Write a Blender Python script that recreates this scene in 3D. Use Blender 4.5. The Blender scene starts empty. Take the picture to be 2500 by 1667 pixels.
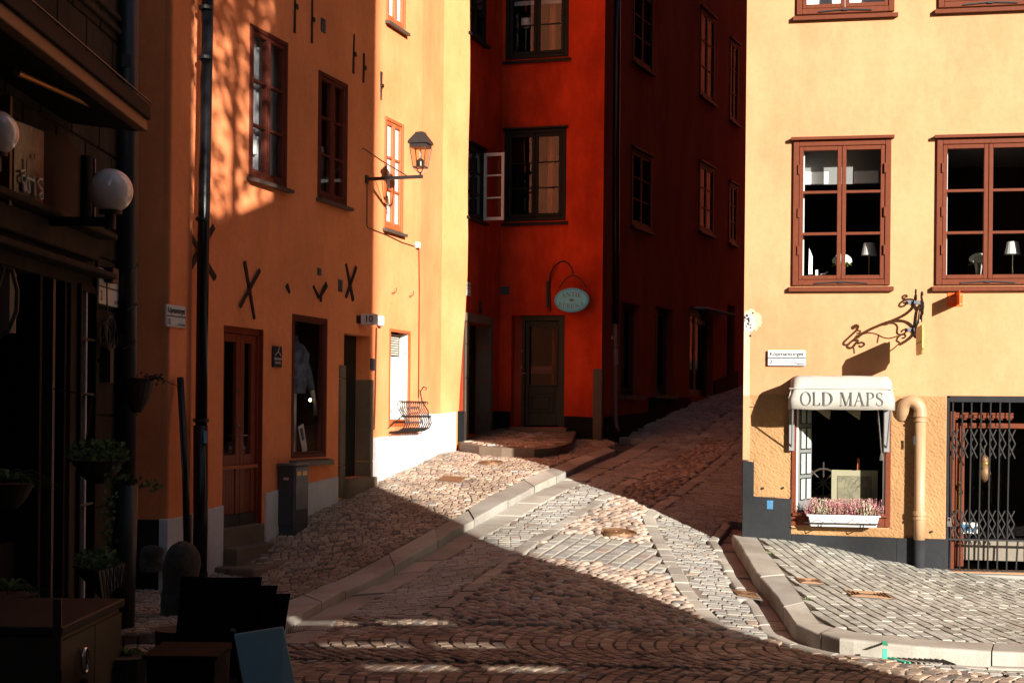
import bpy, math, random
import numpy as np
from mathutils import Matrix, Vector
rnd = random.Random(7)
SC = bpy.context.scene
COL = SC.collection
# ------------------------------------------------------------------ camera, sky, sun, exposure
FPX = 3472.0                 # focal length in photograph pixels (2500 wide)
EZ = 1.95                    # eye height
ROLL = 0.0097
SH = 176.5
cam_d = bpy.data.cameras.new('camera')
cam = bpy.data.objects.new('camera', cam_d)
COL.objects.link(cam)
cam_d.sensor_fit = 'HORIZONTAL'; cam_d.sensor_width = 36.0
cam_d.lens = 36.0 * FPX / 2500.0
cam_d.shift_y = SH / 2500.0
cam_d.clip_start = 0.05; cam_d.clip_end = 500
cr, sr = math.cos(ROLL), math.sin(ROLL)
cam.matrix_world = Matrix(((cr, -sr, 0, 0), (0, 0, -1, 0), (sr, cr, 0, EZ), (0, 0, 0, 1)))
SC.camera = cam
SUNX, SUNTAN = 0.54, 0.288    # sunlight travels (-0.54, 1) in plan and drops 0.288 per metre run
world = bpy.data.worlds.new('World'); SC.world = world; world.use_nodes = True
wn = world.node_tree.nodes; wl = world.node_tree.links
for n in list(wn): wn.remove(n)
sky = wn.new('ShaderNodeTexSky'); sky.sky_type = 'NISHITA'; sky.sun_disc = False
sky.sun_elevation = math.atan(SUNTAN); sky.sun_rotation = math.radians(150)
sky.air_density = 1.0; sky.dust_density = 1.5; sky.ozone_density = 1.0
bg = wn.new('ShaderNodeBackground'); bg.inputs['Strength'].default_value = 0.06
wo = wn.new('ShaderNodeOutputWorld')
wl.new(sky.outputs[0], bg.inputs[0]); wl.new(bg.outputs[0], wo.inputs[0])
sun_d = bpy.data.lights.new('sun', 'SUN'); sun_d.energy = 5.0; sun_d.angle = math.radians(0.45)
sun_d.color = (1.0, 0.935, 0.85)
sun = bpy.data.objects.new('sun', sun_d); COL.objects.link(sun)
L_ = math.hypot(SUNX, 1)
sdir = Vector((-SUNX / L_, 1 / L_, -SUNTAN)).normalized()
sun.rotation_euler = sdir.to_track_quat('-Z', 'Y').to_euler()
sun.location = (12, -20, 20)
SC.view_settings.view_transform = 'Standard'; SC.view_settings.look = 'None'
SC.view_settings.exposure = 1.33; SC.view_settings.gamma = 1.0
SC.view_settings.use_curve_mapping = False
SC.render.engine = 'CYCLES'
SC.cycles.max_bounces = 7; SC.cycles.diffuse_bounces = 4; SC.cycles.transparent_max_bounces = 12

# ------------------------------------------------------------------ measuring helpers
def D(x, y): return (x * 1.06293, y * 1.06293)
def ray(u, v):
    a = (u - 1250.0) / FPX; b = (833.5 - v) / FPX + SH / FPX
    return (a * cr - b * sr, b * cr + a * sr)        # x per metre depth, z per metre depth
def proj(x, y, z):
    ax, bz = x / y, (z - EZ) / y
    a = ax * cr + bz * sr; b = bz * cr - ax * sr
    return (a * FPX + 1250.0, 833.5 + SH - b * FPX)
# road surface: thin plate spline through surveyed heights
TP = [(-3.38,15.3,-1.886),(-2.7,15.4,-1.91),(-2.57,17.7,-1.39),(-2.27,18.6,-1.25),(-1.9,19.7,-1.06),(-1.36,21.3,-.84),(-.8,22.9,-.69),
 (2.54,17.14,-1.49),(1.82,18.39,-1.22),(.65,20.45,-.90),(-.5,22.4,-.70),(1.53,24.4,-.52),(2.6,26.8,-.12),(3.66,29.1,.25),(5.2,32.4,.66),(8.2,39,1.5),
 (3.26,16.65,-1.53),(4.47,16.4,-1.77),(5.0,16.3,-1.84),(8.0,15.8,-1.95),(3.3,11.6,-1.95),(5.0,11.0,-1.96),(0,10.3,-1.95),(-3,10,-1.95),(4,10,-1.96),
 (-2.94,12.6,-1.93),(-.45,17.16,-1.40),(1.73,13.33,-1.78),(.8,14.97,-1.60),(2.87,11.34,-1.92),(-6,13,-1.9),(0,5,-1.96),(-4,4,-1.96),(5,5,-1.96),
 (-4,-4,-1.96),(6,-4,-1.96),(-12,0,-1.96),(14,0,-1.96),(-12,20,-1.0),(14,14,-1.95),(0,-14,-1.96),(12,30,.4),(-8,30,.2),(1.9,12.4,-1.87),(-1,12.6,-1.84)]
TPa = np.array(TP)
def _U(r2): return np.where(r2 > 1e-9, .5 * r2 * np.log(r2 + 1e-12), 0)
_n = len(TPa)
_K = _U(((TPa[:, None, :2] - TPa[None, :, :2]) ** 2).sum(-1)) + np.eye(_n) * 0.08
_P = np.c_[np.ones(_n), TPa[:, :2]]
_A = np.block([[_K, _P], [_P.T, np.zeros((3, 3))]])
_w = np.linalg.solve(_A, np.r_[TPa[:, 2] + EZ, np.zeros(3)])
GX0, GY0, GS = -14.0, -16.0, 0.2
_gx = np.arange(GX0, 16.01, GS); _gy = np.arange(GY0, 46.01, GS)
_XX, _YY = np.meshgrid(_gx, _gy, indexing='ij')
_Q = np.stack([_XX.ravel(), _YY.ravel()], 1)
_G = (_U(((_Q[:, None, :] - TPa[None, :, :2]) ** 2).sum(-1)) @ _w[:_n] + _w[_n] + _Q @ _w[_n + 1:]).reshape(_XX.shape)
GL = _G.tolist(); NGX, NGY = _G.shape
def T(x, y):
    fx = min(max((x - GX0) / GS, 0), NGX - 1.001); fy = min(max((y - GY0) / GS, 0), NGY - 1.001)
    i = int(fx); j = int(fy); fx -= i; fy -= j
    return (GL[i][j] * (1 - fx) + GL[i + 1][j] * fx) * (1 - fy) + (GL[i][j + 1] * (1 - fx) + GL[i + 1][j + 1] * fx) * fy
def ground(u, v, off=0.0):
    ax, bz = ray(u, v)
    y = 4.0; prev = None
    while y < 45:
        g = EZ + bz * y - (T(ax * y, y) + off)
        if g < 0:
            lo, hi = y - .1, y
            for _ in range(18):
                m = (lo + hi) / 2
                if EZ + bz * m - (T(ax * m, m) + off) < 0: hi = m
                else: lo = m
            return (ax * hi, hi)
        y += .1
    return (ax * 45, 45)
class Fr:                                            # a vertical facade frame: s along (to the right in view), h outwards, z up
    def __init__(self, p, d):
        l = math.hypot(*d); self.o = p; self.d = (d[0] / l, d[1] / l)
        self.n = (self.d[1], -self.d[0])
    def w(self, s, z, h=0.0): return (self.o[0] + self.d[0] * s + self.n[0] * h, self.o[1] + self.d[1] * s + self.n[1] * h, z)
    def px(self, u, v, h=0.0):
        ax, bz = ray(u, v)
        ox, oy = self.o[0] + self.n[0] * h, self.o[1] + self.n[1] * h
        # (ax*y - ox, y - oy) parallel to d
        y = (ox * self.d[1] - oy * self.d[0]) / (ax * self.d[1] - self.d[0])
        x = ax * y
        return ((x - ox) * self.d[0] + (y - oy) * self.d[1], EZ + bz * y)
    def rect(self, TL, TR, BR, BL, h=0.0):
        a, b, c, d = [self.px(p[0], p[1], h) for p in (TL, TR, BR, BL)]
        return [(a[0] + d[0]) / 2, (b[0] + c[0]) / 2, (c[1] + d[1]) / 2, (a[1] + b[1]) / 2]   # s0 s1 z0 z1
# ------------------------------------------------------------------ object helpers
WL = {}
def base_of(o): return WL.get(o.name, (0, 0, 0)) if o else (0, 0, 0)
def tag(o, label=None, cat=None, group=None, kind=None):
    if label: o['label'] = label
    if cat: o['category'] = cat
    if group: o['group'] = group
    if kind: o['kind'] = kind
    return o
def thing(name, loc, label, cat, group=None):
    o = bpy.data.objects.new(name, None); COL.objects.link(o); o.location = loc
    o.empty_display_size = .2
    WL[o.name] = tuple(loc)
    return tag(o, label, cat, group)
class MB:
    def __init__(self): self.v = []; self.f = []; self.t = []
    def add(self, vs, fs, tone=None):
        k = len(self.v); self.v += vs; self.f += [tuple(i + k for i in f) for f in fs]
        if tone is not None: self.t += [tone] * len(vs)
        return self
    def hexa(self, p):                               # 8 pts: bottom 4 then top 4
        return self.add([tuple(q) for q in p], [(3, 2, 1, 0), (4, 5, 6, 7), (0, 1, 5, 4), (1, 2, 6, 5), (2, 3, 7, 6), (3, 0, 4, 7)])
    def box(self, F, s0, s1, h0, h1, z0, z1):
        return self.hexa([F.w(s0, z0, h1), F.w(s1, z0, h1), F.w(s1, z0, h0), F.w(s0, z0, h0),
                          F.w(s0, z1, h1), F.w(s1, z1, h1), F.w(s1, z1, h0), F.w(s0, z1, h0)])
    def prism(self, F, pts, h0, h1):                 # polygon in (s,z)
        n = len(pts)
        vs = [F.w(s, z, h1) for s, z in pts] + [F.w(s, z, h0) for s, z in pts]
        fs = [tuple(range(n)), tuple(range(2 * n - 1, n - 1, -1))] + [(i, i + n, (i + 1) % n + n, (i + 1) % n) for i in range(n)]
        return self.add(vs, fs)
    def hprism(self, pts, z0, z1):                   # polygon in plan
        n = len(pts)
        vs = [(x, y, z0) for x, y in pts] + [(x, y, z1) for x, y in pts]
        fs = [tuple(range(n - 1, -1, -1)), tuple(range(n, 2 * n))] + [(i, (i + 1) % n, (i + 1) % n + n, i + n) for i in range(n)]
        return self.add(vs, fs)
    def strap(self, F, a, b, w, h0, h1, w2=None):    # flat bar between two (s,z) points
        w2 = w if w2 is None else w2
        dx, dz = b[0] - a[0], b[1] - a[1]; l = math.hypot(dx, dz) or 1; nx, nz = -dz / l, dx / l
        return self.prism(F, [(a[0] + nx * w / 2, a[1] + nz * w / 2), (a[0] - nx * w / 2, a[1] - nz * w / 2),
                              (b[0] - nx * w2 / 2, b[1] - nz * w2 / 2), (b[0] + nx * w2 / 2, b[1] + nz * w2 / 2)], h0, h1)
    def tube(self, path, r, seg=8, cap=True):
        P = [Vector(p) for p in path]; n = len(P)
        rs = r if isinstance(r, (list, tuple)) else [r] * n
        k = len(self.v); up = None
        for i, p in enumerate(P):
            t = (P[min(i + 1, n - 1)] - P[max(i - 1, 0)])
            if t.length < 1e-9: t = Vector((0, 0, 1))
            t.normalize()
            if up is None:
                up = t.orthogonal().normalized()
            up = (up - t * up.dot(t))
            up = up.normalized() if up.length > 1e-6 else t.orthogonal().normalized()
            s = t.cross(up)
            for j in range(seg):
                a = 2 * math.pi * j / seg
                q = p + (up * math.cos(a) + s * math.sin(a)) * rs[i]
                self.v.append(tuple(q))
        for i in range(n - 1):
            for j in range(seg):
                a = k + i * seg + j; b = k + i * seg + (j + 1) % seg
                self.f.append((a, b, b + seg, a + seg))
        if cap:
            self.f.append(tuple(k + j for j in range(seg - 1, -1, -1)))
            self.f.append(tuple(k + (n - 1) * seg + j for j in range(seg)))
        return self
    def lathe(self, c, prof, seg=16, cap=True):      # profile (r, z) about a vertical axis
        k = len(self.v)
        for r, z in prof:
            for j in range(seg):
                a = 2 * math.pi * j / seg
                self.v.append((c[0] + r * math.cos(a), c[1] + r * math.sin(a), c[2] + z))
        n = len(prof)
        for i in range(n - 1):
            for j in range(seg):
                a = k + i * seg + j; b = k + i * seg + (j + 1) % seg
                self.f.append((a, b, b + seg, a + seg))
        if cap:
            self.f.append(tuple(k + j for j in range(seg - 1, -1, -1)))
            self.f.append(tuple(k + (n - 1) * seg + j for j in range(seg)))
        return self
    def build(self, name, mat, parent=None, kind=None, label=None, smooth=False, cat=None, group=None):
        me = bpy.data.meshes.new(name)
        V = self.v
        if not V: return None
        mn = [min(p[i] for p in V) for i in range(3)]; mx = [max(p[i] for p in V) for i in range(3)]
        c = [(mn[0] + mx[0]) / 2, (mn[1] + mx[1]) / 2, mn[2] if parent is None else (mn[2] + mx[2]) / 2]
        me.from_pydata([(p[0] - c[0], p[1] - c[1], p[2] - c[2]) for p in V], [], self.f)
        me.materials.append(mat)
        if self.t and len(self.t) == len(V):
            at = me.attributes.new('tone', 'FLOAT', 'POINT'); at.data.foreach_set('value', self.t)
        if smooth:
            me.polygons.foreach_set('use_smooth', [True] * len(me.polygons))
        me.update()
        o = bpy.data.objects.new(name, me); COL.objects.link(o)
        b = base_of(parent)
        if parent is not None: o.parent = parent
        o.location = (c[0] - b[0], c[1] - b[1], c[2] - b[2])
        WL[o.name] = tuple(c)
        if kind: o['kind'] = kind
        if label: o['label'] = label
        if cat: o['category'] = cat
        if group: o['group'] = group
        return o
def bevel(o, w=.006, seg=1):
    m = o.modifiers.new('bevel', 'BEVEL'); m.width = w; m.segments = seg; m.limit_method = 'ANGLE'; m.angle_limit = math.radians(40)
    return o
# ------------------------------------------------------------------ materials
def newmat(name):
    m = bpy.data.materials.new(name); m.use_nodes = True
    nt = m.node_tree; p = nt.nodes['Principled BSDF']
    return m, nt, p
def noise(nt, scale, detail=4, rough=.55, vec=None):
    n = nt.nodes.new('ShaderNodeTexNoise'); n.inputs['Scale'].default_value = scale
    n.inputs['Detail'].default_value = detail; n.inputs['Roughness'].default_value = rough
    if vec is not None: nt.links.new(vec, n.inputs['Vector'])
    return n
def gcoord(nt, stretch=None):
    g = nt.nodes.new('ShaderNodeNewGeometry')
    if stretch is None: return g.outputs['Position']
    mp = nt.nodes.new('ShaderNodeMapping'); mp.inputs['Scale'].default_value = stretch
    nt.links.new(g.outputs['Position'], mp.inputs['Vector'])
    return mp.outputs[0]
def ramp(nt, stops):
    r = nt.nodes.new('ShaderNodeValToRGB'); e = r.color_ramp.elements
    while len(e) > 1: e.remove(e[-1])
    e[0].position = stops[0][0]; e[0].color = (*stops[0][1], 1)
    for p, c in stops[1:]:
        x = e.new(p); x.color = (*c, 1)
    return r
def mixc(nt, a, b, fac, mode='MIX'):
    m = nt.nodes.new('ShaderNodeMix'); m.data_type = 'RGBA'; m.blend_type = mode
    for k, s in ((6, a), (7, b), (0, fac)):
        if hasattr(s, 'links') or hasattr(s, 'is_linked'): nt.links.new(s, m.inputs[k])
        elif k == 0: m.inputs[0].default_value = s
        else: m.inputs[k].default_value = (*s, 1)
    return m.outputs[2]
def bumpn(nt, p, h, strength, dist):
    b = nt.nodes.new('ShaderNodeBump'); b.inputs['Strength'].default_value = strength; b.inputs['Distance'].default_value = dist
    nt.links.new(h, b.inputs['Height']); nt.links.new(b.outputs[0], p.inputs['Normal'])
    return b
def sc3(c, k): return tuple(min(1, x * k) for x in c)
def stucco(name, c, var=.16, bump=.35, hue=(1.05, .93, .85), stain=.10):
    m, nt, p = newmat(name)
    pos = gcoord(nt)
    n1 = noise(nt, .9, 5, .6, pos); r1 = ramp(nt, [(.3, sc3(c, 1 - var)), (.55, c), (.75, sc3((c[0] * hue[0], c[1] * hue[1] ** -1, c[2] / hue[2]), 1 + var * .35))])
    nt.links.new(n1.outputs[0], r1.inputs[0])
    n2 = noise(nt, 1.0, 6, .7, gcoord(nt, (1.6, 1.6, .5)))
    r2 = ramp(nt, [(.42, (1, 1, 1)), (.62, (1 - stain, 1 - stain * 1.2, 1 - stain * 1.3))]); nt.links.new(n2.outputs[0], r2.inputs[0])
    c1 = mixc(nt, r1.outputs[0], r2.outputs[0], 1.0, 'MULTIPLY')
    n3 = noise(nt, 14, 6, .7, pos)
    r3 = ramp(nt, [(.3, (.86, .86, .86)), (.6, (1, 1, 1))]); nt.links.new(n3.outputs[0], r3.inputs[0])
    c2 = mixc(nt, c1, r3.outputs[0], .6, 'MULTIPLY')
    nt.links.new(c2, p.inputs['Base Color'])
    p.inputs['Roughness'].default_value = .92; p.inputs['Specular IOR Level'].default_value = .15
    nb = noise(nt, 3.5, 9, .62, pos)
    bumpn(nt, p, nb.outputs[0], bump, .03)
    return m
def plain(name, c, rough=.6, metal=0.0, var=.15, scale=20, bump=.1, dist=.004, spec=.4, coat=0):
    m, nt, p = newmat(name)
    pos = gcoord(nt); n1 = noise(nt, scale, 6, .65, pos)
    r = ramp(nt, [(.3, sc3(c, 1 - var)), (.7, sc3(c, 1 + var * .6))]); nt.links.new(n1.outputs[0], r.inputs[0])
    nt.links.new(r.outputs[0], p.inputs['Base Color'])
    p.inputs['Roughness'].default_value = rough; p.inputs['Metallic'].default_value = metal
    p.inputs['Specular IOR Level'].default_value = spec; p.inputs['Coat Weight'].default_value = coat
    if bump: bumpn(nt, p, n1.outputs[0], bump, dist)
    return m
def stone(name, stops, bump=.6, rough=.8, fine=60, dist=.006, tint=None):
    """natural stone: the attribute tone picks the stone's own colour, noise the grain"""
    m, nt, p = newmat(name)
    at = nt.nodes.new('ShaderNodeAttribute'); at.attribute_name = 'tone'
    r = ramp(nt, stops); nt.links.new(at.outputs['Fac'], r.inputs[0])
    pos = gcoord(nt)
    n1 = noise(nt, fine, 5, .7, pos); r1 = ramp(nt, [(.3, (.68, .68, .68)), (.65, (1.0, 1.0, 1.0))]); nt.links.new(n1.outputs[0], r1.inputs[0])
    c = mixc(nt, r.outputs[0], r1.outputs[0], .8, 'MULTIPLY')
    n2 = noise(nt, 1.3, 4, .6, pos); r2 = ramp(nt, [(.35, (.66, .64, .61)), (.6, (1, 1, 1))]); nt.links.new(n2.outputs[0], r2.inputs[0])
    c = mixc(nt, c, r2.outputs[0], .9, 'MULTIPLY')
    nt.links.new(c, p.inputs['Base Color']); p.inputs['Roughness'].default_value = rough
    p.inputs['Specular IOR Level'].default_value = .35
    n3 = noise(nt, fine * .6, 6, .7, pos)
    bumpn(nt, p, n3.outputs[0], bump, dist)
    return m
def glass(name, tint=(1, 1, 1), refl=1.0, wob=.0):
    m, nt, p = newmat(name); nt.nodes.remove(p)
    out = nt.nodes['Material Output']
    tr = nt.nodes.new('ShaderNodeBsdfTransparent'); tr.inputs[0].default_value = (*tint, 1)
    gl = nt.nodes.new('ShaderNodeBsdfGlossy'); gl.inputs['Roughness'].default_value = .015
    gl.inputs[0].default_value = (refl, refl, refl, 1)
    lw_ = nt.nodes.new('ShaderNodeLayerWeight'); lw_.inputs['Blend'].default_value = .5
    pw = nt.nodes.new('ShaderNodeMath'); pw.operation = 'POWER'; pw.inputs[1].default_value = 4.0; nt.links.new(lw_.outputs['Facing'], pw.inputs[0])
    fr = nt.nodes.new('ShaderNodeMath'); fr.operation = 'MULTIPLY_ADD'; fr.inputs[1].default_value = .92; fr.inputs[2].default_value = .04; nt.links.new(pw.outputs[0], fr.inputs[0])
    if wob:
        nn = noise(nt, 2.5, 2, .5, gcoord(nt)); b = nt.nodes.new('ShaderNodeBump'); b.inputs['Strength'].default_value = wob; b.inputs['Distance'].default_value = .02
        nt.links.new(nn.outputs[0], b.inputs['Height']); nt.links.new(b.outputs[0], gl.inputs['Normal'])
    mx = nt.nodes.new('ShaderNodeMixShader')
    nt.links.new(fr.outputs[0], mx.inputs[0]); nt.links.new(tr.outputs[0], mx.inputs[1]); nt.links.new(gl.outputs[0], mx.inputs[2])
    nt.links.new(mx.outputs[0], out.inputs[0])
    return m
M = {}
M['orange'] = stucco('orange_lime_render', (.86, .272, .110), var=.15)
M['orange_pale'] = stucco('pale_orange_render', (.80, .40, .16), var=.10)
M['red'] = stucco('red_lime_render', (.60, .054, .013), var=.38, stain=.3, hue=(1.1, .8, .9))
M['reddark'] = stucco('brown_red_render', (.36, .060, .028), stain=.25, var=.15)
M['yellow'] = stucco('yellow_lime_render', (.51, .266, .134), var=.12, bump=.25, hue=(1.0, .98, .95), stain=.12)
M['ochre'] = stucco('rough_ochre_render', (.36, .205, .092), var=.25, bump=.25)
M['ochre_s'] = stucco('smooth_ochre_border', (.45, .27, .145), var=.1)
M['pale_patch'] = stucco('bare_plaster', (.56, .53, .48), var=.2)
M['patch_beige'] = stucco('beige_filler', (.62, .45, .29), var=.05)
M['plinth_white'] = stucco('white_plinth_paint', (.60, .585, .60), var=.16, stain=.22)
M['plinth_black'] = stucco('black_plinth_paint', (.025, .026, .028), var=.35, bump=.7)
M['plinth_red'] = stucco('black_plinth_red_house', (.012, .012, .013), var=.3)
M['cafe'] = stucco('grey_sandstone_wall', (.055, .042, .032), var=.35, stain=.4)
M['cafe_d'] = plain('cafe_dark_paint', (.006, .0055, .0055), .7, spec=.12)
M['caster'] = stucco('ochre_house_behind', (.12, .075, .045))
M['dark'] = plain('dark_room', (.006, .005, .0045), .9, bump=0)
M['darkwood'] = plain('dark_wood', (.05, .035, .025), .5, scale=8)
M['frame_red'] = plain('oxblood_paint', (.11, .022, .012), .6, bump=.25, spec=.2)
M['frame_brown'] = plain('brown_red_paint', (.125, .030, .012), .6, bump=.25, spec=.15)
M['frame_or'] = plain('red_orange_paint', (.42, .10, .03), .5, bump=.2)
M['frame_dark'] = plain('black_green_paint', (.012, .013, .011), .55, spec=.2)
M['white'] = plain('white_paint', (.60, .59, .58), .5, var=.05, bump=.05)
M['bright'] = plain('bright_white_panel', (.85, .85, .84), .6, var=.03, bump=0)
M['door_red'] = plain('red_brown_door', (.20, .035, .012), .4, scale=10)
M['door_green'] = plain('dark_green_door', (.022, .028, .02), .5, scale=10, spec=.25)
M['iron'] = plain('wrought_iron', (.02, .019, .018), .5, metal=.3, bump=.3)
M['iron_rust'] = plain('weathered_iron', (.012, .010, .009), .6, metal=.2, bump=.3)
M['pipe_black'] = plain('black_pipe_paint', (.006, .006, .007), .28, spec=.35)
M['pipe_cafe'] = plain('blue_black_pipe_paint', (.02, .024, .028), .45)
M['pipe_yellow'] = plain('ochre_pipe_paint', (.38, .235, .13), .45, var=.08, scale=6)
M['pipe_grey'] = plain('pink_grey_pipe', (.20, .13, .115), .5)
M['steel'] = plain('brushed_steel', (.075, .066, .052), .5, metal=.6, scale=30, bump=.08)
M['chrome'] = plain('bright_steel', (.6, .58, .55), .2, metal=.9, bump=0)
M['brass'] = plain('brass', (.50, .32, .10), .3, metal=.8, bump=0)
M['lampmetal'] = plain('lantern_black_paint', (.035, .028, .024), .4, spec=.6)
M['glass'] = glass('window_glass', (.93, .95, .94), wob=.04)
M['glass_clear'] = glass('clear_glass', (.97, .97, .97))
M['glass_dull'] = glass('dusty_glass', (.55, .55, .55), refl=.22)
M['lampglass'] = glass('lantern_glass', (.97, .90, .80))
M['granite'] = stone('kerb_granite', [(0, (.32, .30, .265)), (.5, (.40, .375, .32)), (1, (.46, .43, .365))], bump=.5, fine=90)
M['granite_red'] = stone('kerb_red_granite', [(0, (.30, .20, .17)), (.5, (.36, .25, .21)), (1, (.40, .30, .24))], bump=.5, fine=90)
M['sett_grey'] = stone('grey_setts', [(0, (.27, .265, .25)), (.3, (.34, .335, .31)), (.6, (.40, .39, .345)), (.85, (.43, .41, .34)), (.95, (.42, .33, .26)), (1, (.34, .28, .24))], bump=.35, fine=38, dist=.01)
M['sett_brown'] = stone('brown_setts', [(0, (.17, .135, .115)), (.25, (.30, .22, .165)), (.55, (.41, .30, .22)), (.8, (.48, .385, .28)), (.93, (.42, .40, .35)), (1, (.28, .265, .245))], bump=.4, fine=38, dist=.01)
M['cobble'] = stone('pink_cobbles', [(0, (.16, .14, .13)), (.2, (.32, .235, .185)), (.5, (.43, .315, .24)), (.8, (.49, .40, .31)), (1, (.38, .37, .335))], bump=.3, fine=30, rough=.7)
M['sett_pave'] = stone('pale_grey_setts', [(0, (.33, .325, .285)), (.5, (.41, .40, .35)), (1, (.46, .45, .39))], bump=.8, fine=45, dist=.008)
M['wall_stone'] = stone('worn_step_stone', [(0, (.20, .145, .10)), (1, (.30, .23, .16))], bump=.5, fine=40)
M['bollard'] = stone('dark_boulder_stone', [(0, (.055, .05, .04)), (1, (.09, .08, .065))], bump=1.0, fine=14, dist=.03)
def joint():
    m, nt, p = newmat('joint_soil')
    pos = gcoord(nt); n1 = noise(nt, 7, 5, .6, pos); r = ramp(nt, [(.35, (.07, .055, .042)), (.55, (.14, .11, .085)), (.66, (.10, .10, .055))])
    nt.links.new(n1.outputs[0], r.inputs[0]); nt.links.new(r.outputs[0], p.inputs['Base Color']); p.inputs['Roughness'].default_value = 1
    n2 = noise(nt, 60, 5, .7, pos); bumpn(nt, p, n2.outputs[0], .8, .01)
    return m
M['joint'] = joint()
M['lid'] = plain('dark_steel_lid', (.02, .017, .014), .6, spec=.2)
M['guard'] = plain('dark_guard_stone', (.09, .07, .05), .8, bump=.6)
M['joint_sand'] = plain('joint_sand', (.20, .165, .13), .95, var=.4, scale=30, bump=.5, dist=.006)
M['bronze'] = plain('rusty_cast_iron', (.20, .105, .05), .55, metal=.3, scale=40, bump=.4)
M['orange_sign'] = plain('orange_enamel', (.75, .11, .012), .35, var=.03, bump=0)
M['blue_sign'] = plain('blue_sign_paint', (.14, .62, .85), .5, var=.06)
M['blue_rim'] = plain('darker_blue_rim', (.07, .40, .62), .5)
M['sign_red'] = plain('dark_red_letters', (.09, .008, .006), .5, var=0, bump=0)
M['black'] = plain('black_letters', (.012, .012, .013), .5, var=0, bump=0)
M['letter_grey'] = plain('charcoal_letters', (.06, .065, .07), .6, var=.1, bump=0)
M['cream'] = plain('cream_canvas', (.38, .355, .31), .9, var=.14, scale=6, bump=.4)
M['ochre_sign'] = plain('gilded_board', (.55, .34, .10), .5)
M['teal'] = plain('teal_board_paint', (.010, .16, .25), .6, var=.05)
M['chair'] = plain('black_wicker', (.005, .0045, .0045), .8, spec=.12, scale=80, bump=.6)
M['basket'] = plain('dark_wicker_basket', (.03, .024, .018), .7, scale=60, bump=.8)
M['paper'] = plain('paper', (.30, .27, .18), .9, var=.06, bump=0)
M['note'] = plain('pinkish_paper_note', (.50, .38, .40), .9, var=.06, bump=0)
M['sill_metal'] = plain('sheet_metal_sill', (.10, .085, .07), .45, metal=.3)
M['curtain'] = plain('pale_curtain', (.42, .42, .45), .9, var=.1, scale=5)
M['green_spray'] = plain('green_spray_paint', (.03, .36, .21), .7, var=.2, bump=0)
M['blue_sticker'] = plain('blue_sticker', (.04, .16, .30), .5, var=.3, bump=0)
M['grey_metal'] = plain('grey_cabinet_metal', (.13, .135, .15), .45, scale=7, var=.35)
M['blind'] = plain('grey_blind', (.20, .20, .20), .9, var=.05, bump=0)
M['grey_metal_d'] = plain('blue_grey_cabinet_side', (.045, .05, .062), .5)
def leafmat(name, c1, c2):
    m, nt, p = newmat(name)
    at = nt.nodes.new('ShaderNodeAttribute'); at.attribute_name = 'tone'
    r = ramp(nt, [(0, c1), (1, c2)]); nt.links.new(at.outputs['Fac'], r.inputs[0]); nt.links.new(r.outputs[0], p.inputs['Base Color'])
    p.inputs['Roughness'].default_value = .5
    return m
M['ivy'] = leafmat('ivy_leaves', (.03, .07, .018), (.22, .28, .08))
M['heather'] = leafmat('heather_flowers', (.16, .035, .045), (.45, .20, .20))
M['heather_w'] = leafmat('pale_heather_flowers', (.25, .24, .13), (.50, .47, .34))
M['petal'] = leafmat('white_petals', (.62, .64, .55), (.85, .86, .80))
M['tree'] = leafmat('tree_leaves', (.05, .07, .02), (.12, .11, .03))
M['bark'] = plain('bark', (.06, .045, .035), .9, scale=12, bump=.8)
def emis(name, c, s):
    m, nt, p = newmat(name); p.inputs['Emission Color'].default_value = (*c, 1); p.inputs['Emission Strength'].default_value = s
    p.inputs['Base Color'].default_value = (*c, 1); return m
M['bulb'] = emis('lit_bulb', (1, .62, .2), 14)
def globe_mat():
    m, nt, p = newmat('opal_glass'); p.inputs['Base Color'].default_value = (.80, .74, .74, 1); p.inputs['Roughness'].default_value = .12
    p.inputs['Coat Weight'].default_value = .5
    return m
M['globe'] = globe_mat()
# ------------------------------------------------------------------ lettering
def flat_text(txt, F, s, z, h, height, mat, parent, width=None, name='lettering', align='LEFT', rot=0, mirror=False, th=.002, bold=.022):
    c = bpy.data.curves.new('t', 'FONT'); c.body = txt; c.size = 1.0; c.align_x = 'LEFT'; c.fill_mode = 'FRONT'; c.offset = bold
    o = bpy.data.objects.new('t', c); COL.objects.link(o)
    dg = bpy.context.evaluated_depsgraph_get(); dg.update()
    me = bpy.data.meshes.new_from_object(o.evaluated_get(dg))
    vs = [tuple(v.co) for v in me.vertices]; fs = [tuple(p.vertices) for p in me.polygons]
    bpy.data.objects.remove(o); bpy.data.curves.remove(c); bpy.data.meshes.remove(me)
    if not vs: return None
    x0 = min(v[0] for v in vs); x1 = max(v[0] for v in vs)
    k = height / .73
    kx = k if width is None else width / (x1 - x0)
    tot = (x1 - x0) * kx
    off = 0 if align == 'LEFT' else (-tot / 2 if align == 'CENTER' else -tot)
    mb = MB(); out = []
    ca, sa = math.cos(rot), math.sin(rot)
    for v in vs:
        x = (v[0] - x0) * kx
        if mirror: x = tot - x
        x += off; y = v[1] * k
        out.append(F.w(s + x * ca - y * sa, z + x * sa + y * ca, h))
    mb.add(out, fs)
    o = mb.build(name, mat, parent)
    return o
def ell(cx, cy, rx, ry, a0, a1, n=22):
    return [(cx + rx * math.cos(math.radians(a0 + (a1 - a0) * i / n)), cy + ry * math.sin(math.radians(a0 + (a1 - a0) * i / n))) for i in range(n + 1)]
TK, TN = .125, .035
def ring(cx, cy, rx, ry, t, n=28, a0=0, a1=360):
    o = ell(cx, cy, rx, ry, a0, a1, n); i = ell(cx, cy, rx - t, ry - TN * .9, a0, a1, n)
    return [[o[k], o[k + 1], i[k + 1], i[k]] for k in range(n)]
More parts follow.
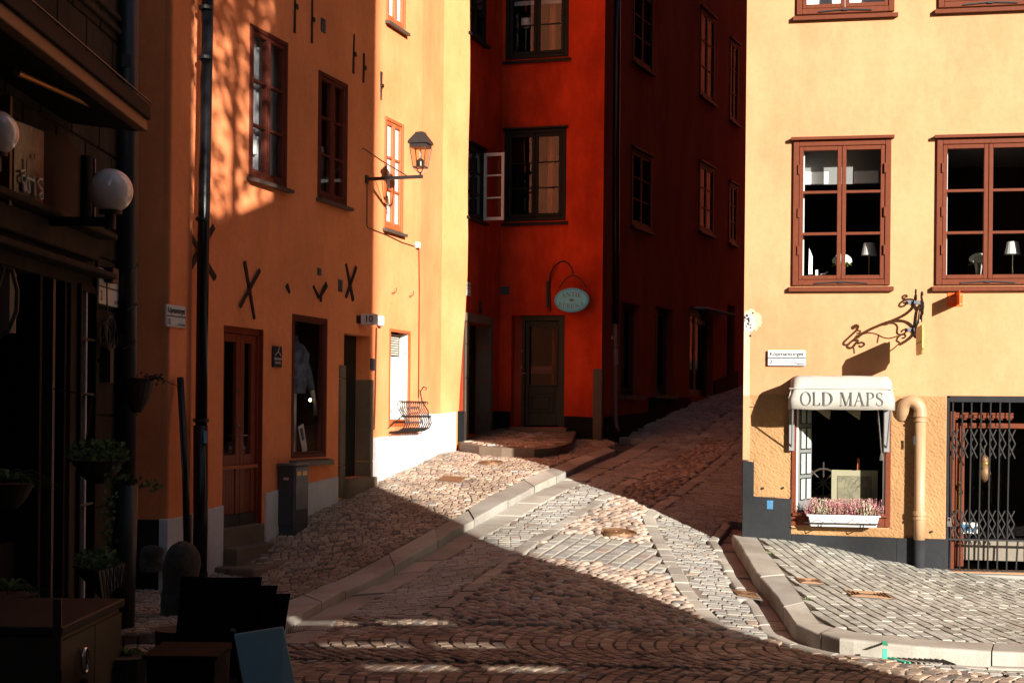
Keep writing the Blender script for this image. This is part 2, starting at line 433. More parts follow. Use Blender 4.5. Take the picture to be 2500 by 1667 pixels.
def bar(x0, y0, x1, y1): return [(x0, y0), (x1, y0), (x1, y1), (x0, y1)]
def diag(x0, y0, x1, y1, w): return [(x0 - w / 2, y0), (x0 + w / 2, y0), (x1 + w / 2, y1), (x1 - w / 2, y1)]
def glyph(ch):
    q = []; w = .7
    stem = lambda x, sw=TK: [bar(x, 0, x + sw, 1), bar(x - .07, 0, x + sw + .07, TN), bar(x - .07, 1 - TN, x + sw + .07, 1)]
    if ch == 'O': q = ring(.45, .5, .43, .52, TK * 1.05); w = .9
    elif ch == 'L': q = stem(.08) + [bar(.08, 0, .62, TN), [(.62, 0), (.62, .26), (.6, .26), (.5, TN)]]; w = .68
    elif ch == 'D': q = stem(.08) + ring(.32, .5, .52, .5, TK * 1.1, 16, -90, 90) + [bar(.1, 0, .34, TN), bar(.1, 1 - TN, .34, 1)]; w = .88
    elif ch == 'M': q = [bar(.1, 0, .1 + TN, 1), bar(.02, 0, .24, TN), bar(0, 1 - TN, .16, 1), [(.1, 1), (.25, 1), (.56, .0), (.48, 0)], [(.5, 0), (.54, 0), (.86, 1), (.82, 1)]] + stem(.8); w = 1.02
    elif ch == 'A': q = [diag(.1, 0, .42, 1, TN * 1.3), diag(.72, 0, .40, 1.02, TK), bar(.2, .33, .62, .33 + TN), bar(0, 0, .22, TN), bar(.58, 0, .86, TN)]; w = .86
    elif ch == 'P': q = stem(.08) + ring(.3, .75, .34, .25, TK, 14, -90, 90) + [bar(.1, 1 - TN, .32, 1), bar(.1, .5, .32, .5 + TN)]; w = .68
    elif ch == 'S':
        pts = ell(.3, .76, .21, .225, 25, 200, 12) + [(.13, .62), (.3, .52), (.45, .4)] + ell(.3, .25, .225, .235, 20, -160, 12)
        n = len(pts); ws = [TN + (TK - TN) * math.exp(-((i / (n - 1) - .5) / .2) ** 2) for i in range(n)]
        for i in range(n - 1):
            a, b = pts[i], pts[i + 1]; dx, dy = b[0] - a[0], b[1] - a[1]; l = math.hypot(dx, dy) or 1; nx, ny = -dy / l, dx / l
            q.append([(a[0] + nx * ws[i] / 2, a[1] + ny * ws[i] / 2), (a[0] - nx * ws[i] / 2, a[1] - ny * ws[i] / 2), (b[0] - nx * ws[i + 1] / 2, b[1] - ny * ws[i + 1] / 2), (b[0] + nx * ws[i + 1] / 2, b[1] + ny * ws[i + 1] / 2)])
        q += [bar(.06, .03, .09, .3), bar(.47, .72, .5, .97)]; w = .6
    elif ch == 'N': q = [bar(.1, 0, .1 + TN * 1.3, 1), bar(.02, 0, .22, TN), bar(0, 1 - TN, .16, 1), [(.08, 1), (.24, 1), (.76, 0), (.66, 0)], bar(.7, 0, .7 + TN * 1.3, 1), bar(.62, 1 - TN, .82, 1)]; w = .86
    elif ch == 'T': q = [bar(.28, 0, .28 + TK, 1), bar(.2, 0, .48, TN), bar(.0, 1 - TN * 1.3, .68, 1), bar(0, .78, .03, 1), bar(.65, .78, .68, 1)]; w = .7
    elif ch == 'I': q = stem(.08); w = .32
    elif ch == 'K': q = stem(.08) + [diag(.2, .42, .6, 1, TN * 1.4), diag(.68, 0, .33, .6, TK), bar(.52, 1 - TN, .74, 1), bar(.56, 0, .8, TN)]; w = .8
    elif ch == 'U': q = [bar(.1, .3, .1 + TK, 1), bar(.02, 1 - TN, .32, 1), bar(.68, .3, .68 + TN * 1.3, 1), bar(.6, 1 - TN, .8, 1)] + ring(.41, .32, .31, .33, TK * .7, 14, 180, 360); w = .84
    elif ch == 'R': q = stem(.08) + ring(.3, .75, .32, .25, TK, 14, -90, 90) + [bar(.1, 1 - TN, .32, 1), bar(.1, .5, .32, .5 + TN), diag(.68, 0, .36, .52, TK), bar(.6, 0, .82, TN)]; w = .8
    elif ch == 'Q': q = ring(.45, .5, .43, .52, TK) + [diag(.75, -.2, .5, .1, TK)]; w = .9
    elif ch == 'E': q = stem(.08) + [bar(.1, 0, .55, TN), bar(.1, 1 - TN, .53, 1), bar(.1, .5, .42, .5 + TN), bar(.52, 0, .55, .22), bar(.5, .8, .53, 1)]; w = .64
    return q, w
def serif(txt, F, s0, s1, z, hgt, h, mat, parent, place=None, gap=.07):
    """serif capitals set between s0 and s1; place(x, y) may bend them"""
    tot = 0; items = []
    for ch in txt:
        if ch == ' ': tot += .42; continue
        q, w = glyph(ch); items.append((tot, q)); tot += w + gap
    kx = (s1 - s0) / tot; mb = MB()
    for x0, q in items:
        for poly in q:
            pts = []
            for x, y in poly:
                X = (x0 + x) * kx; Y = y * hgt
                if place: pts.append(place(X, Y))
                else: pts.append((s0 + X, z + Y))
            ar = sum(pts[i][0] * pts[(i + 1) % len(pts)][1] - pts[(i + 1) % len(pts)][0] * pts[i][1] for i in range(len(pts)))
            if ar < 0: pts = pts[::-1]
            mb.add([F.w(a, b, h + .0004 * (len(mb.f) % 5)) for a, b in pts], [tuple(range(len(pts)))])
    return mb.build('lettering', mat, parent)
# ------------------------------------------------------------------ facades in plan
FL = Fr((-3.01, 16.4), (.336, 1))
def onray(F, u): s, _ = F.px(u, 1010); return s
def pt(F, s, h=0): q = F.w(s, 0, h); return (q[0], q[1])
sL0, sL1 = onray(FL, 404), onray(FL, 1022)
FL2 = Fr(pt(FL, sL1), (.2, 1)); sL2 = onray(FL2, 1075)
FL3 = Fr(pt(FL2, sL2), (.6, 1)); sL3 = onray(FL3, 1138)
cB = ((1468 - 1250) / FPX * 24.4, 24.4)
FB = Fr(cB, (1, -.29)); sB0 = onray(FB, 1218)
cBA = pt(FB, sB0)
FA = Fr(cBA, (.336, 1)); sA0 = -2.08
FC = Fr(cB, (.45, 1)); sC1 = 17.5
FY = Fr((2.73, 16.8), (.984, -.18)); sY1 = 7.5
FYS = Fr((2.73, 16.8), (-.45, -1))                   # side wall of the yellow house, faces the side street
FO = Fr((pt(FL, sL0)[0] - 6, pt(FL, sL0)[1]), (1, 0))
FK = Fr((-3.45, 9.0), (.02, 1))                      # cafe front
ZT = 18.0
def hole_wall(name, F, s0, s1, z0, z1, holes, mat, parent, edge=None):
    """facade skin with real openings; holes = (s0, s1, z0, z1, reveal depth)"""
    S = sorted(set([s0, s1] + [min(max(h[k], s0), s1) for h in holes for k in (0, 1)]))
    Z = sorted(set([z0, z1] + [min(max(h[k], z0), z1) for h in holes for k in (2, 3)]))
    def fine(A, st):
        out = [A[0]]
        for a, b in zip(A, A[1:]):
            n = max(1, int((b - a) / st)); out += [a + (b - a) * (i + 1) / n for i in range(n)]
        return out
    S = fine(S, .8); Z = fine(Z, .6)
    mb = MB(); idx = {}
    def V(i, j):
        if (i, j) not in idx:
            s, z = S[i], Z[j]
            if edge: s = s + edge(s, z)
            idx[(i, j)] = len(mb.v); mb.v.append(F.w(s, z, 0))
        return idx[(i, j)]
    for i in range(len(S) - 1):
        for j in range(len(Z) - 1):
            cs, cz = (S[i] + S[i + 1]) / 2, (Z[j] + Z[j + 1]) / 2
            if any(h[0] < cs < h[1] and h[2] < cz < h[3] for h in holes): continue
            mb.f.append((V(i, j), V(i + 1, j), V(i + 1, j + 1), V(i, j + 1)))
    for h in holes:
        a, b, c, d, dp = h; c = max(c, z0); d = min(d, z1)
        for p in ([(a, c), (a, d)], [(b, d), (b, c)], [(a, d), (b, d)], [(b, c), (a, c)]):
            (x0, y0), (x1, y1) = p
            mb.add([F.w(x0, y0, 0), F.w(x1, y1, 0), F.w(x1, y1, -dp), F.w(x0, y0, -dp)], [(0, 1, 2, 3)])
    return mb.build(name, mat, parent)
def room(F, r, parent, depth=2.2, h0=-.16, mat='dark', ceil=None, side=.35, name='interior', floor=.25):
    a, b, c, d = max(r[0] - side, .06) if F in (FY, FC) else r[0] - side, r[1] + side, r[2] - floor, r[3] + .12
    mb = MB()
    w = lambda s, z, h: F.w(s, z, h)
    mb.add([w(a, c, h0 - depth), w(b, c, h0 - depth), w(b, d, h0 - depth), w(a, d, h0 - depth),
            w(a, c, h0), w(b, c, h0), w(b, d, h0), w(a, d, h0)], [(0, 1, 2, 3), (0, 3, 7, 4), (1, 5, 6, 2), (0, 4, 5, 1)] + ([] if ceil else [(3, 2, 6, 7)]))
    # ring closing the room against the wall
    mb.add([w(a, c, h0), w(b, c, h0), w(b, d, h0), w(a, d, h0), w(r[0], r[2], h0), w(r[1], r[2], h0), w(r[1], r[3], h0), w(r[0], r[3], h0)],
           [(0, 1, 5, 4), (1, 2, 6, 5), (2, 3, 7, 6), (3, 0, 4, 7)])
    o = mb.build(name, M[mat], parent)
    if ceil: MB().add([w(a, d, h0 - depth), w(b, d, h0 - depth), w(b, d, h0), w(a, d, h0)], [(0, 1, 2, 3)]).build('ceiling', M[ceil], parent)
    return o
def window(F, r, parent, mat, rows=3, leaves=2, cw=.055, sw=.05, mw=.025, hf=.015, hb=-.1, sill=None, head=None, gl='glass', label=None, hinges=False, sillh=.05, sillo=.06, lw=None):
    s0, s1, z0, z1 = r
    mb = MB()
    mb.box(F, s0, s0 + cw, hb, hf, z0, z1); mb.box(F, s1 - cw, s1, hb, hf, z0, z1)
    mb.box(F, s0 + cw, s1 - cw, hb, hf - .002, z1 - cw, z1); mb.box(F, s0 + cw, s1 - cw, hb, hf - .002, z0, z0 + cw)
    win = mb.build('window', M[mat], parent, label=label); bevel(win, .005)
    a, b, c, d = s0 + cw + .004, s1 - cw - .004, z0 + cw + .004, z1 - cw - .004
    W = (b - a) / leaves
    for i in range(leaves):
        x0, x1 = a + W * i + (.003 if i else 0), a + W * (i + 1) - (.003 if i < leaves - 1 else 0)
        q = MB(); f0, f1 = hb + .03, hf - .012
        q.box(F, x0, x0 + sw, f0, f1, c, d); q.box(F, x1 - sw, x1, f0, f1, c, d)
        q.box(F, x0 + sw, x1 - sw, f0, f1 - .001, d - sw, d); q.box(F, x0 + sw, x1 - sw, f0, f1 - .001, c, c + sw)
        o = q.build('sash', M[mat], win); bevel(o, .004)
        g0, g1, k0, k1 = x0 + sw, x1 - sw, c + sw, d - sw
        H = (k1 - k0) / rows
        for j in range(rows):
            if j: MB().box(F, g0, g1, f0 + .004, f1 - .004, k0 + H * j - mw / 2, k0 + H * j + mw / 2).build('glazing_bar', M[mat], win)
            zz0, zz1 = k0 + H * j + (mw / 2 if j else 0), k0 + H * (j + 1) - (mw / 2 if j < rows - 1 else 0)
            hh = f1 - .02; t = rnd.uniform(-.0012, .0012)
            MB().add([F.w(g0, zz0, hh + t), F.w(g1, zz0, hh), F.w(g1, zz1, hh - t), F.w(g0, zz1, hh)], [(0, 1, 2, 3)]).build('pane', M[gl], win)
    if hinges:
        for zz in (z0 + .3 * (z1 - z0) - .1, z0 + .5 * (z1 - z0), z1 - .2 * (z1 - z0)):
            for ss in (s0 + cw, s1 - cw):
                MB().box(F, ss - .012, ss + .012, hf - .005, hf + .018, zz - .055, zz + .055).build('hinge', M[mat], win)
        q = MB(); zc = z0 + cw * .5; sc = (s0 + s1) / 2
        q.strap(F, (sc - .02, zc + .005), (sc - .30, zc - .012), .012, hf + .004, hf + .016); q.strap(F, (sc + .02, zc + .005), (sc + .30, zc - .012), .012, hf + .004, hf + .016)
        q.box(F, sc - .03, sc + .03, hf + .001, hf + .02, zc - .01, zc + .012)
        q.build('window_hook', M['iron'], win)
    if sill:
        MB().hexa([F.w(s0 - .04, z0 - sillh - .012, hf + sillo), F.w(s1 + .04, z0 - sillh - .012, hf + sillo), F.w(s1 + .04, z0 - sillh, hb), F.w(s0 - .04, z0 - sillh, hb),
                   F.w(s0 - .04, z0 - sillh * .45, hf + sillo), F.w(s1 + .04, z0 - sillh * .45, hf + sillo), F.w(s1 + .04, z0 - .002, hb), F.w(s0 - .04, z0 - .002, hb)]).build('sill', M[sill], win)
    if head:
        MB().box(F, s0 - .03, s1 + .03, hb, hf + .05, z1 + .002, z1 + .035).build('head_moulding', M[head], win)
    return win
def curtain(F, r, parent, mat='curtain', h=-.22, s_a=None, s_b=None, z_a=None, z_b=None, amp=.02, name='curtain'):
    a = r[0] if s_a is None else s_a; b = r[1] if s_b is None else s_b; c = r[2] if z_a is None else z_a; d = r[3] if z_b is None else z_b
    n = max(6, int((b - a) / .03)); mb = MB()
    for i in range(n + 1):
        s = a + (b - a) * i / n; hh = h + amp * math.sin(i * 1.7) + amp * .5 * math.sin(i * .6)
        mb.v += [F.w(s, c, hh), F.w(s, d, hh)]
    mb.f = [(2 * i, 2 * i + 2, 2 * i + 3, 2 * i + 1) for i in range(n)]
    return mb.build(name, M[mat], parent, smooth=True)
def plinth(F, pts, parent, mat, th=.03, name='plinth'):  # pts: polygon of (s, z)
    return bevel(MB().prism(F, pts, -.02, th).build(name, M[mat], parent), .006)
def Q(F, L, h=0): return [F.px(u, v, h) for u, v in L]
def strip(F, top, zb=-1.0): return [(top[0][0], zb)] + [(top[-1][0], zb)] + list(reversed(top))
# ------------------------------------------------------------------ orange house
ob = thing('orange_house', (pt(FL, sL0)[0] + 1, pt(FL, sL0)[1] + 3, T(*pt(FL, sL0))), 'orange rendered old town house, half sunlit, with iron wall anchors and a white plinth', 'house')
def DR(F, *p, h=0): return F.rect(*[D(*q) for q in p], h=h)
W1 = DR(FL, (577, 55), (660, 100), (657, 433), (568, 403))
W2 = DR(FL, (731, 160), (797, 195), (796, 475), (729, 452))
W3 = DR(FL, (883, 260), (925, 292), (925, 541), (882, 516))
_b = FL.px(963, 62)
W4 = [W3[0] + .02, W3[1] + .02, _b[1], _b[1] + (W3[3] - W3[2])]
DO1 = FL.rect((545, 793), (643, 805), (640, 1283), (543, 1294))
SHW = DR(FL, (671, 722), (748, 731), (750, 1048), (668, 1052))
DO2 = FL.rect((841, 815), (902, 819), (899, 1165), (836, 1165))
W5 = FL.rect((951, 803), (1001, 808), (999, 1036), (948, 1045))
holes = [W1 + [.12], W2 + [.12], W3 + [.12], W4 + [.12], DO1 + [.16], SHW + [.12], DO2 + [.24], W5 + [.18]]
hole_wall('wall', FL, sL0, sL1, -.6, ZT, holes, M['orange'], ob)
hole_wall('wall', FL2, 0, sL2, -.6, ZT, [], M['orange'], ob)
def l3edge(s, z):
    if s < sL3 - .01: return 0
    return -.46 * max(0, min(1, (4.6 - z) / 3.4)) ** 1.2 * .62 + .02 * math.sin(z * 1.9)
hole_wall('wall', FL3, 0, sL3, -.6, ZT, [], M['orange'], ob, edge=l3edge)
q = MB(); e3 = pt(FL3, sL3); c0 = pt(FL, sL0)
q.add([(e3[0] - .02, e3[1] + .03, -.6), (e3[0] - 6, e3[1] + 2.0, -.6), (e3[0] - 6, e3[1] + 2.0, ZT), (e3[0] - .02, e3[1] + .03, ZT)], [(0, 1, 2, 3)])
q.add([(c0[0], c0[1], ZT), (pt(FL, sL1)[0], pt(FL, sL1)[1], ZT), (e3[0], e3[1], ZT), (e3[0] - 6, e3[1] + 2, ZT), (c0[0] - 6, c0[1], ZT)], [(0, 1, 2, 3, 4)])
q.build('roof', M['darkwood'], ob)
hole_wall('front_wall', FO, 0, 6, -.6, ZT, [], M['orange'], ob)
# corner pier, slightly proud
sp = FL.px(458, 1000)[0]
pier = MB().box(FL, sL0 - .02, sp, -.05, .05, -.6, ZT - .1).build('corner_pier', M['orange'], ob); bevel(pier, .03, 3)
# plinth pieces
PW = 'plinth_white'
plinth(FL, strip(FL, Q(FL, [(402, 1268), (458, 1257)], .05)), ob, PW, .085)
plinth(FL, strip(FL, Q(FL, [(462, 1256), (541, 1233)])), ob, PW)
plinth(FL, strip(FL, Q(FL, [(646, 1204), (674, 1196), (822, 1163)])), ob, PW)
plinth(FL, strip(FL, Q(FL, [(908, 1068), (1021, 1059)])), ob, PW)
plinth(FL2, strip(FL2, Q(FL2, [(1024, 1010), (1074, 1010)])), ob, PW)
_t = Q(FL3, [(1076, 1010), (1110, 1005)])
plinth(FL3, strip(FL3, _t), ob, PW)
plinth(FO, [(0, -.6), (6.0, -.6), (6.0, FO.px(404, 1268)[1]), (0, FO.px(404, 1268)[1])], ob, 'plinth_black', .02)
# upper windows
window(FL, W1, ob, 'frame_red', cw=.05, sw=.045, sill='sill_metal', label='tall red framed window nearest the drainpipe, dappled light beside it', sillo=.08); room(FL, W1, ob, .9, mat='dark')
curtain(FL, W1, ob, 'curtain', h=-.15, s_b=W1[1] + .42)
_ls = FL.px(617, 378, -.125); MB().lathe(FL.w(_ls[0], _ls[1], -.125), [(.05, 0), (.05, .17)], 12).build('lampshade', M['white'], ob)
window(FL, W2, ob, 'frame_red', cw=.05, sw=.045, sill='sill_metal', sillo=.08); room(FL, W2, ob, 1.2, side=.45)
_a = FL.px(780, 440, -.2); curtain(FL, W2, ob, 'curtain', h=-.22, s_a=_a[0], s_b=_a[0] + .22, z_b=W2[2] + .75)
_n = FL.px(815, 360, -.10); curtain(FL, W2, ob, 'door_red', h=-.14, s_a=_n[0] - .12, s_b=W2[1] + .3)
MB().box(FL, _n[0] - .02, _n[0] + .02, -.11, -.10, W2[2] + .95, W2[2] + 1.2).build('yellow_note', M['brass'], ob)
for W in (W3, W4):
    window(FL, W, ob, 'frame_or', cw=.05, sw=.045, sill='sill_metal', sillo=.06); curtain(FL, [W[0] + .06, W[1] - .06, W[2] + .06, W[3] - .06], ob, 'bright', h=-.035, amp=0, name='white_blind'); room(FL, W, ob, .5)
# door one: recessed double leaf door
s0, s1, z0, z1 = DO1; FLd = Fr(pt(FL, 0, .19), FL.d)
dr = MB().box(FLd, s0, s0 + .05, -.34, -.24, z0, z1).box(FLd, s1 - .05, s1, -.34, -.24, z0, z1).box(FLd, s0 + .05, s1 - .05, -.34, -.242, z1 - .07, z1).build('shop_door', M['door_red'], ob, label='red brown glazed double door of the shaded shop')
zr = FL.px(600, 1150)[1]; zg = FL.px(560, 1110, -.09)[1]
a, b = s0 + .055, s1 - .055; mid = a + (b - a) * .56
for x0, x1 in ((a, mid - .004), (mid + .004, b)):
    q = MB(); q.box(FLd, x0, x0 + .09, -.31, -.26, z0 + .16, z1 - .075); q.box(FLd, x1 - .09, x1, -.31, -.26, z0 + .16, z1 - .075)
    q.box(FLd, x0 + .09, x1 - .09, -.31, -.261, z1 - .17, z1 - .075); q.box(FLd, x0 + .09, x1 - .09, -.31, -.261, zg - .12, zg)
    q.box(FLd, x0 + .09, x1 - .09, -.30, -.275, z0 + .16, zg - .12)
    lf = q.build('door_leaf', M['door_red'], dr); bevel(lf, .006)
    for k in range(4):
        ww = (x1 - x0 - .2) / 4; MB().box(FLd, x0 + .1 + ww * k + .003, x0 + .1 + ww * (k + 1) - .003, -.276, -.270, z0 + .2, zg - .16).build('panel_board', M['door_red'], dr)
    MB().box(FLd, x0, x1, -.262, -.225, zg - .16, zg - .12).build('door_rail', M['frame_or'], dr)
    MB().box(FLd, x0, x1, -.315, -.258, z0 + .01, z0 + .158).build('kick_plate', M['steel'], dr)
    MB().add([FLd.w(x0 + .09, zg, -.285), FLd.w(x1 - .09, zg, -.285), FLd.w(x1 - .09, z1 - .17, -.285), FLd.w(x0 + .09, z1 - .17, -.285)], [(0, 1, 2, 3)]).build('pane', M['glass'], dr)
hz = FL.px(580, 1063, -.07)[1]
MB().tube([FLd.w(mid - .05, hz, -.26), FLd.w(mid - .05, hz, -.20), FLd.w(mid + .06, hz, -.20)], .010, 6).build('door_handle', M['chrome'], dr)
MB().tube([FLd.w(mid - .05, hz + .11, -.265), FLd.w(mid - .05, hz + .11, -.245)], .022, 8).build('lock', M['chrome'], dr)
MB().tube([FLd.w(mid - .05, hz + .52, -.265), FLd.w(mid - .05, hz + .52, -.245)], .022, 8).build('lock', M['chrome'], dr)
room(FL, [s0, s1, z0, z1], ob, 1.3, h0=-.16, side=.3)
for k in range(3): MB().box(FL, mid + .15, mid + .33, -.30, -.18, zg + .0 + .05 * k, zg + .04 + .05 * k).build('book', M[['paper', 'white', 'teal'][k]], ob)
# jambs of door one painted brown
MB().box(FL, s1 - .012, s1 - .001, -.10, -.004, z0, z1 - .001).build('door_jamb', M['door_red'], ob)
# steps
def tb(x): return [x]
zst = FL.px(545, 1290)[1]; zs2 = FL.px(545, 1337)[1]; zs3 = FL.px(518, 1383)[1]
st = thing('entrance_steps', FL.w((s0 + s1) / 2, zs3 - .3, .25), 'worn stone entrance steps in front of the red brown double door', 'steps')
bevel(MB().box(FL, s0 - .0, s1 + .02, -.12, .03, zst - .25, zst).build('threshold_stone', M['wall_stone'], st), .015, 2)
e2 = FL.px(671, 1311, .18)[0]; e3_ = FL.px(700, 1339, .52)[0]
bevel(MB().box(FL, FL.px(543, 1350)[0] + .0, e2, -.02, .18, zs2 - .5, zs2).build('step', M['wall_stone'], st), .015, 2)
bevel(MB().box(FL, FL.px(518, 1383)[0], e3_, .182, .52, zs3 - .6, zs3).build('step', M['wall_stone'], st), .03, 3)
bevel(MB().box(FL, FL.px(518, 1383)[0], e3_, -.02, .180, zs3 - .6, zs3 - .004).build('step', M['wall_stone'], st), .02, 2)
# shop window
s0, s1, z0, z1 = SHW
window(FL, SHW, ob, 'frame_red', rows=1, leaves=1, cw=.05, sw=.02, sill='sill_metal', label='tall single pane shop window with clothes on show', sillo=.09, sillh=.09, gl='glass_clear')
room(FL, SHW, ob, .9, side=.44)
_q = FL.px(775, 900, -.42)
MB().box(FL, s0 + .3, s1 + .43, -.9, -.88, z0 - .2, z1).build('backdrop', M['letter_grey'], ob)
MB().box(FL, FL.px(773, 900, -.3)[0], FL.px(779, 900, -.3)[0], -.32, -.3, z0, z1).build('display_post', plain('olive_post', (.08, .06, .02), .6), ob)
man = thing('shop_mannequin', FL.w(FL.px(722, 1000, -.3)[0], z0 + .1, -.3), 'mannequin in a faded denim jacket behind the tall shop window', 'mannequin')
cx = FL.px(718, 1000, -.30)[0]; MH = .30
prof = [(.14, .75), (.16, .85), (.15, 1.0), (.18, 1.15), (.19, 1.25), (.12, 1.36), (.05, 1.40), (.045, 1.48)]
MB().lathe(FL.w(cx, z0 + .05, -MH), prof, 14).build('denim_jacket', plain('faded_denim', (.14, .17, .24), .9, var=.8, scale=9), man, smooth=True)
MB().tube([FL.w(cx + .14, z0 + 1.28, -.26), FL.w(cx + .22, z0 + 1.05, -.22), FL.w(cx + .26, z0 + .85, -.18)], [.06, .055, .042], 10).build('sleeve', bpy.data.materials['faded_denim'], man, smooth=True)
MB().tube([FL.w(cx + .26, z0 + .85, -.18), FL.w(cx + .29, z0 + .70, -.16), FL.w(cx + .31, z0 + .66, -.15)], [.032, .028, .03], 10).build('arm', M['white'], man, smooth=True)
hnd = MB(); hb_ = FL.w(cx + .31, z0 + .66, -.15)
hnd.lathe((hb_[0], hb_[1], hb_[2] - .09), [(.012, 0), (.028, .03), (.032, .07), (.02, .1)], 8)
for k in range(4): hnd.tube([(hb_[0] - .02 + .013 * k, hb_[1], hb_[2] - .07), (hb_[0] - .022 + .014 * k, hb_[1], hb_[2] - .15 + .01 * abs(k - 1.5))], .007, 5)
hnd.tube([(hb_[0] + .025, hb_[1], hb_[2] - .03), (hb_[0] + .05, hb_[1] - .01, hb_[2] - .08)], .008, 5)
hnd.build('hand', M['white'], man, smooth=True)
MB().lathe(FL.w(cx, z0 + .0, -MH), [(.03, 0), (.03, .8)], 8).build('stand', M['white'], man)
bl = MB(); bl.hexa([FL.w(cx + .1, z0 + .85, -.45), FL.w(cx + .55, z0 + .85, -.45), FL.w(cx + .55, z0 + .85, -.5), FL.w(cx + .1, z0 + .85, -.5), FL.w(cx + .15, z0 + 1.9, -.45), FL.w(cx + .38, z0 + 1.9, -.45), FL.w(cx + .38, z0 + 1.9, -.5), FL.w(cx + .15, z0 + 1.9, -.5)])
tag(bl.build('black_coat', M['black']), 'black coat hanging behind the mannequin in the shop window', 'coat')
s0c = s0; s0 = FL.px(728, 1060, -.15)[0] - .14
prc = MB().prism(FL, [(s0 + .14, z0 + .38), (s0 + .28, z0 + .42), (s0 + .40, z0 + .08), (s0 + .28, z0 + .05)], -.158, -.15).build('price_card', M['white'])
tag(prc, 'white price card leaning at the bottom of the shop window', 'card')
MB().prism(FL, [(s0 + .18, z0 + .35), (s0 + .25, z0 + .37), (s0 + .31, z0 + .22), (s0 + .25, z0 + .2)], -.1498, -.149).build('print', M['black'], prc)
s0 = s0c
for i, (u, v) in enumerate(((756, 904), (755, 941), (757, 976))):
    s, z = FL.px(u, v, -.28)
    lp = thing('spot_lamp', FL.w(s, z, -.28), ['top', 'middle', 'lowest'][i] + ' of the three small lit spot lamps inside the dark shop window', 'lamp', 'lit spot lamps in the shop window')
    MB().lathe(FL.w(s, z - .02, -.28), [(.005, 0), (.018, .012), (.018, .028), (.005, .04)], 8).build('bulb', M['bulb'], lp, smooth=True)
    MB().tube([FL.w(s + .02, z, -.29), FL.w(s + .10, z - .01, -.30)], .018, 8).build('lamp_body', M['chrome'], lp)
# hanger sign
r = FL.rect((668, 844), (689, 845), (689, 897), (668, 896), .03)
hs = MB().box(FL, r[0], r[1], .005, .03, r[2], r[3]).build('shop_sign', M['black']); bevel(hs, .006)
tag(hs, 'small black enamel sign with a clothes hanger between the shaded door and shop window', 'sign')
cx, cz, wd = (r[0] + r[1]) / 2, (r[2] + r[3]) / 2, r[1] - r[0]
MB().tube([FL.w(cx + .0 * wd, cz + .12, .034), FL.w(cx + .04, cz + .105, .034), FL.w(cx, cz + .075, .034), FL.w(cx, cz + .055, .034)], .004, 5).tube([FL.w(cx - .32 * wd, cz + .012, .034), FL.w(cx - .15 * wd, cz + .045, .034), FL.w(cx, cz + .055, .034), FL.w(cx + .15 * wd, cz + .045, .034), FL.w(cx + .32 * wd, cz + .012, .034)], .004, 5).build('hanger_emblem', M['white'], hs)
flat_text('RÄDDNINGS', FL, cx, cz - .04, .032, .028, M['white'], hs, width=wd * .84, align='CENTER')
flat_text('PLANKAN', FL, cx, cz - .085, .032, .028, M['white'], hs, width=wd * .62, align='CENTER')
# door two: deep doorway with stone jambs
s0, s1, z0, z1 = DO2
d2 = MB().box(FL, s0 + .0, s1, -.28, -.20, z0, z1).build('recessed_door', M['frame_dark'], ob)
jl = FL.rect((828, 890), (838, 892), (834, 1215), (824, 1218)); jr = FL.rect((905, 922), (909, 924), (906, 1166), (900, 1166))
zj = jl[3]
def stonecol(s0_, s1_, h0, h1, zs, F=FL, P=ob):
    for a_, b_ in zip(zs, zs[1:]):
        bevel(MB().box(F, s0_, s1_, h0, h1, a_ + .004, b_ - .004).build('jamb_stone', M['wall_stone'], P), .008, 2)
stonecol(jl[0], s0 + .004, -.02, .035, [z0 - .25, FL.px(830, 1135)[1], FL.px(830, 924)[1], jl[3]])
zr_ = FL.px(870, 924)[1]
stonecol(s1 - .006, s1 + .10, -.195, .03, [z0 - .02, FL.px(900, 1126)[1], zr_])
bevel(MB().box(FL, s0 - .02, s1 + .10, -.45, .10, z0 - .45, z0 - .005).build('door_step', M['wall_stone'], ob), .02, 2)
# sunlit ground floor window
s0, s1, z0, z1 = W5
fr = MB()
fr.box(FL, s0, s0 + .035, -.02, .012, z0, z1); fr.box(FL, s1 - .04, s1, -.02, .012, z0, z1); fr.box(FL, s0 + .035, s1 - .04, -.02, .010, z1 - .04, z1); fr.box(FL, s0 + .035, s1 - .04, -.04, .010, z0, z0 + .10)
w5 = fr.build('window', M['frame_or'], ob, label='sunlit ground floor window behind a bulging iron basket'); 
MB().box(FL, s1 - .041, s1 - .038, -.15, -.02, z0, z1 - .04).build('reveal_shutter', plain('grey_white_shutter', (.60, .56, .50), .6), w5)
MB().box(FL, s0 + .3 * (s1 - s0), s0 + .34 * (s1 - s0) + .03, -.15, -.12, z0, z1).build('mullion', plain('olive_frame', (.32, .29, .2), .5), w5)
MB().box(FL, s0, s1, -.19, -.15, z0 + .1, z1 - .38).build('white_door_leaf', M['bright'], w5)
for k in range(9): MB().box(FL, s0, s1 - .1, -.15, -.135, z1 - .08 - .035 * k, z1 - .055 - .035 * k).build('blind_slat', M['cream'], w5)
for k in range(6):
    for e in (0, 1):
        if (k + e) % 2: MB().box(FL, s1 - .0425, s1 - .0385, -.06 - .05 * e, -.045 - .05 * e, z0 + .25 + .27 * k, z0 + .28 + .27 * k).build('stud', M['bronze'], w5)
room(FL, W5, ob, .4, h0=-.20)
ga, gb = FL.px(948, 1054)[0] - .02, FL.px(1016, 1049)[0]
zg0, zg1, zg2 = FL.px(948, 1054)[1], FL.px(948, 1027)[1], FL.px(965, 1005)[1]
gr = thing('window_basket', FL.w((ga + gb) / 2, zg0, .1), 'curved black wrought iron basket below the sunlit ground floor window', 'iron grille')
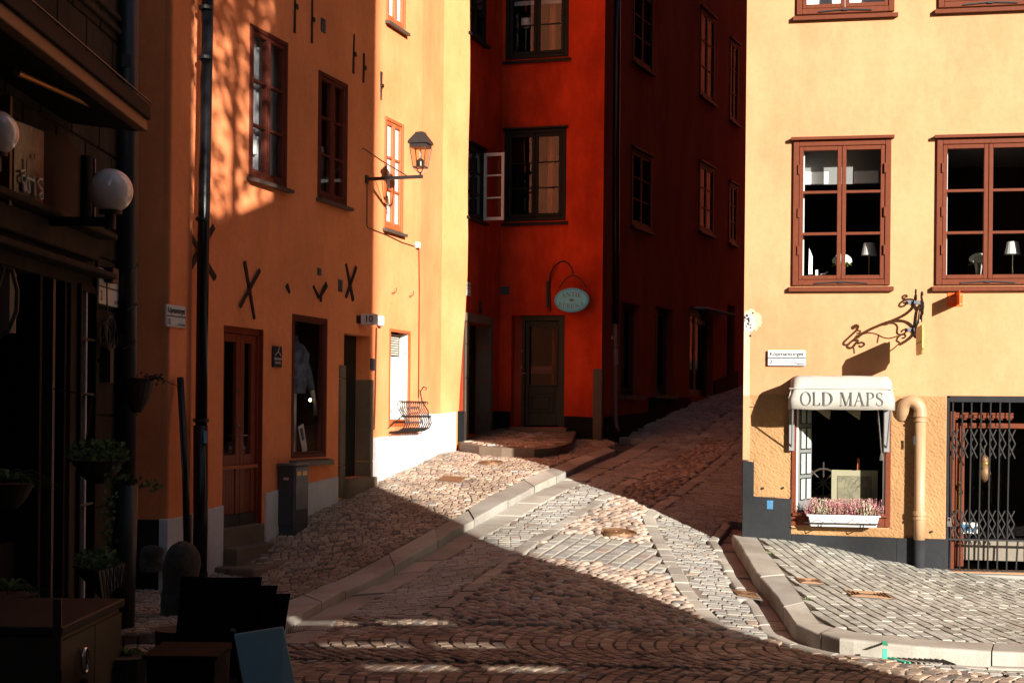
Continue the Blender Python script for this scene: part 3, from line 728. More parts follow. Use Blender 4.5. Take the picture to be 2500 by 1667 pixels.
for k in range(13):
    s = ga + .06 + (gb - ga - .08) * k / 12
    path = [(.04, 0), (.14, .015), (.22, .06), (.25, .13), (.23, .20), (.17, .27), (.13, .34), (.12, .40), (.15, .44), (.19, .43), (.19, .40)]
    MB().tube([FL.w(s, zg0 + z, h) for h, z in path], .0085, 5).build('bar', M['iron'], gr)
q = MB(); q.box(FL, ga - .03, gb + .02, .218, .232, zg0 + .21, zg0 + .235).box(FL, ga, gb, .03, .05, zg0 - .01, zg0 + .012)
q.tube([FL.w(ga - .03, zg0 + .22, .225), FL.w(ga, zg0 + .05, .0)], .008, 5)
q.tube([FL.w(gb + .02, zg0 + z, h) for h, z in ((.2, .1), (.18, .3), (.08, .45), (.05, .58), (.10, .66), (.15, .65), (.14, .61))], .010, 6)
for k in range(16):
    s = ga + (gb - ga) * k / 16; q.tube([FL.w(s, zg0 - .02, .05), FL.w(s + .012, zg0 - .055, .05), FL.w(s + .025, zg0 - .02, .05)], .006, 4)
q.build('rail', M['iron'], gr)
# wall anchors
def V2(x, y): return (600 + x / 2.8, y / 2.8)
def V6(x, y): return (600 + x / 2.8, 540 + y / 2.8)
def V5(x, y): return (x / 2.8, 540 + y / 2.8)
def anchor(F, bars, lab=None):
    q = MB()
    for i, (a_, b_, w_, w2_) in enumerate(bars):
        q.strap(F, F.px(*a_), F.px(*b_), w_, .004 + .014 * i, .018 + .014 * i, w2_)
    o = q.build('wall_anchor', M['iron'], ob, label=lab); bevel(o, .003); return o
for b_ in ([(D(412, 498), D(493, 640), .05, .075), (D(487, 520), D(416, 645), .07, .06)],
          [(D(560, 600), D(583, 733), .06, .045), (D(593, 620), D(547, 705), .05, .045)],
          [(V6(680, 290), V6(730, 545), .05, .07), (V6(745, 312), V6(675, 522), .05, .05)],
          [(V6(457, 443), V6(495, 525), .04, .05), (V6(543, 430), V6(495, 520), .08, .04), (V6(495, 515), V6(495, 552), .05, .05)],
          [(V6(275, 435), V6(295, 490), .07, .04)],
          [(V2(333, -30), V2(329, 228), .035, .045), (V2(338, 30), V2(336, 65), .07, .07)], [(V2(451, -30), V2(447, 298), .03, .04), (V2(452, 120), V2(452, 152), .07, .07)],
          [(V2(737, 235), V2(730, 505), .02, .05), (V2(737, 358), V2(737, 388), .08, .08)], [(V2(804, 367), V2(800, 568), .05, .04), (V2(805, 452), V2(805, 480), .08, .07)], [(V2(923, 492), V2(921, 685), .06, .025), (V2(924, 575), V2(924, 600), .09, .08)]):
    anchor(FL, b_)
def vent(F, u0, v0, u1, v1, n, P, mat='iron'):
    r = F.rect((u0, v0), (u1, v0), (u1, v1), (u0, v1))
    o = MB().box(F, r[0], r[1], .002, .006, r[2], r[3]).build('wall_vent', M['black'], P)
    for k in range(n):
        zz = r[2] + (r[3] - r[2]) * (k + .5) / n; MB().box(F, r[0], r[1], .006, .02, zz - .006, zz + .006).build('slat', M['grey_metal'], o)
    return o
vent(FL, *V2(512, 128), *V2(541, 224), 7, ob); vent(FL, *V6(488, 320), *V6(511, 371), 5, ob); vent(FL, *V6(630, 399), *V6(657, 482), 7, ob)
for (x, y) in ((1003, 478), (1120, 500)):
    s, z = FL.px(*V6(x, y)); MB().tube([FL.w(s - .03, z - .03, .0), FL.w(s - .03, z - .03, .05), FL.w(s + .02, z, .05), FL.w(s + .03, z + .05, .05)], .006, 5).build('wall_hook', M['iron'], ob)
s, z = FL.px(*V6(1110, 960)) if False else FL.px(860, 765 + 118 * .0)
q = MB()
P_ = [FL.w(*FL.px(*V2(825, 1255)), .012)[:3] for _ in (0,)]
def wire(F, pts, r=.006, P=ob, mat='iron', h=.012):
    return MB().tube([F.w(*F.px(u, v), h) for u, v in pts], r, 5).build('cable', M[mat], P)
wire(FL, [V2(825, 1255), V2(822, 1540), (896, 556), (920, 565), (945, 575), (980, 592), (1012, 602)])
wire(FL, [(1021, 600), (1022, 700), (1021, 850), (1020, 970)], .008, mat='frame_brown')
MB().box(FL, FL.px(1017, 600)[0] - .06, FL.px(1017, 600)[0] + .01, .005, .06, FL.px(1017, 606)[1], FL.px(1017, 592)[1]).build('junction_box', M['white'], ob)
wire(FL, [(917, 800), (915, 900), (913, 1000), (911, 1048)], .012, mat='frame_brown')
# intercom by the doorway
r = FL.rect((903, 875), (912, 875), (912, 904), (903, 904)); bevel(MB().box(FL, r[0], r[1], .002, .03, r[2], r[3]).build('intercom', M['grey_metal_d'], ob), .01)
# little white hatch
MB().box(FL2, .55, .9, .03, .036, FL2.px(1050, 1128)[1], FL2.px(1050, 1095)[1]).build('hatch', M['plinth_white'], ob)
# street name sign on the pier
def street_sign(F, r, name, no, kv, lab, h=.01):
    s0, s1, z0, z1 = r
    o = bevel(MB().box(F, s0, s1, h, h + .022, z0, z1).build('street_sign', M['white']), .004)
    tag(o, lab, 'street sign'); W = s1 - s0; H = z1 - z0; zm = z0 + H * .49
    MB().box(F, s0, s1, h + .022, h + .0235, zm - .006, zm + .006).build('dividing_line', M['black'], o)
    if name: flat_text(name, F, s0 + W * .05, zm + H * .15, h + .0245, H * .27, M['black'], o, width=W * .9)
    if no: flat_text(no, F, s0 + W * .05, z0 + H * .11, h + .0245, H * .27, M['black'], o, width=W * .075 * len(no))
    if kv: flat_text(kv, F, s0 + W * .60, z0 + H * .09, h + .0245, H * .13, M['black'], o, width=W * .36)
    return o
street_sign(FL, FL.rect(V5(1137, 570), V5(1268, 580), V5(1266, 727), V5(1137, 723), .07), 'Köpmantorget', '10', 'kv. Europa', 'white street name sign reading Köpmantorget 10 on the shaded orange corner', .052)
# lit house number box
s, z = FL.px(873, 781)
FP = Fr(pt(FL, s), FL.n)
zz0, zz1 = FL.px(873, 793)[1], FL.px(873, 767)[1]
pe = FP.px(918, 780)[0]; pm = FP.px(884, 780)[0]
nb = thing('house_number_box', FP.w(0, zz0, 0), 'white house number box with a black 10 above the shaded doorway', 'house number')
bevel(MB().box(FP, pm, pe, -.07, .05, zz0, zz1).build('light_box', plain('violet_white_plastic', (.50, .46, .52), .4), nb), .012, 2)
MB().box(FP, .0, pm + .001, -.06, .04, zz0 + .02, zz1 - .02).build('bracket', M['black'], nb)
flat_text('10', FP, (pm + pe) / 2 + .03, zz0 + .035, .052, (zz1 - zz0) * .6, M['black'], nb, width=(pe - pm) * .5, align='CENTER')
s, z = FL.px(921, 786); bevel(MB().box(FL, s - .05, s + .06, .01, .09, z - .06, z + .09).build('motion_sensor', M['white'], nb), .03, 3)
# lantern on its bracket
s, z = FL.px(893, 439); FP2 = Fr(pt(FL, s), FL.n)
tip, ztip = FP2.px(1032, 434); lx, _ = FP2.px(1026, 434)
ln = thing('wall_lantern', FP2.w(lx, ztip, 0), 'black glazed street lantern on an iron bracket, seen against the sunlit orange wall', 'lantern')
q = MB().box(FP2, -.02, tip, -.016, .016, z - .016, z + .028)
q.box(FP2, -.02, .03, -.03, .03, z - .05, z + .06)
sa, za = FL.px(884, 364); st_ = FP2.px(990, 434)
q.tube([FL.w(sa, za, .0), FL.w(sa, za, .03), FP2.w(st_[0] * .4, za + (z - za) * .38, 0), FP2.w(st_[0] + .03, z + .02, 0)], .008, 6)
q.build('bracket', M['lampmetal'], ln)
px2m = (FP2.px(1026, 300)[1] - FP2.px(1026, 400)[1]) / 100
zz = lambda v: FP2.px(1026, v)[1]
C0 = FP2.w(lx, 0, 0)
def sq(prof, mat, nm, rot=.5): 
    m_ = MB()
    k = 0
    for r_, z_ in prof:
        for j in range(4):
            a_ = rot + math.pi / 2 * j; m_.v.append((C0[0] + r_ * math.cos(a_), C0[1] + r_ * math.sin(a_), z_))
    for i in range(len(prof) - 1):
        for j in range(4):
            a_ = i * 4 + j; b2 = i * 4 + (j + 1) % 4; m_.f.append((a_, b2, b2 + 4, a_ + 4))
    m_.f.append((3, 2, 1, 0)); n_ = (len(prof) - 1) * 4; m_.f.append((n_, n_ + 1, n_ + 2, n_ + 3))
    return m_.build(nm, mat, ln)
pw = px2m
o = sq([(35 * pw, zz(353)), (35 * pw, zz(349)), (33 * pw, zz(345)), (17 * pw, zz(328)), (15 * pw, zz(326)), (15 * pw, zz(324)), (2 * pw, zz(321))], M['lampmetal'], 'roof')
sq([(30 * pw, zz(362)), (30 * pw, zz(353.5))], M['lampmetal'], 'cornice')
q = MB(); bt, bb = 30 * pw, 20 * pw
for j in range(4):
    a_ = .5 + math.pi / 2 * j; q.tube([(C0[0] + bb * math.cos(a_), C0[1] + bb * math.sin(a_), zz(408)), (C0[0] + bt * .97 * math.cos(a_), C0[1] + bt * .97 * math.sin(a_), zz(361))], .009, 4)
    a2 = a_ + math.pi / 2
    q.tube([(C0[0] + bb * math.cos(a_), C0[1] + bb * math.sin(a_), zz(409)), (C0[0] + bb * math.cos(a2), C0[1] + bb * math.sin(a2), zz(409))], .010, 4)
    q.tube([(C0[0] + bb * .95 * math.cos(a_), C0[1] + bb * .95 * math.sin(a_), zz(411)), (C0[0], C0[1], zz(426))], .007, 4)
q.tube([(C0[0], C0[1], zz(436)), (C0[0], C0[1], zz(420))], .014, 6)
q.build('cage', M['lampmetal'], ln)
for j in range(4):
    a_ = .5 + math.pi / 2 * j; a2 = a_ + math.pi / 2
    MB().add([(C0[0] + bb * math.cos(a_), C0[1] + bb * math.sin(a_), zz(408)), (C0[0] + bb * math.cos(a2), C0[1] + bb * math.sin(a2), zz(408)), (C0[0] + bt * .95 * math.cos(a2), C0[1] + bt * .95 * math.sin(a2), zz(361)), (C0[0] + bt * .95 * math.cos(a_), C0[1] + bt * .95 * math.sin(a_), zz(361))], [(0, 1, 2, 3)]).build('pane', M['lampglass'], ln)
MB().lathe((C0[0], C0[1], zz(408)), [(10.5 * pw, 0), (10.5 * pw, 12 * pw), (8 * pw, 17 * pw), (4 * pw, 20 * pw)], 12).build('burner', M['lampmetal'], ln, smooth=False)
MB().lathe((C0[0], C0[1], zz(388)), [(3 * pw, 0), (3.4 * pw, 8 * pw), (2 * pw, 20 * pw), (1.2 * pw, 23 * pw)], 10).build('lamp_bulb', M['globe'], ln, smooth=True)
# drainpipe of the orange house
sp0 = FL.px(497, 1010)[0]
dp = thing('black_drainpipe', FL.w(sp0, T(*pt(FL, sp0, .2)), .2), 'tall glossy black drainpipe running up the shaded orange wall', 'drainpipe')
def ppt(u, v, h): return FL.w(*FL.px(u, v, h), h)
MB().tube([ppt(487, 1403, .16), ppt(490, 1265, .16), ppt(490, 1038, .16)], .078, 16).build('lower_pipe', M['pipe_black'], dp, smooth=True)
MB().tube([ppt(491, 1045, .16), ppt(496, 620, .16), ppt(508, -60, .16)], .064, 16).build('upper_pipe', M['pipe_black'], dp, smooth=True)
for u, v in ((495, 535), (491, 1026), (502, 20), (502, 142)):
    MB().tube([ppt(u, v + 4, .16), ppt(u, v - 4, .16)], .085 if v > 900 else .074, 16).box(FL, FL.px(u, v, .16)[0] - .30 * (v < 600) - .1, FL.px(u, v, .16)[0] - .06, .0, .02, FL.px(u, v)[1] - .01, FL.px(u, v)[1] + .01).build('pipe_clamp', M['iron'], dp)
MB().tube([ppt(487, 1412, .16), ppt(487, 1396, .16)], .088, 16).build('pipe_foot', M['pipe_black'], dp)
_s, _z = FL.px(500, 1065, .24); MB().box(FL, _s - .03, _s + .04, .243, .246, _z - .07, _z + .06).build('sticker', M['blue_sticker'], dp)
# leaning pole
tag(MB().tube([ppt(456, 1325, .30), ppt(453, 1160, .26), ppt(440, 922, .12)], .036, 10).build('leaning_pole', M['pipe_black'], smooth=True), 'slim dark pole leaning against the orange corner beside the black drainpipe', 'pole')
# utility cabinet
ca, cb_ = FL.px(673, 1250, 0)[0], FL.px(749, 1250, .22)[0]
zt = FL.px(713, 1137, .22)[1]; zb = T(*pt(FL, ca, .25)) + .05
uc = thing('utility_cabinet', FL.w((ca + cb_) / 2, zb, .1), 'dented grey metal utility cabinet against the shaded orange wall', 'utility cabinet')
bevel(MB().box(FL, ca, cb_, .03, .24, zb + .15, zt).build('body', M['grey_metal_d'], uc), .008)
bevel(MB().box(FL, ca + .03, cb_ - .03, .241, .252, zb + .35, zt - .02).build('door', M['grey_metal'], uc), .004)
MB().box(FL, ca - .01, cb_ + .01, .02, .262, zt + .001, zt + .025).build('lid', M['grey_metal'], uc)
MB().box(FL, ca + .01, cb_ - .01, .04, .235, zb - .3, zb + .149).build('base', M['grey_metal_d'], uc)
FE = Fr(pt(FL, ca), FL.n)
MB().box(FE, .10, .17, .001, .003, zt - .17, zt - .14).build('rating_label', M['note'], uc)
MB().box(FL, ca + .06, ca + .15, .2525, .254, zt - .12, zt - .07).box(FL, cb_ - .18, cb_ - .07, .2525, .254, zt - .12, zt - .07).build('warning_label', M['brass'], uc)
# boulder bollards
def boulder(c, r, hgt, lab, lean=(0, 0)):
    m_ = MB(); seg = 28; rows = 22
    for i in range(rows):
        t = i / (rows - 1); rr = r * (1.06 - .10 * t) * (1 if t < .80 else math.sqrt(max(0, 1 - ((t - .80) / .205) ** 2)) * .985 + .015)
        for j in range(seg):
            a_ = 2 * math.pi * j / seg
            k_ = 1 + .055 * math.sin(2 * a_ + 3 * t) + .04 * math.sin(3 * a_ + 9 * t) + .02 * math.sin(7 * a_ + 15 * t) + rnd.uniform(-.008, .008) + (.06 * math.exp(-((t - .72) / .1) ** 2) - .05 * math.exp(-((t - .5) / .09) ** 2))
            m_.v.append((c[0] + lean[0] * t + rr * k_ * math.cos(a_), c[1] + lean[1] * t + rr * k_ * math.sin(a_), c[2] + hgt * t))
            m_.t.append(rnd.random())
    for i in range(rows - 1):
        for j in range(seg):
            a_ = i * seg + j; b2 = i * seg + (j + 1) % seg; m_.f.append((a_, b2, b2 + seg, a_ + seg))
    m_.f.append(tuple((rows - 1) * seg + j for j in range(seg)))
    return tag(m_.build('stone_bollard', M['bollard'], smooth=True), lab, 'bollard')
g = ground(436, 1522); boulder((g[0], g[1], T(*g) - .05), .155, .80, 'tall rounded dark boulder bollard standing before the orange corner', (.03, 0))
g = (pt(FL, sL0)[0] - .10, pt(FL, sL0)[1] - .12); boulder((g[0], g[1], T(*g) + .28), .11, .27, 'small round guard stone half hidden behind the tall boulder bollard')
# ------------------------------------------------------------------ red house
rb = thing('red_house', (cB[0] - .3, cB[1] + 2, T(cB[0], cB[1])), 'deep red rendered corner house in shade between the orange house and the side street', 'house')
A1 = FA.rect((1141, 348), (1184, 371), (1179, 543), (1141, 527))
A1[0] = A1[1] - .95
_b = FA.px(1186, 112); A2 = [A1[0], A1[1], _b[1], _b[1] + (A1[3] - A1[2])]
AD = FA.rect((1141, 790), (1194, 791), (1194, 1057), (1141, 1063))
B1 = DR(FB, (1160, 302), (1303, 293), (1297, 503), (1157, 512))
_b = FB.px(1308, 143); B2 = [B1[0], B1[1] + .02, _b[1], _b[1] + (B1[3] - B1[2]) * 1.02]
BD = FB.rect((1249, 771), (1380, 768), (1376, 1040), (1247, 1043))
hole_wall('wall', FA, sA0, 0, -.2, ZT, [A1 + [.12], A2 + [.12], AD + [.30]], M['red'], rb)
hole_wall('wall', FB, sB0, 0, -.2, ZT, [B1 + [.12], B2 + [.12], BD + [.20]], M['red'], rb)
CW = [FC.rect((1541, 359), (1590, 386), (1589, 565), (1541, 551)), FC.rect((1709, 18), (1745, 46), (1742, 254), (1709, 234)), FC.rect((1707, 393), (1742, 414), (1740, 575), (1706, 562)),
      FC.rect((1782, 93), (1803, 114), (1800, 311), (1781, 286)), FC.rect((1779, 441), (1800, 457), (1797, 600), (1779, 590))]
_b = FC.px(1540, 145); CW.append([CW[0][0], CW[0][1], _b[1], _b[1] + (CW[0][3] - CW[0][2])])
CS = [FC.rect((1515, 736), (1564, 742), (1563, 967), (1515, 964)), FC.rect((1599, 748), (1645, 755), (1641, 965), (1598, 963)), FC.rect((1685, 754), (1741, 758), (1740, 961), (1683, 975)), FC.rect((1775, 742), (1793, 748), (1793, 960), (1775, 965))]
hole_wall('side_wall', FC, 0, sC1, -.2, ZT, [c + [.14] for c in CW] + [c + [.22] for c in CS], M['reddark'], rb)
q = MB(); e = pt(FC, sC1)
q.add([(cBA[0], cBA[1], ZT), (cB[0], cB[1], ZT), (e[0], e[1], ZT), (e[0] - 9, e[1], ZT), (cBA[0] - 5, cBA[1] + 1, ZT)], [(0, 1, 2, 3, 4)]).build('roof', M['darkwood'], rb)
PR = 'plinth_red'
plinth(FB, strip(FB, Q(FB, [(1378, 1015), (1449, 1018)]), -.2), rb, PR)
plinth(FB, strip(FB, Q(FB, [(1219, 1003), (1246, 1004)]), -.2), rb, PR)
plinth(FA, strip(FA, Q(FA, [(1203, 1003), (1217, 1003)]), -.2), rb, PR)
plinth(FA, [(sA0, -.2), (FA.px(1133, 1000)[0], -.2), (FA.px(1133, 1003)[0], FA.px(1133, 1003)[1]), (sA0, FA.px(1133, 1003)[1])], rb, PR)
plinth(FC, strip(FC, Q(FC, [(1474, 1018), (1583, 1005)]), -.2), rb, PR); plinth(FC, strip(FC, Q(FC, [(1583, 970), (1682, 970)]), -.2), rb, PR, .04)
plinth(FC, strip(FC, Q(FC, [(1743, 930), (1800, 905)]), -.2), rb, PR)
for W in (B1, B2):
    window(FB, W, rb, 'frame_dark', cw=.07, sw=.055, head='frame_dark', sill='frame_dark', sillh=.07, sillo=.03, mw=.02, label='wide black framed window in the deep red front, ' + ('lower floor' if W is B1 else 'upper floor'))
    room(FB, W, rb, 1.5)
    curtain(FB, W, rb, 'frame_or', h=-.35, s_a=W[0] + .62 * (W[1] - W[0]), s_b=W[0] + .72 * (W[1] - W[0]), amp=.03)  # orange strip painted in for the sunlit house mirrored in the panes
curtain(FB, B2, rb, 'curtain', h=-.25, z_a=B2[2] + .62 * (B2[3] - B2[2]), name='blind_or_ceiling_band', amp=0)
tl = thing('white_table_lamp', FB.w(B2[0] + .22, B2[2] + .1, -.3), 'small white lamp glimpsed in the upper black framed window of the red house', 'lamp')
MB().lathe(FB.w(B2[0] + .28, B2[2] + .62, -.3), [(.05, 0), (.09, .03), (.09, .16)], 12).build('lamp_shade', M['globe'], tl, smooth=True)
MB().lathe(FB.w(B2[0] + .28, B2[2] + .05, -.3), [(.05, 0), (.01, .02), (.01, .57)], 8).build('lamp_stem', M['chrome'], tl)
for W in (A1, A2):
    window(FA, W, rb, 'frame_dark', cw=.05, sw=.04, leaves=2, head='frame_dark', sill='frame_dark', sillo=.08); room(FA, W, rb, .8); curtain(FA, W, rb, 'white', h=-.18, s_a=W[1] - .3, s_b=W[1] - .2, amp=.01)
# open white casement
fo = Fr(pt(FA, A1[1] - .05, .02), (FA.n[0] * .985 + FA.d[0] * .17 * 0, FA.n[1] * .985))
wz0, wz1 = FA.px(1179, 539)[1], FA.px(1179, 375)[1]; ww = fo.px(1231, 450)[0]
q = MB(); q.box(fo, 0, .045, -.02, .02, wz0, wz1).box(fo, ww - .045, ww, -.02, .02, wz0, wz1)
q.box(fo, .045, ww - .045, -.02, .019, wz0, wz0 + .05).box(fo, .045, ww - .045, -.02, .019, wz1 - .05, wz1)
oc = q.build('open_casement', M['white'], rb, label='white painted casement standing open')
for k in (1, 2): MB().box(fo, .045, ww - .045, -.012, .012, wz0 + (wz1 - wz0) * k / 3 - .012, wz0 + (wz1 - wz0) * k / 3 + .012).build('glazing_bar', M['white'], oc)
for k in range(3): MB().add([fo.w(.045, wz0 + .03 + (wz1 - wz0 - .06) * k / 3, 0), fo.w(ww - .045, wz0 + .03 + (wz1 - wz0 - .06) * k / 3, 0), fo.w(ww - .045, wz0 + .03 + (wz1 - wz0 - .06) * (k + 1) / 3, 0), fo.w(.045, wz0 + .03 + (wz1 - wz0 - .06) * (k + 1) / 3, 0)], [(0, 1, 2, 3)]).build('pane', M['glass'], oc)
# stone framed doorway of wall A
r = FA.rect((1135, 765), (1200, 773), (1200, 1062), (1134, 1074)); s0, s1, z0, z1 = AD
bevel(MB().box(FA, r[0] - .1, r[1], -.05, .04, z1 + .003, r[3]).build('lintel_stone', M['wall_stone'], rb), .01)
za, zb_ = FA.px(1180, 846)[1], FA.px(1180, 926)[1]
stonecol(s1 - .004, r[1], -.245, .03, [z0 - .1, zb_, za, z1], FA, rb)
stonecol(r[0] - .05, s0 + .004, -.05, .03, [z0 - .1, zb_, za, z1], FA, rb)
MB().box(FA, s0, s1, -.30, -.25, z0, z1).build('recessed_door', M['frame_dark'], rb)
# number above the doorway
s, z = FA.px(1170, 750); q = MB()
for dz in (.045, -.05):
    q.tube([FA.w(s + .045 * math.cos(a), z + dz + .05 * math.sin(a), .02) for a in [2 * math.pi * k / 12 for k in range(13)]], .014, 6, cap=False)
q.build('house_number', M['iron'], rb)
street_sign(FA, [FA.px(1144, 700)[0] - .34, FA.px(1145, 700)[0], FA.px(1140, 722)[1], FA.px(1140, 689)[1]], 'angränd', None, 'kv. Europa', 'partly hidden white street name sign ending in ränd on the red wall')
vent(FB, 1221, 699, 1244, 720, 5, rb)
# green black door
s0, s1, z0, z1 = BD
df = MB().box(FB, s0 + .17, s0 + .22, -.22, -.08, z0, z1).box(FB, s1 - .12, s1 - .0, -.22, -.06, z0, z1).box(FB, s0 + .22, s1 - .12, -.22, -.07, z1 - .09, z1).build('antique_shop_door', M['door_green'], rb, label='dark green half glazed door behind stone steps')
MB().box(FB, s0 + .001, s0 + .17, -.20, -.16, z0, z1).build('door_side_panel', M['reddark'], df)
a, b = s0 + .225, s1 - .125
gl = FB.rect((1294, 800), (1359, 797), (1358, 937), (1293, 940), -.12); pl = FB.rect((1289, 962), (1350, 958), (1349, 1005), (1289, 1005), -.12)
q = MB(); q.box(FB, a, gl[0], -.17, -.12, z0 + .02, z1 - .095).box(FB, gl[1], b, -.17, -.12, z0 + .02, z1 - .095).box(FB, gl[0], gl[1], -.17, -.121, gl[3], z1 - .095).box(FB, gl[0], gl[1], -.17, -.121, z0 + .02, gl[2])
bevel(q.build('door_leaf', M['door_green'], df), .006)
q = MB()
for (x0, x1, y0, y1, t_) in ((gl[0] - .03, gl[1] + .03, gl[2] - .03, gl[3] + .03, .03), (pl[0] - .02, pl[1] + .02, pl[2] - .02, pl[3] + .02, .03), (pl[0] + .06, pl[1] - .06, pl[2] + .05, pl[3] - .05, .02)):
    q.box(FB, x0, x0 + t_, -.12, -.10, y0, y1).box(FB, x1 - t_, x1, -.12, -.10, y0, y1).box(FB, x0 + t_, x1 - t_, -.12, -.101, y0, y0 + t_).box(FB, x0 + t_, x1 - t_, -.12, -.101, y1 - t_, y1)
bevel(q.build('panel_moulding', M['door_green'], df), .005)
MB().add([FB.w(gl[0], gl[2], -.14), FB.w(gl[1], gl[2], -.14), FB.w(gl[1], gl[3], -.14), FB.w(gl[0], gl[3], -.14)], [(0, 1, 2, 3)]).build('pane', M['glass_dull'], df)
s, z = FB.px(1276, 912, -.12)
MB().tube([FB.w(s, z, -.12), FB.w(s, z, -.07), FB.w(s + .08, z, -.07)], .011, 6).build('door_handle', M['chrome'], df)
for dz in (.11, .40): MB().tube([FB.w(s, z + dz, -.12), FB.w(s, z + dz, -.10)], .022, 8).build('lock', M['chrome'], df)
ps = FB.rect((1298, 894), (1351, 893), (1351, 912), (1299, 913), -.2)
sg = MB().box(FB, ps[0], ps[1], -.155, -.150, ps[2], ps[3]).build('door_sign', plain('dull_pink_card', (.22, .06, .07), .7), None); tag(sg, 'small dull pink sign reading ANTIQUES inside the dark green door glass', 'sign')
serif('ANTIQUES', FB, ps[0] + .04, ps[1] - .03, ps[2] + .055, .055, -.1495, M['note'], sg)
curtain(FB, BD, rb, 'frame_or', h=-.5, s_a=gl[0] + .30, s_b=gl[0] + .38, z_a=gl[2], z_b=gl[3] - .02, amp=.01)  # orange strip behind the door glass, a painted reflection of the lit wall
room(FB, BD, rb, 1.5, h0=-.24)
sz = FB.px(1241, 1048, .2)
bevel(MB().box(FB, FB.px(1241, 1060, .2)[0], FB.px(1383, 1060, .2)[0], -.02, .20, z0 - .5, z0 - .01).build('door_step', M['wall_stone'], rb), .02, 2)
gs = FB.rect((1448, 900), (1469, 900), (1468, 1089), (1447, 1087))
bevel(MB().box(FB, gs[0], .02, -.1, .035, gs[2] - .3, gs[3]).build('corner_guard_stone', M['guard'], rb), .02, 2)
# hanging oval sign
sx, szz = FB.px(1394, 732, .25)
sg = thing('oval_shop_sign', FB.w(sx, szz, .22), 'blue oval sign reading ANTIK KURIOSA hanging from a curved iron arm', 'shop sign')
rx = FB.px(1438, 732, .22)[0] - sx; rz = (FB.px(1394, 702, .22)[1] - FB.px(1394, 762, .22)[1]) / 2
rx = max(rx, .3)
h_ = .20
bevel(MB().prism(FB, [(sx + rx * math.cos(a), szz + rz * math.sin(a)) for a in [2 * math.pi * k / 48 for k in range(48)]], h_ - .03, h_).build('rim', M['blue_rim'], sg), .008, 2)
MB().prism(FB, [(sx + rx * .86 * math.cos(a), szz + rz * .82 * math.sin(a)) for a in [2 * math.pi * k / 48 for k in range(48)]], h_, h_ + .004).build('board', M['blue_sign'], sg)
q = MB()
for k in range(44):
    a = 2 * math.pi * k / 44; q.lathe(FB.w(sx + rx * .93 * math.cos(a), szz + rz * .91 * math.sin(a), h_ + .001), [(.008, -.008), (.010, 0), (.006, .008)], 5)
q.build('beading', M['blue_sign'], sg)
def arc_top(x, y): t = (x / (rx * 1.22) - .5); return (sx + t * rx * 1.22, szz + rz * .26 - rz * .50 * t * t + y)
def arc_bot(x, y): t = (x / (rx * 1.42) - .5); return (sx + t * rx * 1.42, szz - rz * .72 + rz * .9 * t * t + y)
serif('ANTIK', FB, 0, rx * 1.22, 0, rz * .40, h_ + .006, M['sign_red'], sg, place=arc_top)
serif('KURIOSA', FB, 0, rx * 1.42, 0, rz * .40, h_ + .006, M['sign_red'], sg, place=arc_bot)
q = MB().prism(FB, [(sx + .045 * math.cos(a), szz + .0 + .022 * math.sin(a)) for a in [2 * math.pi * k / 16 for k in range(16)]], h_ + .004, h_ + .006); q.build('emblem', M['sign_red'], sg)
MB().strap(FB, (sx - .03, szz - .008), (sx + .03, szz + .008), .008, h_ + .0061, h_ + .0075).build('emblem_line', M['blue_sign'], sg)
zf = lambda u, v: FB.px(u, v, .1)
arm = [(1340, 760), (1338, 690), (1342, 668), (1352, 651), (1368, 640), (1380, 639), (1392, 645), (1400, 657), (1403, 672)]
q = MB(); nA = len(arm)
q.tube([FB.w(*zf(u, v), .02 + .18 * min(1, max(0, (i - 1) / 5))) for i, (u, v) in enumerate(arm)], .014, 8)
top = zf(1402, 674)
q.tube([FB.w(top[0] + x, top[1] - .9 * x * x / .25 - .0, .2) for x in [-.24 + .048 * k for k in range(11)]], .012, 6)
q.box(FB, zf(1333, 700)[0] - .02, zf(1333, 700)[0] + .02, 0, .03, zf(1333, 750)[1], zf(1333, 685)[1])
q.build('iron_arm', M['iron'], sg)
q = MB()
for dx in (-.14, .14): q.tube([FB.w(top[0] + dx, top[1] - .12, .2), FB.w(sx + dx, szz + rz * .86, .19)], .004, 4)
q.tube([FB.w(top[0] - .13, top[1] - .12, .2), FB.w(top[0] + .13, top[1] - .12, .2)], .005, 4)
q.build('hanger', M['frame_red'], sg)
# side wall windows, shop openings
for i, W in enumerate(CW):
    window(FC, W, rb, 'frame_dark', rows=3, cw=.06, sw=.045, head='frame_dark', sill='frame_dark', sillo=.07, gl='glass_dull'); room(FC, W, rb, .6)
    curtain(FC, W, rb, 'grey_metal', h=-.20, s_a=W[0] + .25, s_b=W[0] + .45, amp=.01)
for i, W in enumerate(CS):
    window(FC, W, rb, 'darkwood', rows=1, leaves=2, cw=.08, sw=.06, hf=-.14, hb=-.22, gl='glass_dull'); room(FC, W, rb, .6, h0=-.23)
    if i < 2: MB().box(FC, W[0] - .05, W[1] + .05, -.1, .10, W[2] - .07, W[2]).build('sill_stone', M['wall_stone'], rb)
s, z = FC.px(1700, 786, -.1); flat_text('MASSAGE', FC, s, z, -.13, .10, M['white'], rb, width=.75, rot=-.06)
q = MB(); r_ = FC.px(1692, 753); r2_ = FC.px(1762, 753); q.box(FC, r_[0], r2_[0], .02, .30, r_[1] - .0, r_[1] + .025); q.build('canopy', M['curtain'], rb)
hp = FC.px(1716, 775, .1); q = MB()
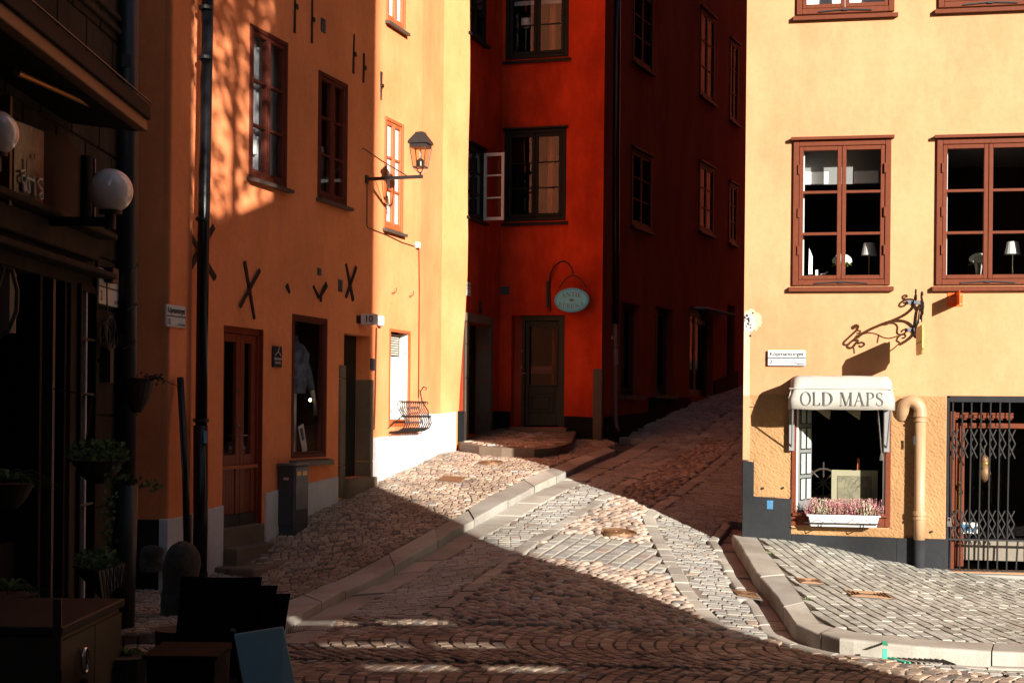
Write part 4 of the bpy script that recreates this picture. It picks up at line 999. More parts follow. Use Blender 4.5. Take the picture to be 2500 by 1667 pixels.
for k in range(90):
    s = hp[0] + rnd.gauss(0, .16); z = hp[1] + .1 - abs(rnd.gauss(0, .12)); h = .12 + rnd.uniform(-.1, .1); a = rnd.uniform(0, 6.28); r = .03
    q.add([FC.w(s, z, h), FC.w(s + r * math.cos(a), z + r * math.sin(a), h + .02), FC.w(s + r * math.cos(a + 1), z + r * math.sin(a + 1), h)], [(0, 1, 2)], rnd.random())
hpp = thing('hanging_plant', FC.w(hp[0], hp[1], .12), 'trailing green plant under the massage shop canopy', 'plant')
q.build('foliage', M['ivy'], hpp)
MB().lathe(FC.w(hp[0], hp[1], .12), [(.06, 0), (.1, .12), (.11, .14)], 10).build('plant_pot', M['basket'], hpp)
# drainpipe of the red house
dp = thing('two_tone_drainpipe', FC.w(.35, T(*pt(FC, .35, .1)), .1), 'drainpipe black above and pinkish grey below on the side wall of the red house', 'drainpipe')
def pC(u, v, h=.09): return FC.w(*FC.px(u, v, h), h)
MB().tube([pC(1503, 790), pC(1505, 300), pC(1508, -60)], .062, 14).build('upper_pipe', M['pipe_black'], dp, smooth=True)
MB().tube([pC(1511, 1052, .16), pC(1505, 1040, .12), pC(1503, 1020), pC(1503, 900), pC(1502, 785)], .036, 12).build('lower_pipe', M['pipe_grey'], dp, smooth=True)
s, z = FC.px(1504, 872, .13); MB().prism(FC, [(s - .07, z + .14), (s + .08, z + .14), (s + .09, z - .04), (s + .12, z - .12), (s - .06, z - .14)], .131, .134).build('torn_notice', M['note'], dp)
MB().box(FC, FC.px(1488, 824)[0], FC.px(1494, 824)[0], .0, .04, FC.px(1490, 828)[1], FC.px(1490, 822)[1]).build('pipe_clamp', M['chrome'], dp)
# closing building at the end of the side street and the yellow house flank
tag(MB().hprism([(-4, 42), (22, 42), (22, 48), (-4, 48)], -.5, 24).build('end_house', M['reddark']), 'dark house front closing the far end of the side street', 'house')
# ------------------------------------------------------------------ yellow house
yb = thing('yellow_house', (5.2, 17.6, T(4.5, 16.6)), 'sunlit yellow corner house with brown windows above a rough ochre ground floor', 'house')
Y1 = DR(FY, (1822, 325), (2047, 320), (2044, 655), (1820, 656)); 
_a = FY.px(*D(2150, 500))[0]; _z = FY.px(*D(2160, 655))[1]; _zt = FY.px(*D(2160, 320))[1]
Y2 = [_a, _a + (Y1[1] - Y1[0]) * 1.03, _z, _zt]
_z = FY.px(*D(1935, 32))[1]; Y3 = [Y1[0] + .02, Y1[1] + .02, _z, _z + (Y1[3] - Y1[2])]
_z = FY.px(*D(2160, 20))[1]; Y4 = [Y2[0], Y2[1], _z, _z + (Y1[3] - Y1[2])]
SW = FY.rect((1933, 975), (2175, 975), (2173, 1284), (1931, 1283))
GT = FY.rect((2307, 966), (2497, 967), (2500, 1396), (2312, 1393)); GT[1] = GT[0] + 1.15
YH = [Y1 + [.1], Y2 + [.1], Y3 + [.1], Y4 + [.1], SW + [.1], GT + [.22]]
zrb = FY.px(2100, 966)[1]
hole_wall('wall', FY, 0, sY1, -.6, ZT, YH, M['yellow'], yb)
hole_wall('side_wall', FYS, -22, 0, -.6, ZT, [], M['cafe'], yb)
_e = pt(FY, sY1)
MB().add([(2.73, 16.8, ZT), (_e[0], _e[1], ZT), (_e[0] + 8, _e[1] + 20, ZT), (2.73 + 9, 16.8 + 20, ZT)], [(0, 1, 2, 3)]).build('roof', M['darkwood'], yb)
MB().box(FY, .0, sY1 - .01, -.3, -.26, ZT - .5, ZT + 2.5).build('parapet', M['reddark'], yb)
# rough ochre render: displaced skin with openings
def rough_skin(F, s0, s1, z0f, z1f, holes, h0, amp, st, mat, parent, name):
    rr = np.random.RandomState(3); ns = int((s1 - s0) / st); nz = int((zrb + .02 - .0) / st) + 1
    A = rr.rand(nz + 3, ns + 3)
    Bm = (A[:-2, :-2] + A[1:-1, 1:-1] * 2 + A[2:, 2:] + A[1:-1, :-2] + A[:-2, 1:-1] + A[1:-1, 2:] + A[2:, 1:-1]) / 8
    Bm = (Bm - Bm.min()) / (Bm.max() - Bm.min())
    mb = MB(); ok = {}
    for j in range(nz + 1):
        for i in range(ns + 1):
            s = s0 + (s1 - s0) * i / ns; z = zrb - .0 - st * j
            b_ = min(Bm.shape[0] - 1, j), min(Bm.shape[1] - 1, i)
            mb.v.append(F.w(s + (A[b_] - .5) * st * .6, z + (0 if j == 0 else (A[b_[1] % A.shape[0], b_[0] % A.shape[1]] - .5) * st * .5), h0 + amp * float(Bm[b_]) ** 1.5))
    for j in range(nz):
        for i in range(ns):
            s = s0 + (s1 - s0) * (i + .5) / ns; z = zrb - st * (j + .5)
            if z < z0f(s): continue
            if any(h[0] - h[4] < s < h[1] + h[5] and h[2] - h[6] < z < h[3] + .5 for h in holes): continue
            a = j * (ns + 1) + i; mb.f.append((a, a + ns + 1, a + ns + 2, a + 1))
    return mb.build(name, M[mat], parent)
blk = [FY.px(u, v) for u, v in ((1814, 1122), (1841, 1128), (1840, 1211), (1932, 1217), (1931, 1303), (2189, 1312), (2305, 1315))]
def zblk(s):
    if s < blk[1][0]: return blk[0][1]
    if s < blk[3][0]: return blk[2][1]
    if s < blk[5][0]: return blk[4][1] + (blk[5][1] - blk[4][1]) * (s - blk[4][0]) / (blk[5][0] - blk[4][0])
    return blk[6][1]
sr0 = FY.px(1832, 1000)[0]; sr1 = GT[0] - .01
rough_skin(FY, sr0, sr1, zblk, None, [SW + [0.0, .0, .02]], .006, .012, .0095, 'ochre', yb, 'rough_render')
MB().box(FY, .001, sr0, 0, .018, blk[0][1], zrb - .01).build('smooth_border', M['ochre_s'], yb)
MB().box(FY, .001, FY.px(1830, 900)[0], 0, .004, zrb - .008, FY.px(1820, 800)[1]).build('beige_corner_strip', M['patch_beige'], yb)
c_ = FY.px(1834, 783); k_ = FY.px(1826, 788); rp = random.Random(5)
ra_ = [.85 + .35 * rp.random() for _ in range(40)]
MB().prism(FY, [(max(.002, c_[0] + .11 * ra_[k] * math.cos(2 * math.pi * k / 40)), c_[1] + .12 * ra_[(k * 3) % 40] * math.sin(2 * math.pi * k / 40)) for k in range(40)], .0, .003).build('plaster_patch', M['patch_beige'], yb)
MB().prism(FY, [(max(.002, k_[0] + .085 * ra_[(k * 7) % 40] * math.cos(2 * math.pi * k / 40)), k_[1] + .10 * ra_[(k * 5) % 40] * math.sin(2 * math.pi * k / 40)) for k in range(40)], .003, .007).build('plaster_patch', M['pale_patch'], yb)
q = MB()
for k in range(14):
    s_, z_ = max(.01, k_[0] + rp.uniform(-.08, .06)), k_[1] + rp.gauss(0, .07); r1 = rp.uniform(.006, .02)
    q.prism(FY, [(s_ + r1 * rp.uniform(.4, 1.2) * math.cos(b), z_ + r1 * rp.uniform(.4, 1.3) * math.sin(b)) for b in [2 * math.pi * j / 9 for j in range(9)]], .0072, .0085)
tag(q.build('bare_hole', M['black'], yb), kind='stuff')
# black plinth
def pl(pts): return plinth(FY, pts, yb, 'plinth_black', .045)
pl([(0, -.3), (blk[3][0], -.3), (blk[3][0], blk[3][1]), (blk[2][0], blk[2][1]), (blk[1][0], blk[1][1]), (0, blk[0][1])])
pl([(blk[3][0] + .001, -.3), (blk[5][0], -.3), (blk[5][0], blk[5][1]), (blk[4][0] + .001, blk[4][1])])
MB().box(FY, blk[5][0] + .001, GT[0] - .002, -.02, .048, -.3, blk[6][1]).build('plinth', M['plinth_black'], yb)
s, z = FY.px(1880, 1231); MB().box(FY, s - .035, s + .035, .0455, .048, z - .05, z + .05).build('sticker', M['blue_sticker'], yb)
for u, v in ((1863, 1191), (1912, 1190), (2274, 1297)):
    s, z = FY.px(u, v); MB().tube([FY.w(s, z, .0), FY.w(s, z, .035)], .014, 8).build('plug_hole', M['black'], yb)
for i, W in enumerate((Y1, Y2, Y3, Y4)):
    window(FY, W, yb, 'frame_brown', cw=.066, sw=.047, mw=.03, hf=.035, hb=-.08, sill='frame_brown', head='frame_brown', hinges=True, sillh=.06, sillo=.03, gl='glass',
           label=['left hand brown window with four glazed rows of objects inside', 'right hand brown window cut by the picture edge', 'upper left brown window cut by the top edge', 'upper right brown window cut by the top edge'][i])
    room(FY, W, yb, 2.6, h0=-.10, ceil='curtain', side=.55, floor=.7)
# inner white reveal
for W in (Y1, Y2):
    MB().box(FY, W[0] + .12, W[0] + .135, -.40, -.09, W[2] + .1, W[3] - .1).build('inner_reveal', M['white'], yb)
MB().box(FY, Y1[0] + .1, Y1[1] - .1, -.36, -.35, Y1[2] + .73 * (Y1[3] - Y1[2]), Y1[3]).build('blind_or_ceiling_band', M['blind'], yb)  # grey band standing in for the bounce-lit ceiling behind the top panes
for k in (0, 1):
    _x = Y1[0] + (.15 + .60 * k) / 1.15 * (Y1[1] - Y1[0]); MB().box(FY, _x - .01, _x + .27, -.349, -.345, Y1[2] + .735 * (Y1[3] - Y1[2]), Y1[2] + .82 * (Y1[3] - Y1[2])).build('ceiling_bright_patch', M['bright'], yb)  # white patches standing in for the bright lamp panel of that ceiling
for W in (Y3, Y4): MB().box(FY, W[0] + .1, W[1] - .1, -.30, -.28, W[2] - .1, W[2] + .3).build('window_board', M['bright'], yb)
def table_lamp(W, u, lab):
    # height taken from the photograph: the shade just under the middle bar
    s = W[0] + u * (W[1] - W[0]); z0 = W[2] + .07; H = W[3] - W[2]
    o = thing('table_lamp', FY.w(s, z0, -.22), lab, 'table lamp', 'white pleated table lamps in the yellow house windows')
    c = FY.w(s, z0, -.22); mb = MB(); seg = 36
    for r_, z_ in ((.092, .29 * H * .0 + .30), (.088, .305), (.062, .445)):
        for j in range(seg): a = 2 * math.pi * j / seg; rr_ = r_ * (1 + .025 * (j % 2)); mb.v.append((c[0] + rr_ * math.cos(a), c[1] + rr_ * math.sin(a), c[2] + z_))
    for i in range(2):
        for j in range(seg): a_ = i * seg + j; b2 = i * seg + (j + 1) % seg; mb.f.append((a_, b2, b2 + seg, a_ + seg))
    mb.build('lamp_shade', M['white'], o)
    MB().lathe(c, [(.05, 0), (.05, .01), (.008, .02), (.008, .30)], 10).build('lamp_stem', M['chrome'], o)
    return o
table_lamp(Y1, .80, 'white pleated table lamp in the left hand brown window'); table_lamp(Y2, .77, 'white pleated table lamp in the right hand window at the picture edge')
def flowers(W, u, lab):
    s = W[0] + u * (W[1] - W[0]); c = FY.w(s, W[2] + .07, -.2)
    o = thing('vase_of_hydrangea', c, lab, 'flower vase', 'white flowers in vases in the yellow house windows')
    MB().lathe(c, [(.022, 0), (.045, .19), (.05, .205)], 12).build('vase', M['cream'], o, smooth=True)
    q = MB()
    for k in range(190):
        a = rnd.uniform(0, 6.28); el = rnd.uniform(-.2, 1.5); R = .085; p = (c[0] + R * 1.15 * math.cos(a) * math.cos(el), c[1] + R * math.sin(a) * math.cos(el), c[2] + .235 + R * .75 * math.sin(el))
        for b in range(4):
            an = b * math.pi / 2 + a; dx, dz = .016 * math.cos(an), .016 * math.sin(an)
            q.add([p, (p[0] + dx - dz * .5, p[1] - .004, p[2] + dz + dx * .5), (p[0] + dx * 1.2, p[1], p[2] + dz * 1.2), (p[0] + dx + dz * .5, p[1] - .004, p[2] + dz - dx * .5)], [(0, 1, 2, 3)], rnd.random())
    q.build('blossom', M['petal'], o)
    q = MB()
    for k in range(8):
        a = 2 * math.pi * k / 8; e_ = (math.cos(a), math.sin(a)); l = .13
        q.add([(c[0] + e_[0] * .04, c[1] + e_[1] * .04, c[2] + .2), (c[0] + e_[0] * l * .7 - e_[1] * .03, c[1] + e_[1] * l * .7 + e_[0] * .03, c[2] + .2), (c[0] + e_[0] * l, c[1] + e_[1] * l, c[2] + .175), (c[0] + e_[0] * l * .7 + e_[1] * .03, c[1] + e_[1] * l * .7 - e_[0] * .03, c[2] + .2)], [(0, 1, 2, 3)], .7)
    q.build('leaves', M['ivy'], o)
flowers(Y1, .52, 'white hydrangea in a slim vase in the left hand brown window'); flowers(Y2, .44, 'white hydrangea in a slim vase in the right hand window at the picture edge')
# candle, book and glass animal
sc_ = Y1[0] + .19 * (Y1[1] - Y1[0]); o = MB().prism(FY, [(sc_ - .02, Y1[2] + .15), (sc_ + .025, Y1[2] + .15), (sc_ + .025, Y1[2] + .36), (sc_ - .015, Y1[2] + .46)], -.2, -.18).build('white_shard_ornament', M['bright']); tag(o, 'tall pointed white ornament on the sill of the left hand brown window', 'ornament')
o = MB().box(FY, sc_ + .06, sc_ + .09, -.26, -.16, Y1[2] + .075, Y1[2] + .20).build('white_book', M['white']); tag(o, 'upright white book on the sill of the left hand brown window', 'book')
o = thing('glass_animal', FY.w(sc_ + .15, Y1[2] + .07, -.2), 'small clear glass animal figure beside the upright white book', 'figurine')
q = MB(); c = FY.w(sc_ + .15, Y1[2] + .07, -.2)
q.tube([(c[0] - .03, c[1], c[2] + .07), (c[0] + .03, c[1], c[2] + .075), (c[0] + .05, c[1], c[2] + .11), (c[0] + .07, c[1], c[2] + .10)], [.02, .022, .016, .010], 8)
for dx in (-.03, .03):
    for dy in (-.01, .01): q.tube([(c[0] + dx, c[1] + dy, c[2]), (c[0] + dx, c[1] + dy, c[2] + .06)], .006, 5)
q.build('body', M['chrome'], o, smooth=True)
# little fix plate: street sign
street_sign(FY, FY.rect((1874, 855), (1967, 855), (1967, 892), (1875, 893), .02), 'Köpmantorget', '2', 'kv. Pegasus', 'white street name sign reading Köpmantorget 2 on the sunlit yellow wall', .02)
# orange flag sign
r = FY.rect((2313, 714), (2350, 714), (2350, 748), (2313, 748)); o = thing('orange_hydrant_sign', FY.w(r[0], r[2], 0), 'orange enamel sign with a projecting flag plate under the right hand window', 'sign')
MB().box(FY, r[0], r[1], .004, .010, r[2], r[3]).build('back_plate', M['orange_sign'], o)
sm = FY.px(2334, 730)[0]; Fq = Fr(pt(FY, sm), FY.n)
MB().box(Fq, 0.0, .33, -.003, .003, r[2] + .004, r[3] - .004).build('flag_plate', M['orange_sign'], o)
q = MB(); zc = (r[2] + r[3]) / 2
q.box(FY, r[0] + .02, r[0] + .028, .0102, .012, zc - .03, zc + .04); q.tube([FY.w(r[0] + .065 + .022 * math.cos(a), zc - .005 + .022 * math.sin(a), .011) for a in [2 * math.pi * k / 12 for k in range(13)]], .003, 4, cap=False); q.build('engraved_mark', M['note'], o)
for x in (r[1] - .02, r[1] - .06):
    for y in (r[2] + .025, r[3] - .025): MB().tube([FY.w(x, y, .010), FY.w(x, y, .014)], .006, 6).build('screw', M['white'], o)
# wrought iron bracket: drawn in its own plane, which stands out from the wall
sb = FY.px(2232, 780)[0]; Fw = Fr(pt(FY, sb), FY.n)
vref = lambda X, Y: Y - .46 * (1845 - X)
def sh(X, Y):
    p = (1845 - X) / 7.35 / (.80 * 208); v = 680 + vref(X, Y) / 7.35
    return (p, FY.px(2232, v)[1])
bk = thing('wrought_iron_bracket', Fw.w(0, sh(1845, 900)[1], 0), 'ornate scrolled wrought iron sign bracket with its long shadow on the yellow wall', 'sign bracket')
def smooth(P, n=5):
    out = []
    for i in range(len(P) - 1):
        p0, p1, p2, p3 = P[max(i - 1, 0)], P[i], P[i + 1], P[min(i + 2, len(P) - 1)]
        for k in range(n):
            t = k / n
            out.append(tuple(.5 * ((2 * p1[c]) + (-p0[c] + p2[c]) * t + (2 * p0[c] - 5 * p1[c] + 4 * p2[c] - p3[c]) * t * t + (-p0[c] + 3 * p1[c] - 3 * p2[c] + p3[c]) * t ** 3) for c in (0, 1)))
    return out + [P[-1]]
CUR = [([(1840, 400), (1780, 372), (1690, 380), (1610, 430), (1580, 480), (1620, 505), (1680, 480), (1705, 440), (1660, 435)], .009),
       ([(1690, 380), (1640, 350), (1650, 310), (1700, 300), (1715, 320), (1680, 340)], .008),
       ([(1840, 400), (1825, 470), (1780, 560), (1640, 670), (1400, 780), (1330, 800), (1100, 900), (950, 985), (870, 1040)], .013),
       ([(1400, 775), (1560, 755), (1700, 780), (1800, 860), (1835, 930), (1800, 1030), (1700, 1120), (1600, 1180)], .014),
       ([(1400, 800), (1500, 805), (1555, 860), (1550, 960), (1580, 1000), (1640, 1000), (1700, 960), (1690, 915), (1640, 930), (1625, 965)], .008),
       ([(1590, 1140), (1545, 1110), (1570, 1050), (1630, 1005), (1690, 1010), (1690, 1050), (1640, 1070)], .008),
       ([(900, 1010), (1050, 970), (1180, 985), (1300, 1045), (1420, 1070), (1560, 1030)], .006),
       ([(870, 1040), (780, 1110), (700, 1190), (710, 1235), (780, 1230), (830, 1170), (870, 1130), (870, 1100), (820, 1105)], .011),
       ([(880, 1160), (950, 1140), (990, 1180), (930, 1220), (900, 1200)], .009),
       ([(700, 1180), (640, 1180), (640, 1130), (760, 1010), (850, 920), (880, 850), (840, 825), (780, 860), (790, 890), (840, 860)], .010),
       ([(870, 930), (915, 930), (910, 970), (860, 975)], .007),
       ([(1240, 1000), (1225, 1080), (1215, 1150)], .006), ([(805, 1230), (815, 1290), (820, 1340)], .006),
       ([(1600, 1150), (1500, 1250), (1430, 1300)], .006)]
for P, rr_ in CUR:
    MB().tube([Fw.w(*sh(x, y), 0) for x, y in smooth(P)], rr_ * 1.25, 6).build('scroll', M['iron_rust'], bk, smooth=True)
MB().tube([Fw.w(*sh(1410, 775), 0), Fw.w(*sh(1360, 800), 0), Fw.w(*sh(1310, 820), 0)], [.014, .026, .014], 8).build('collar', M['iron_rust'], bk)
MB().tube([Fw.w(*sh(930, 1005), 0), Fw.w(*sh(870, 1035), 0), Fw.w(*sh(830, 1060), 0)], [.012, .024, .012], 8).build('collar', M['iron_rust'], bk)
for v in (738, 805):
    z = FY.px(2232, v)[1]; MB().box(FY, sb - .09, sb + (.07 if v < 760 else .01), .002, .012, z - .022, z + .022).box(Fw, 0, .05, -.008, .008, z - .02, z + .02).build('wall_plate', M['grey_metal'], bk)
bp = [(1325, 1095), (1345, 1130), (1385, 1140), (1420, 1130), (1440, 1480), (1445, 1560), (1370, 1640), (1250, 1700), (1230, 1750), (880, 1920), (650, 1900), (560, 1780), (560, 1560), (620, 1480), (640, 1410)]
zt_, zb_ = sh(1000, 1250)[1], 0
bo = [(.345, 759), (.37, 762), (.40, 757), (.95, 757), (.975, 764), (1.0, 768), (1.0, 808), (.975, 812), (.95, 820), (.40, 820), (.375, 812), (.345, 808)]
bz = lambda v: FY.px(2232, v * 1.06293)[1]
o = bevel(MB().prism(Fw, [(p, bz(v)) for p, v in bo], -.012, .012).build('sign_board', M['ochre_sign'], bk), .003)
MB().box(Fw, .40, .95, -.016, .016, bz(795), bz(793)).build('board_band', M['black'], bk)
# canvas awning OLD MAPS
aw = thing('shop_awning', FY.w((SW[0] + SW[1]) / 2, SW[3] - .1, .2), 'cream canvas basket awning lettered OLD MAPS above the map shop window', 'awning')
# valance plane stands AD_ metres in front of the wall
AD_ = .58
r = FY.rect((1924, 950), (2186, 950), (2186, 1002), (1925, 998), AD_)
zt = FY.px(2050, 921, .1)[1]
a, b, zv0, zv1 = r
mb = MB(); ns = 26; prof = [(AD_, zv0), (AD_ + .004, (zv0 + zv1) / 2), (AD_, zv1), (AD_ - .012, zv1 + .07), (AD_ - .05, zv1 + .13), (AD_ - .11, zv1 + .155), (.20, zt - .01), (.02, zt + .02)]
for i in range(ns + 1):
    t = i / ns; edge = max(0, abs(t - .5) * 2 - .86) / .14
    s = a + (b - a) * t; dr_ = .06 * edge ** 2
    for k, (h, z) in enumerate(prof):
        mb.v.append(FY.w(s + (.0 if k < 2 else -(t - .5) * .06), z - dr_ * (k > 1) + .002 * math.sin(t * 23 + k) * (k == 0) + .002 * math.sin(t * 17 + k * 2), h - dr_ * .7 + .004 * math.sin(9 * t + k)))
K = len(prof)
for i in range(ns):
    for k in range(K - 1): a_ = i * K + k; mb.f.append((a_, a_ + K, a_ + K + 1, a_ + 1))
o = mb.build('canvas', M['cream'], aw, smooth=True); sm_ = o.modifiers.new('thick', 'SOLIDIFY'); sm_.thickness = .006
for e_, i0 in ((a, 0), (b, ns)):
    mb2 = MB(); vs = [mb.v[i0 * K + k] for k in range(K)]; wv = [FY.w(e_ + (.03 if i0 == 0 else -.03), zv0, .02)]
    mb2.add(vs + wv, [tuple(range(K + 1))]); mb2.build('side_panel', M['cream'], aw)
MB().tube([FY.w(a + .01 + (b - a - .02) * k / 20, zv1 + .005, AD_ + .006) for k in range(21)], .005, 5).build('seam', M['cream'], aw)
serif('OLD MAPS', FY, a + (b - a) * .11, a + (b - a) * .90, zv0 + .045, (zv1 - zv0) * .66, AD_ + .012, M['letter_grey'], aw)
for s_ in (a + .05, b - .05):
    MB().box(FY, s_ - .03, s_ + .03, .05, .09, zv0 - .48, zv0 + .02).build('arm_housing', M['blind'], aw)
    MB().tube([FY.w(s_, zv0 - .44, .08), FY.w(s_, zv0 + .01, AD_ - .02)], .009, 6).build('folding_arm', M['blind'], aw)
MB().tube([FY.w(b - .10, zv0 - .55, .06), FY.w(b - .16, zv0 + .02, .2)], .006, 5).tube([FY.w(b - .11, zv0 - .58, .05), FY.w(b - .10, zv0 - .50, .05)], .018, 6).build('crank_rod', M['chrome'], aw)
# map shop window
s0, s1, z0, z1 = SW
gl = FY.rect((1949, 1000), (2157, 1000), (2155, 1248), (1948, 1250), -.02); gl[3] = z1 - .08
q = MB(); q.box(FY, s0, gl[0] - .02, -.1, .03, z0, z1).box(FY, gl[1] + .02, s1, -.1, .03, z0, z1).box(FY, gl[0] - .02, gl[1] + .02, -.1, .028, z1 - .08, z1).box(FY, gl[0] - .02, gl[1] + .02, -.1, .028, z0, gl[2] - .01)
w = bevel(q.build('shop_window', M['frame_brown'], yb, label='map shop window in a wide red brown frame'), .006)
q = MB(); q.box(FY, gl[0] - .02, gl[0], -.06, .0, gl[2] - .01, gl[3]).box(FY, gl[1], gl[1] + .02, -.06, .0, gl[2] - .01, gl[3]); q.build('bead', M['white'], w)
MB().add([FY.w(gl[0], gl[2], -.03), FY.w(gl[1], gl[2], -.03), FY.w(gl[1], gl[3], -.03), FY.w(gl[0], gl[3], -.03)], [(0, 1, 2, 3)]).build('pane', M['glass'], w)
MB().box(FY, s0 + .02, s1 - .02, .03, .07, gl[2] - .05, gl[2] - .02).build('sill', M['frame_brown'], w)
room(FY, SW, yb, 2.0, h0=-.11, side=.3, floor=.0)
# white side board with framed prints inside the window
fs = Fr(pt(FY, gl[0] + .01, -.06), (FY.d[0] * .35 - FY.n[0] * .94, FY.d[1] * .35 - FY.n[1] * .94))
MB().box(fs, 0, .45, -.02, 0, gl[2], gl[3]).build('side_screen', M['blind'], yb)
for k in range(5):
    zc = gl[2] + .12 + .30 * k
    for j in range(2):
        x0 = .04 + j * .20
        pf = MB().box(fs, x0, x0 + .16, -.001, .012, zc, zc + .26).build('framed_print', M['black']); tag(pf, 'black framed print, %s, %s column, inside the map shop window' % (['lowest row', 'second row up', 'third row up', 'fourth row up', 'top row'][k], ['front', 'rear'][j]), 'framed print', 'framed prints inside the map shop window')
        MB().box(fs, x0 + .012, x0 + .148, .012, .014, zc + .012, zc + .248).build('print_sheet', plain('pale_blue_paper', (.45, .5, .45), .8), pf) if k + j == 0 else MB().box(fs, x0 + .012, x0 + .148, .012, .014, zc + .012, zc + .248).build('print_sheet', bpy.data.materials['pale_blue_paper'], pf)
# the map on its easel
mr = FY.rect((2032, 1145), (2144, 1150), (2142, 1225), (2028, 1225), -.3)
mo = thing('framed_map', FY.w((mr[0] + mr[1]) / 2, mr[2], -.32), 'antique map in a wide cream mount standing in the map shop window', 'map')
zb2 = gl[2] + .02
MB().box(FY, mr[0], mr[1], -.32, -.30, mr[2] - .06, mr[3]).build('mount', M['paper'], mo)
mi = [mr[0] + .065, mr[1] - .07, mr[2] + .0, mr[3] - .07]
MB().box(FY, mi[0], mi[1], -.2995, -.298, mi[2], mi[3]).build('map_sheet', plain('aged_map_paper', (.20, .18, .12), .9, var=.3, scale=12), mo)
q = MB(); rm = random.Random(3)
def mline(P, r_): q.tube([FY.w(mi[0] + (mi[1] - mi[0]) * x, mi[2] + (mi[3] - mi[2]) * y, -.2975) for x, y in P], r_, 3)
mline([(.01, .01), (.99, .01), (.99, .99), (.01, .99), (.01, .01)], .0025)
for k in range(12):
    x, y = rm.uniform(.12, .75), rm.uniform(.15, .8); P = [(x, y)]; a = rm.uniform(0, 6.3)
    for j in range(16):
        a += rm.uniform(-.9, .9); x += .028 * math.cos(a); y += .045 * math.sin(a); x = min(.93, max(.05, x)); y = min(.93, max(.06, y)); P.append((x, y))
    mline(P, .0018)
mline([(.06 + .05 * math.cos(a * .6), .12 + .07 * math.sin(a * .6)) for a in range(12)], .0016)
mline([(.10 + .05 * math.cos(a * .6), .86 + .07 * math.sin(a * .6)) for a in range(12)], .0016); mline([(.87 + .05 * math.cos(a * .6), .86 + .07 * math.sin(a * .6)) for a in range(12)], .0016)
q.build('engraving_lines', M['black'], mo)
MB().box(FY, (mr[0] + mr[1]) / 2 + .03, (mr[0] + mr[1]) / 2 + .06, -.36, -.33, mr[2] - .2, mr[3] + .14).build('easel', M['frame_or'], mo)
# ship's wheel
wc = FY.px(2010, 1178, -.6); o = thing('ships_wheel', FY.w(wc[0], wc[1], -.6), 'dark wooden ship wheel standing behind the map', 'ship wheel'); q = MB()
q.tube([FY.w(wc[0] + .17 * math.cos(a), wc[1] + .17 * math.sin(a), -.6) for a in [2 * math.pi * k / 20 for k in range(21)]], .014, 6, cap=False).build('rim', M['darkwood'], o)
q = MB()
for k in range(8): a = math.pi / 4 * k; q.tube([FY.w(wc[0], wc[1], -.6), FY.w(wc[0] + .25 * math.cos(a), wc[1] + .25 * math.sin(a), -.6)], .010, 5)
q.build('spokes', M['darkwood'], o)
for i, (u, v) in enumerate(((2012, 1020), (2085, 1021))):      # shop spot shades
    s, z = FY.px(u - 3, v - 8, -.15); o = MB().prism(FY, [(s - .09, z + .06), (s + .09, z + .05), (s + .08, z - .06)], -.17, -.15).build('hanging_pennant', M['paper']); tag(o, ['left', 'right'][i] + ' of two small paper pennants hanging at the top of the map shop window', 'pennant')
# heather trough
r = FY.rect((1970, 1255), (2148, 1258), (2145, 1285), (1974, 1283), .2)
tr = thing('heather_trough', FY.w((r[0] + r[1]) / 2, r[2], .17), 'white plastic trough of pink heather under the map shop window', 'flower trough')
zt = r[3]
q = MB(); a, b = r[0], r[1]
q.hexa([FY.w(a + .03, r[2] - .01, .20), FY.w(b - .03, r[2] - .01, .20), FY.w(b - .03, r[2] - .01, .09), FY.w(a + .03, r[2] - .01, .09), FY.w(a, zt, .235), FY.w(b, zt, .235), FY.w(b, zt, .06), FY.w(a, zt, .06)])
bevel(q.build('trough', M['white'], tr), .008)
MB().box(FY, a - .012, b + .012, .05, .245, zt - .018, zt).build('rim', M['white'], tr)
q = MB(); zz_ = r[2] + .035
q.tube([FY.w(a - .04, zz_, .25), FY.w(b + .0, zz_, .25)], .007, 5)
for x in (a + .15, b - .18): q.tube([FY.w(x, zz_, .25), FY.w(x, r[2] - .03, .22), FY.w(x, r[2] - .03, .0)], .007, 5)
for x in (a + .16, a + .55):
    q.tube([FY.w(x - .1, zz_ + .01, .25), FY.w(x - .03, zz_ + .05, .25), FY.w(x + .04, zz_ + .02, .25), FY.w(x + .12, zz_ + .05, .25), FY.w(x + .2, zz_ + .01, .25)], .003, 4)
q.build('iron_holder', M['iron'], tr)
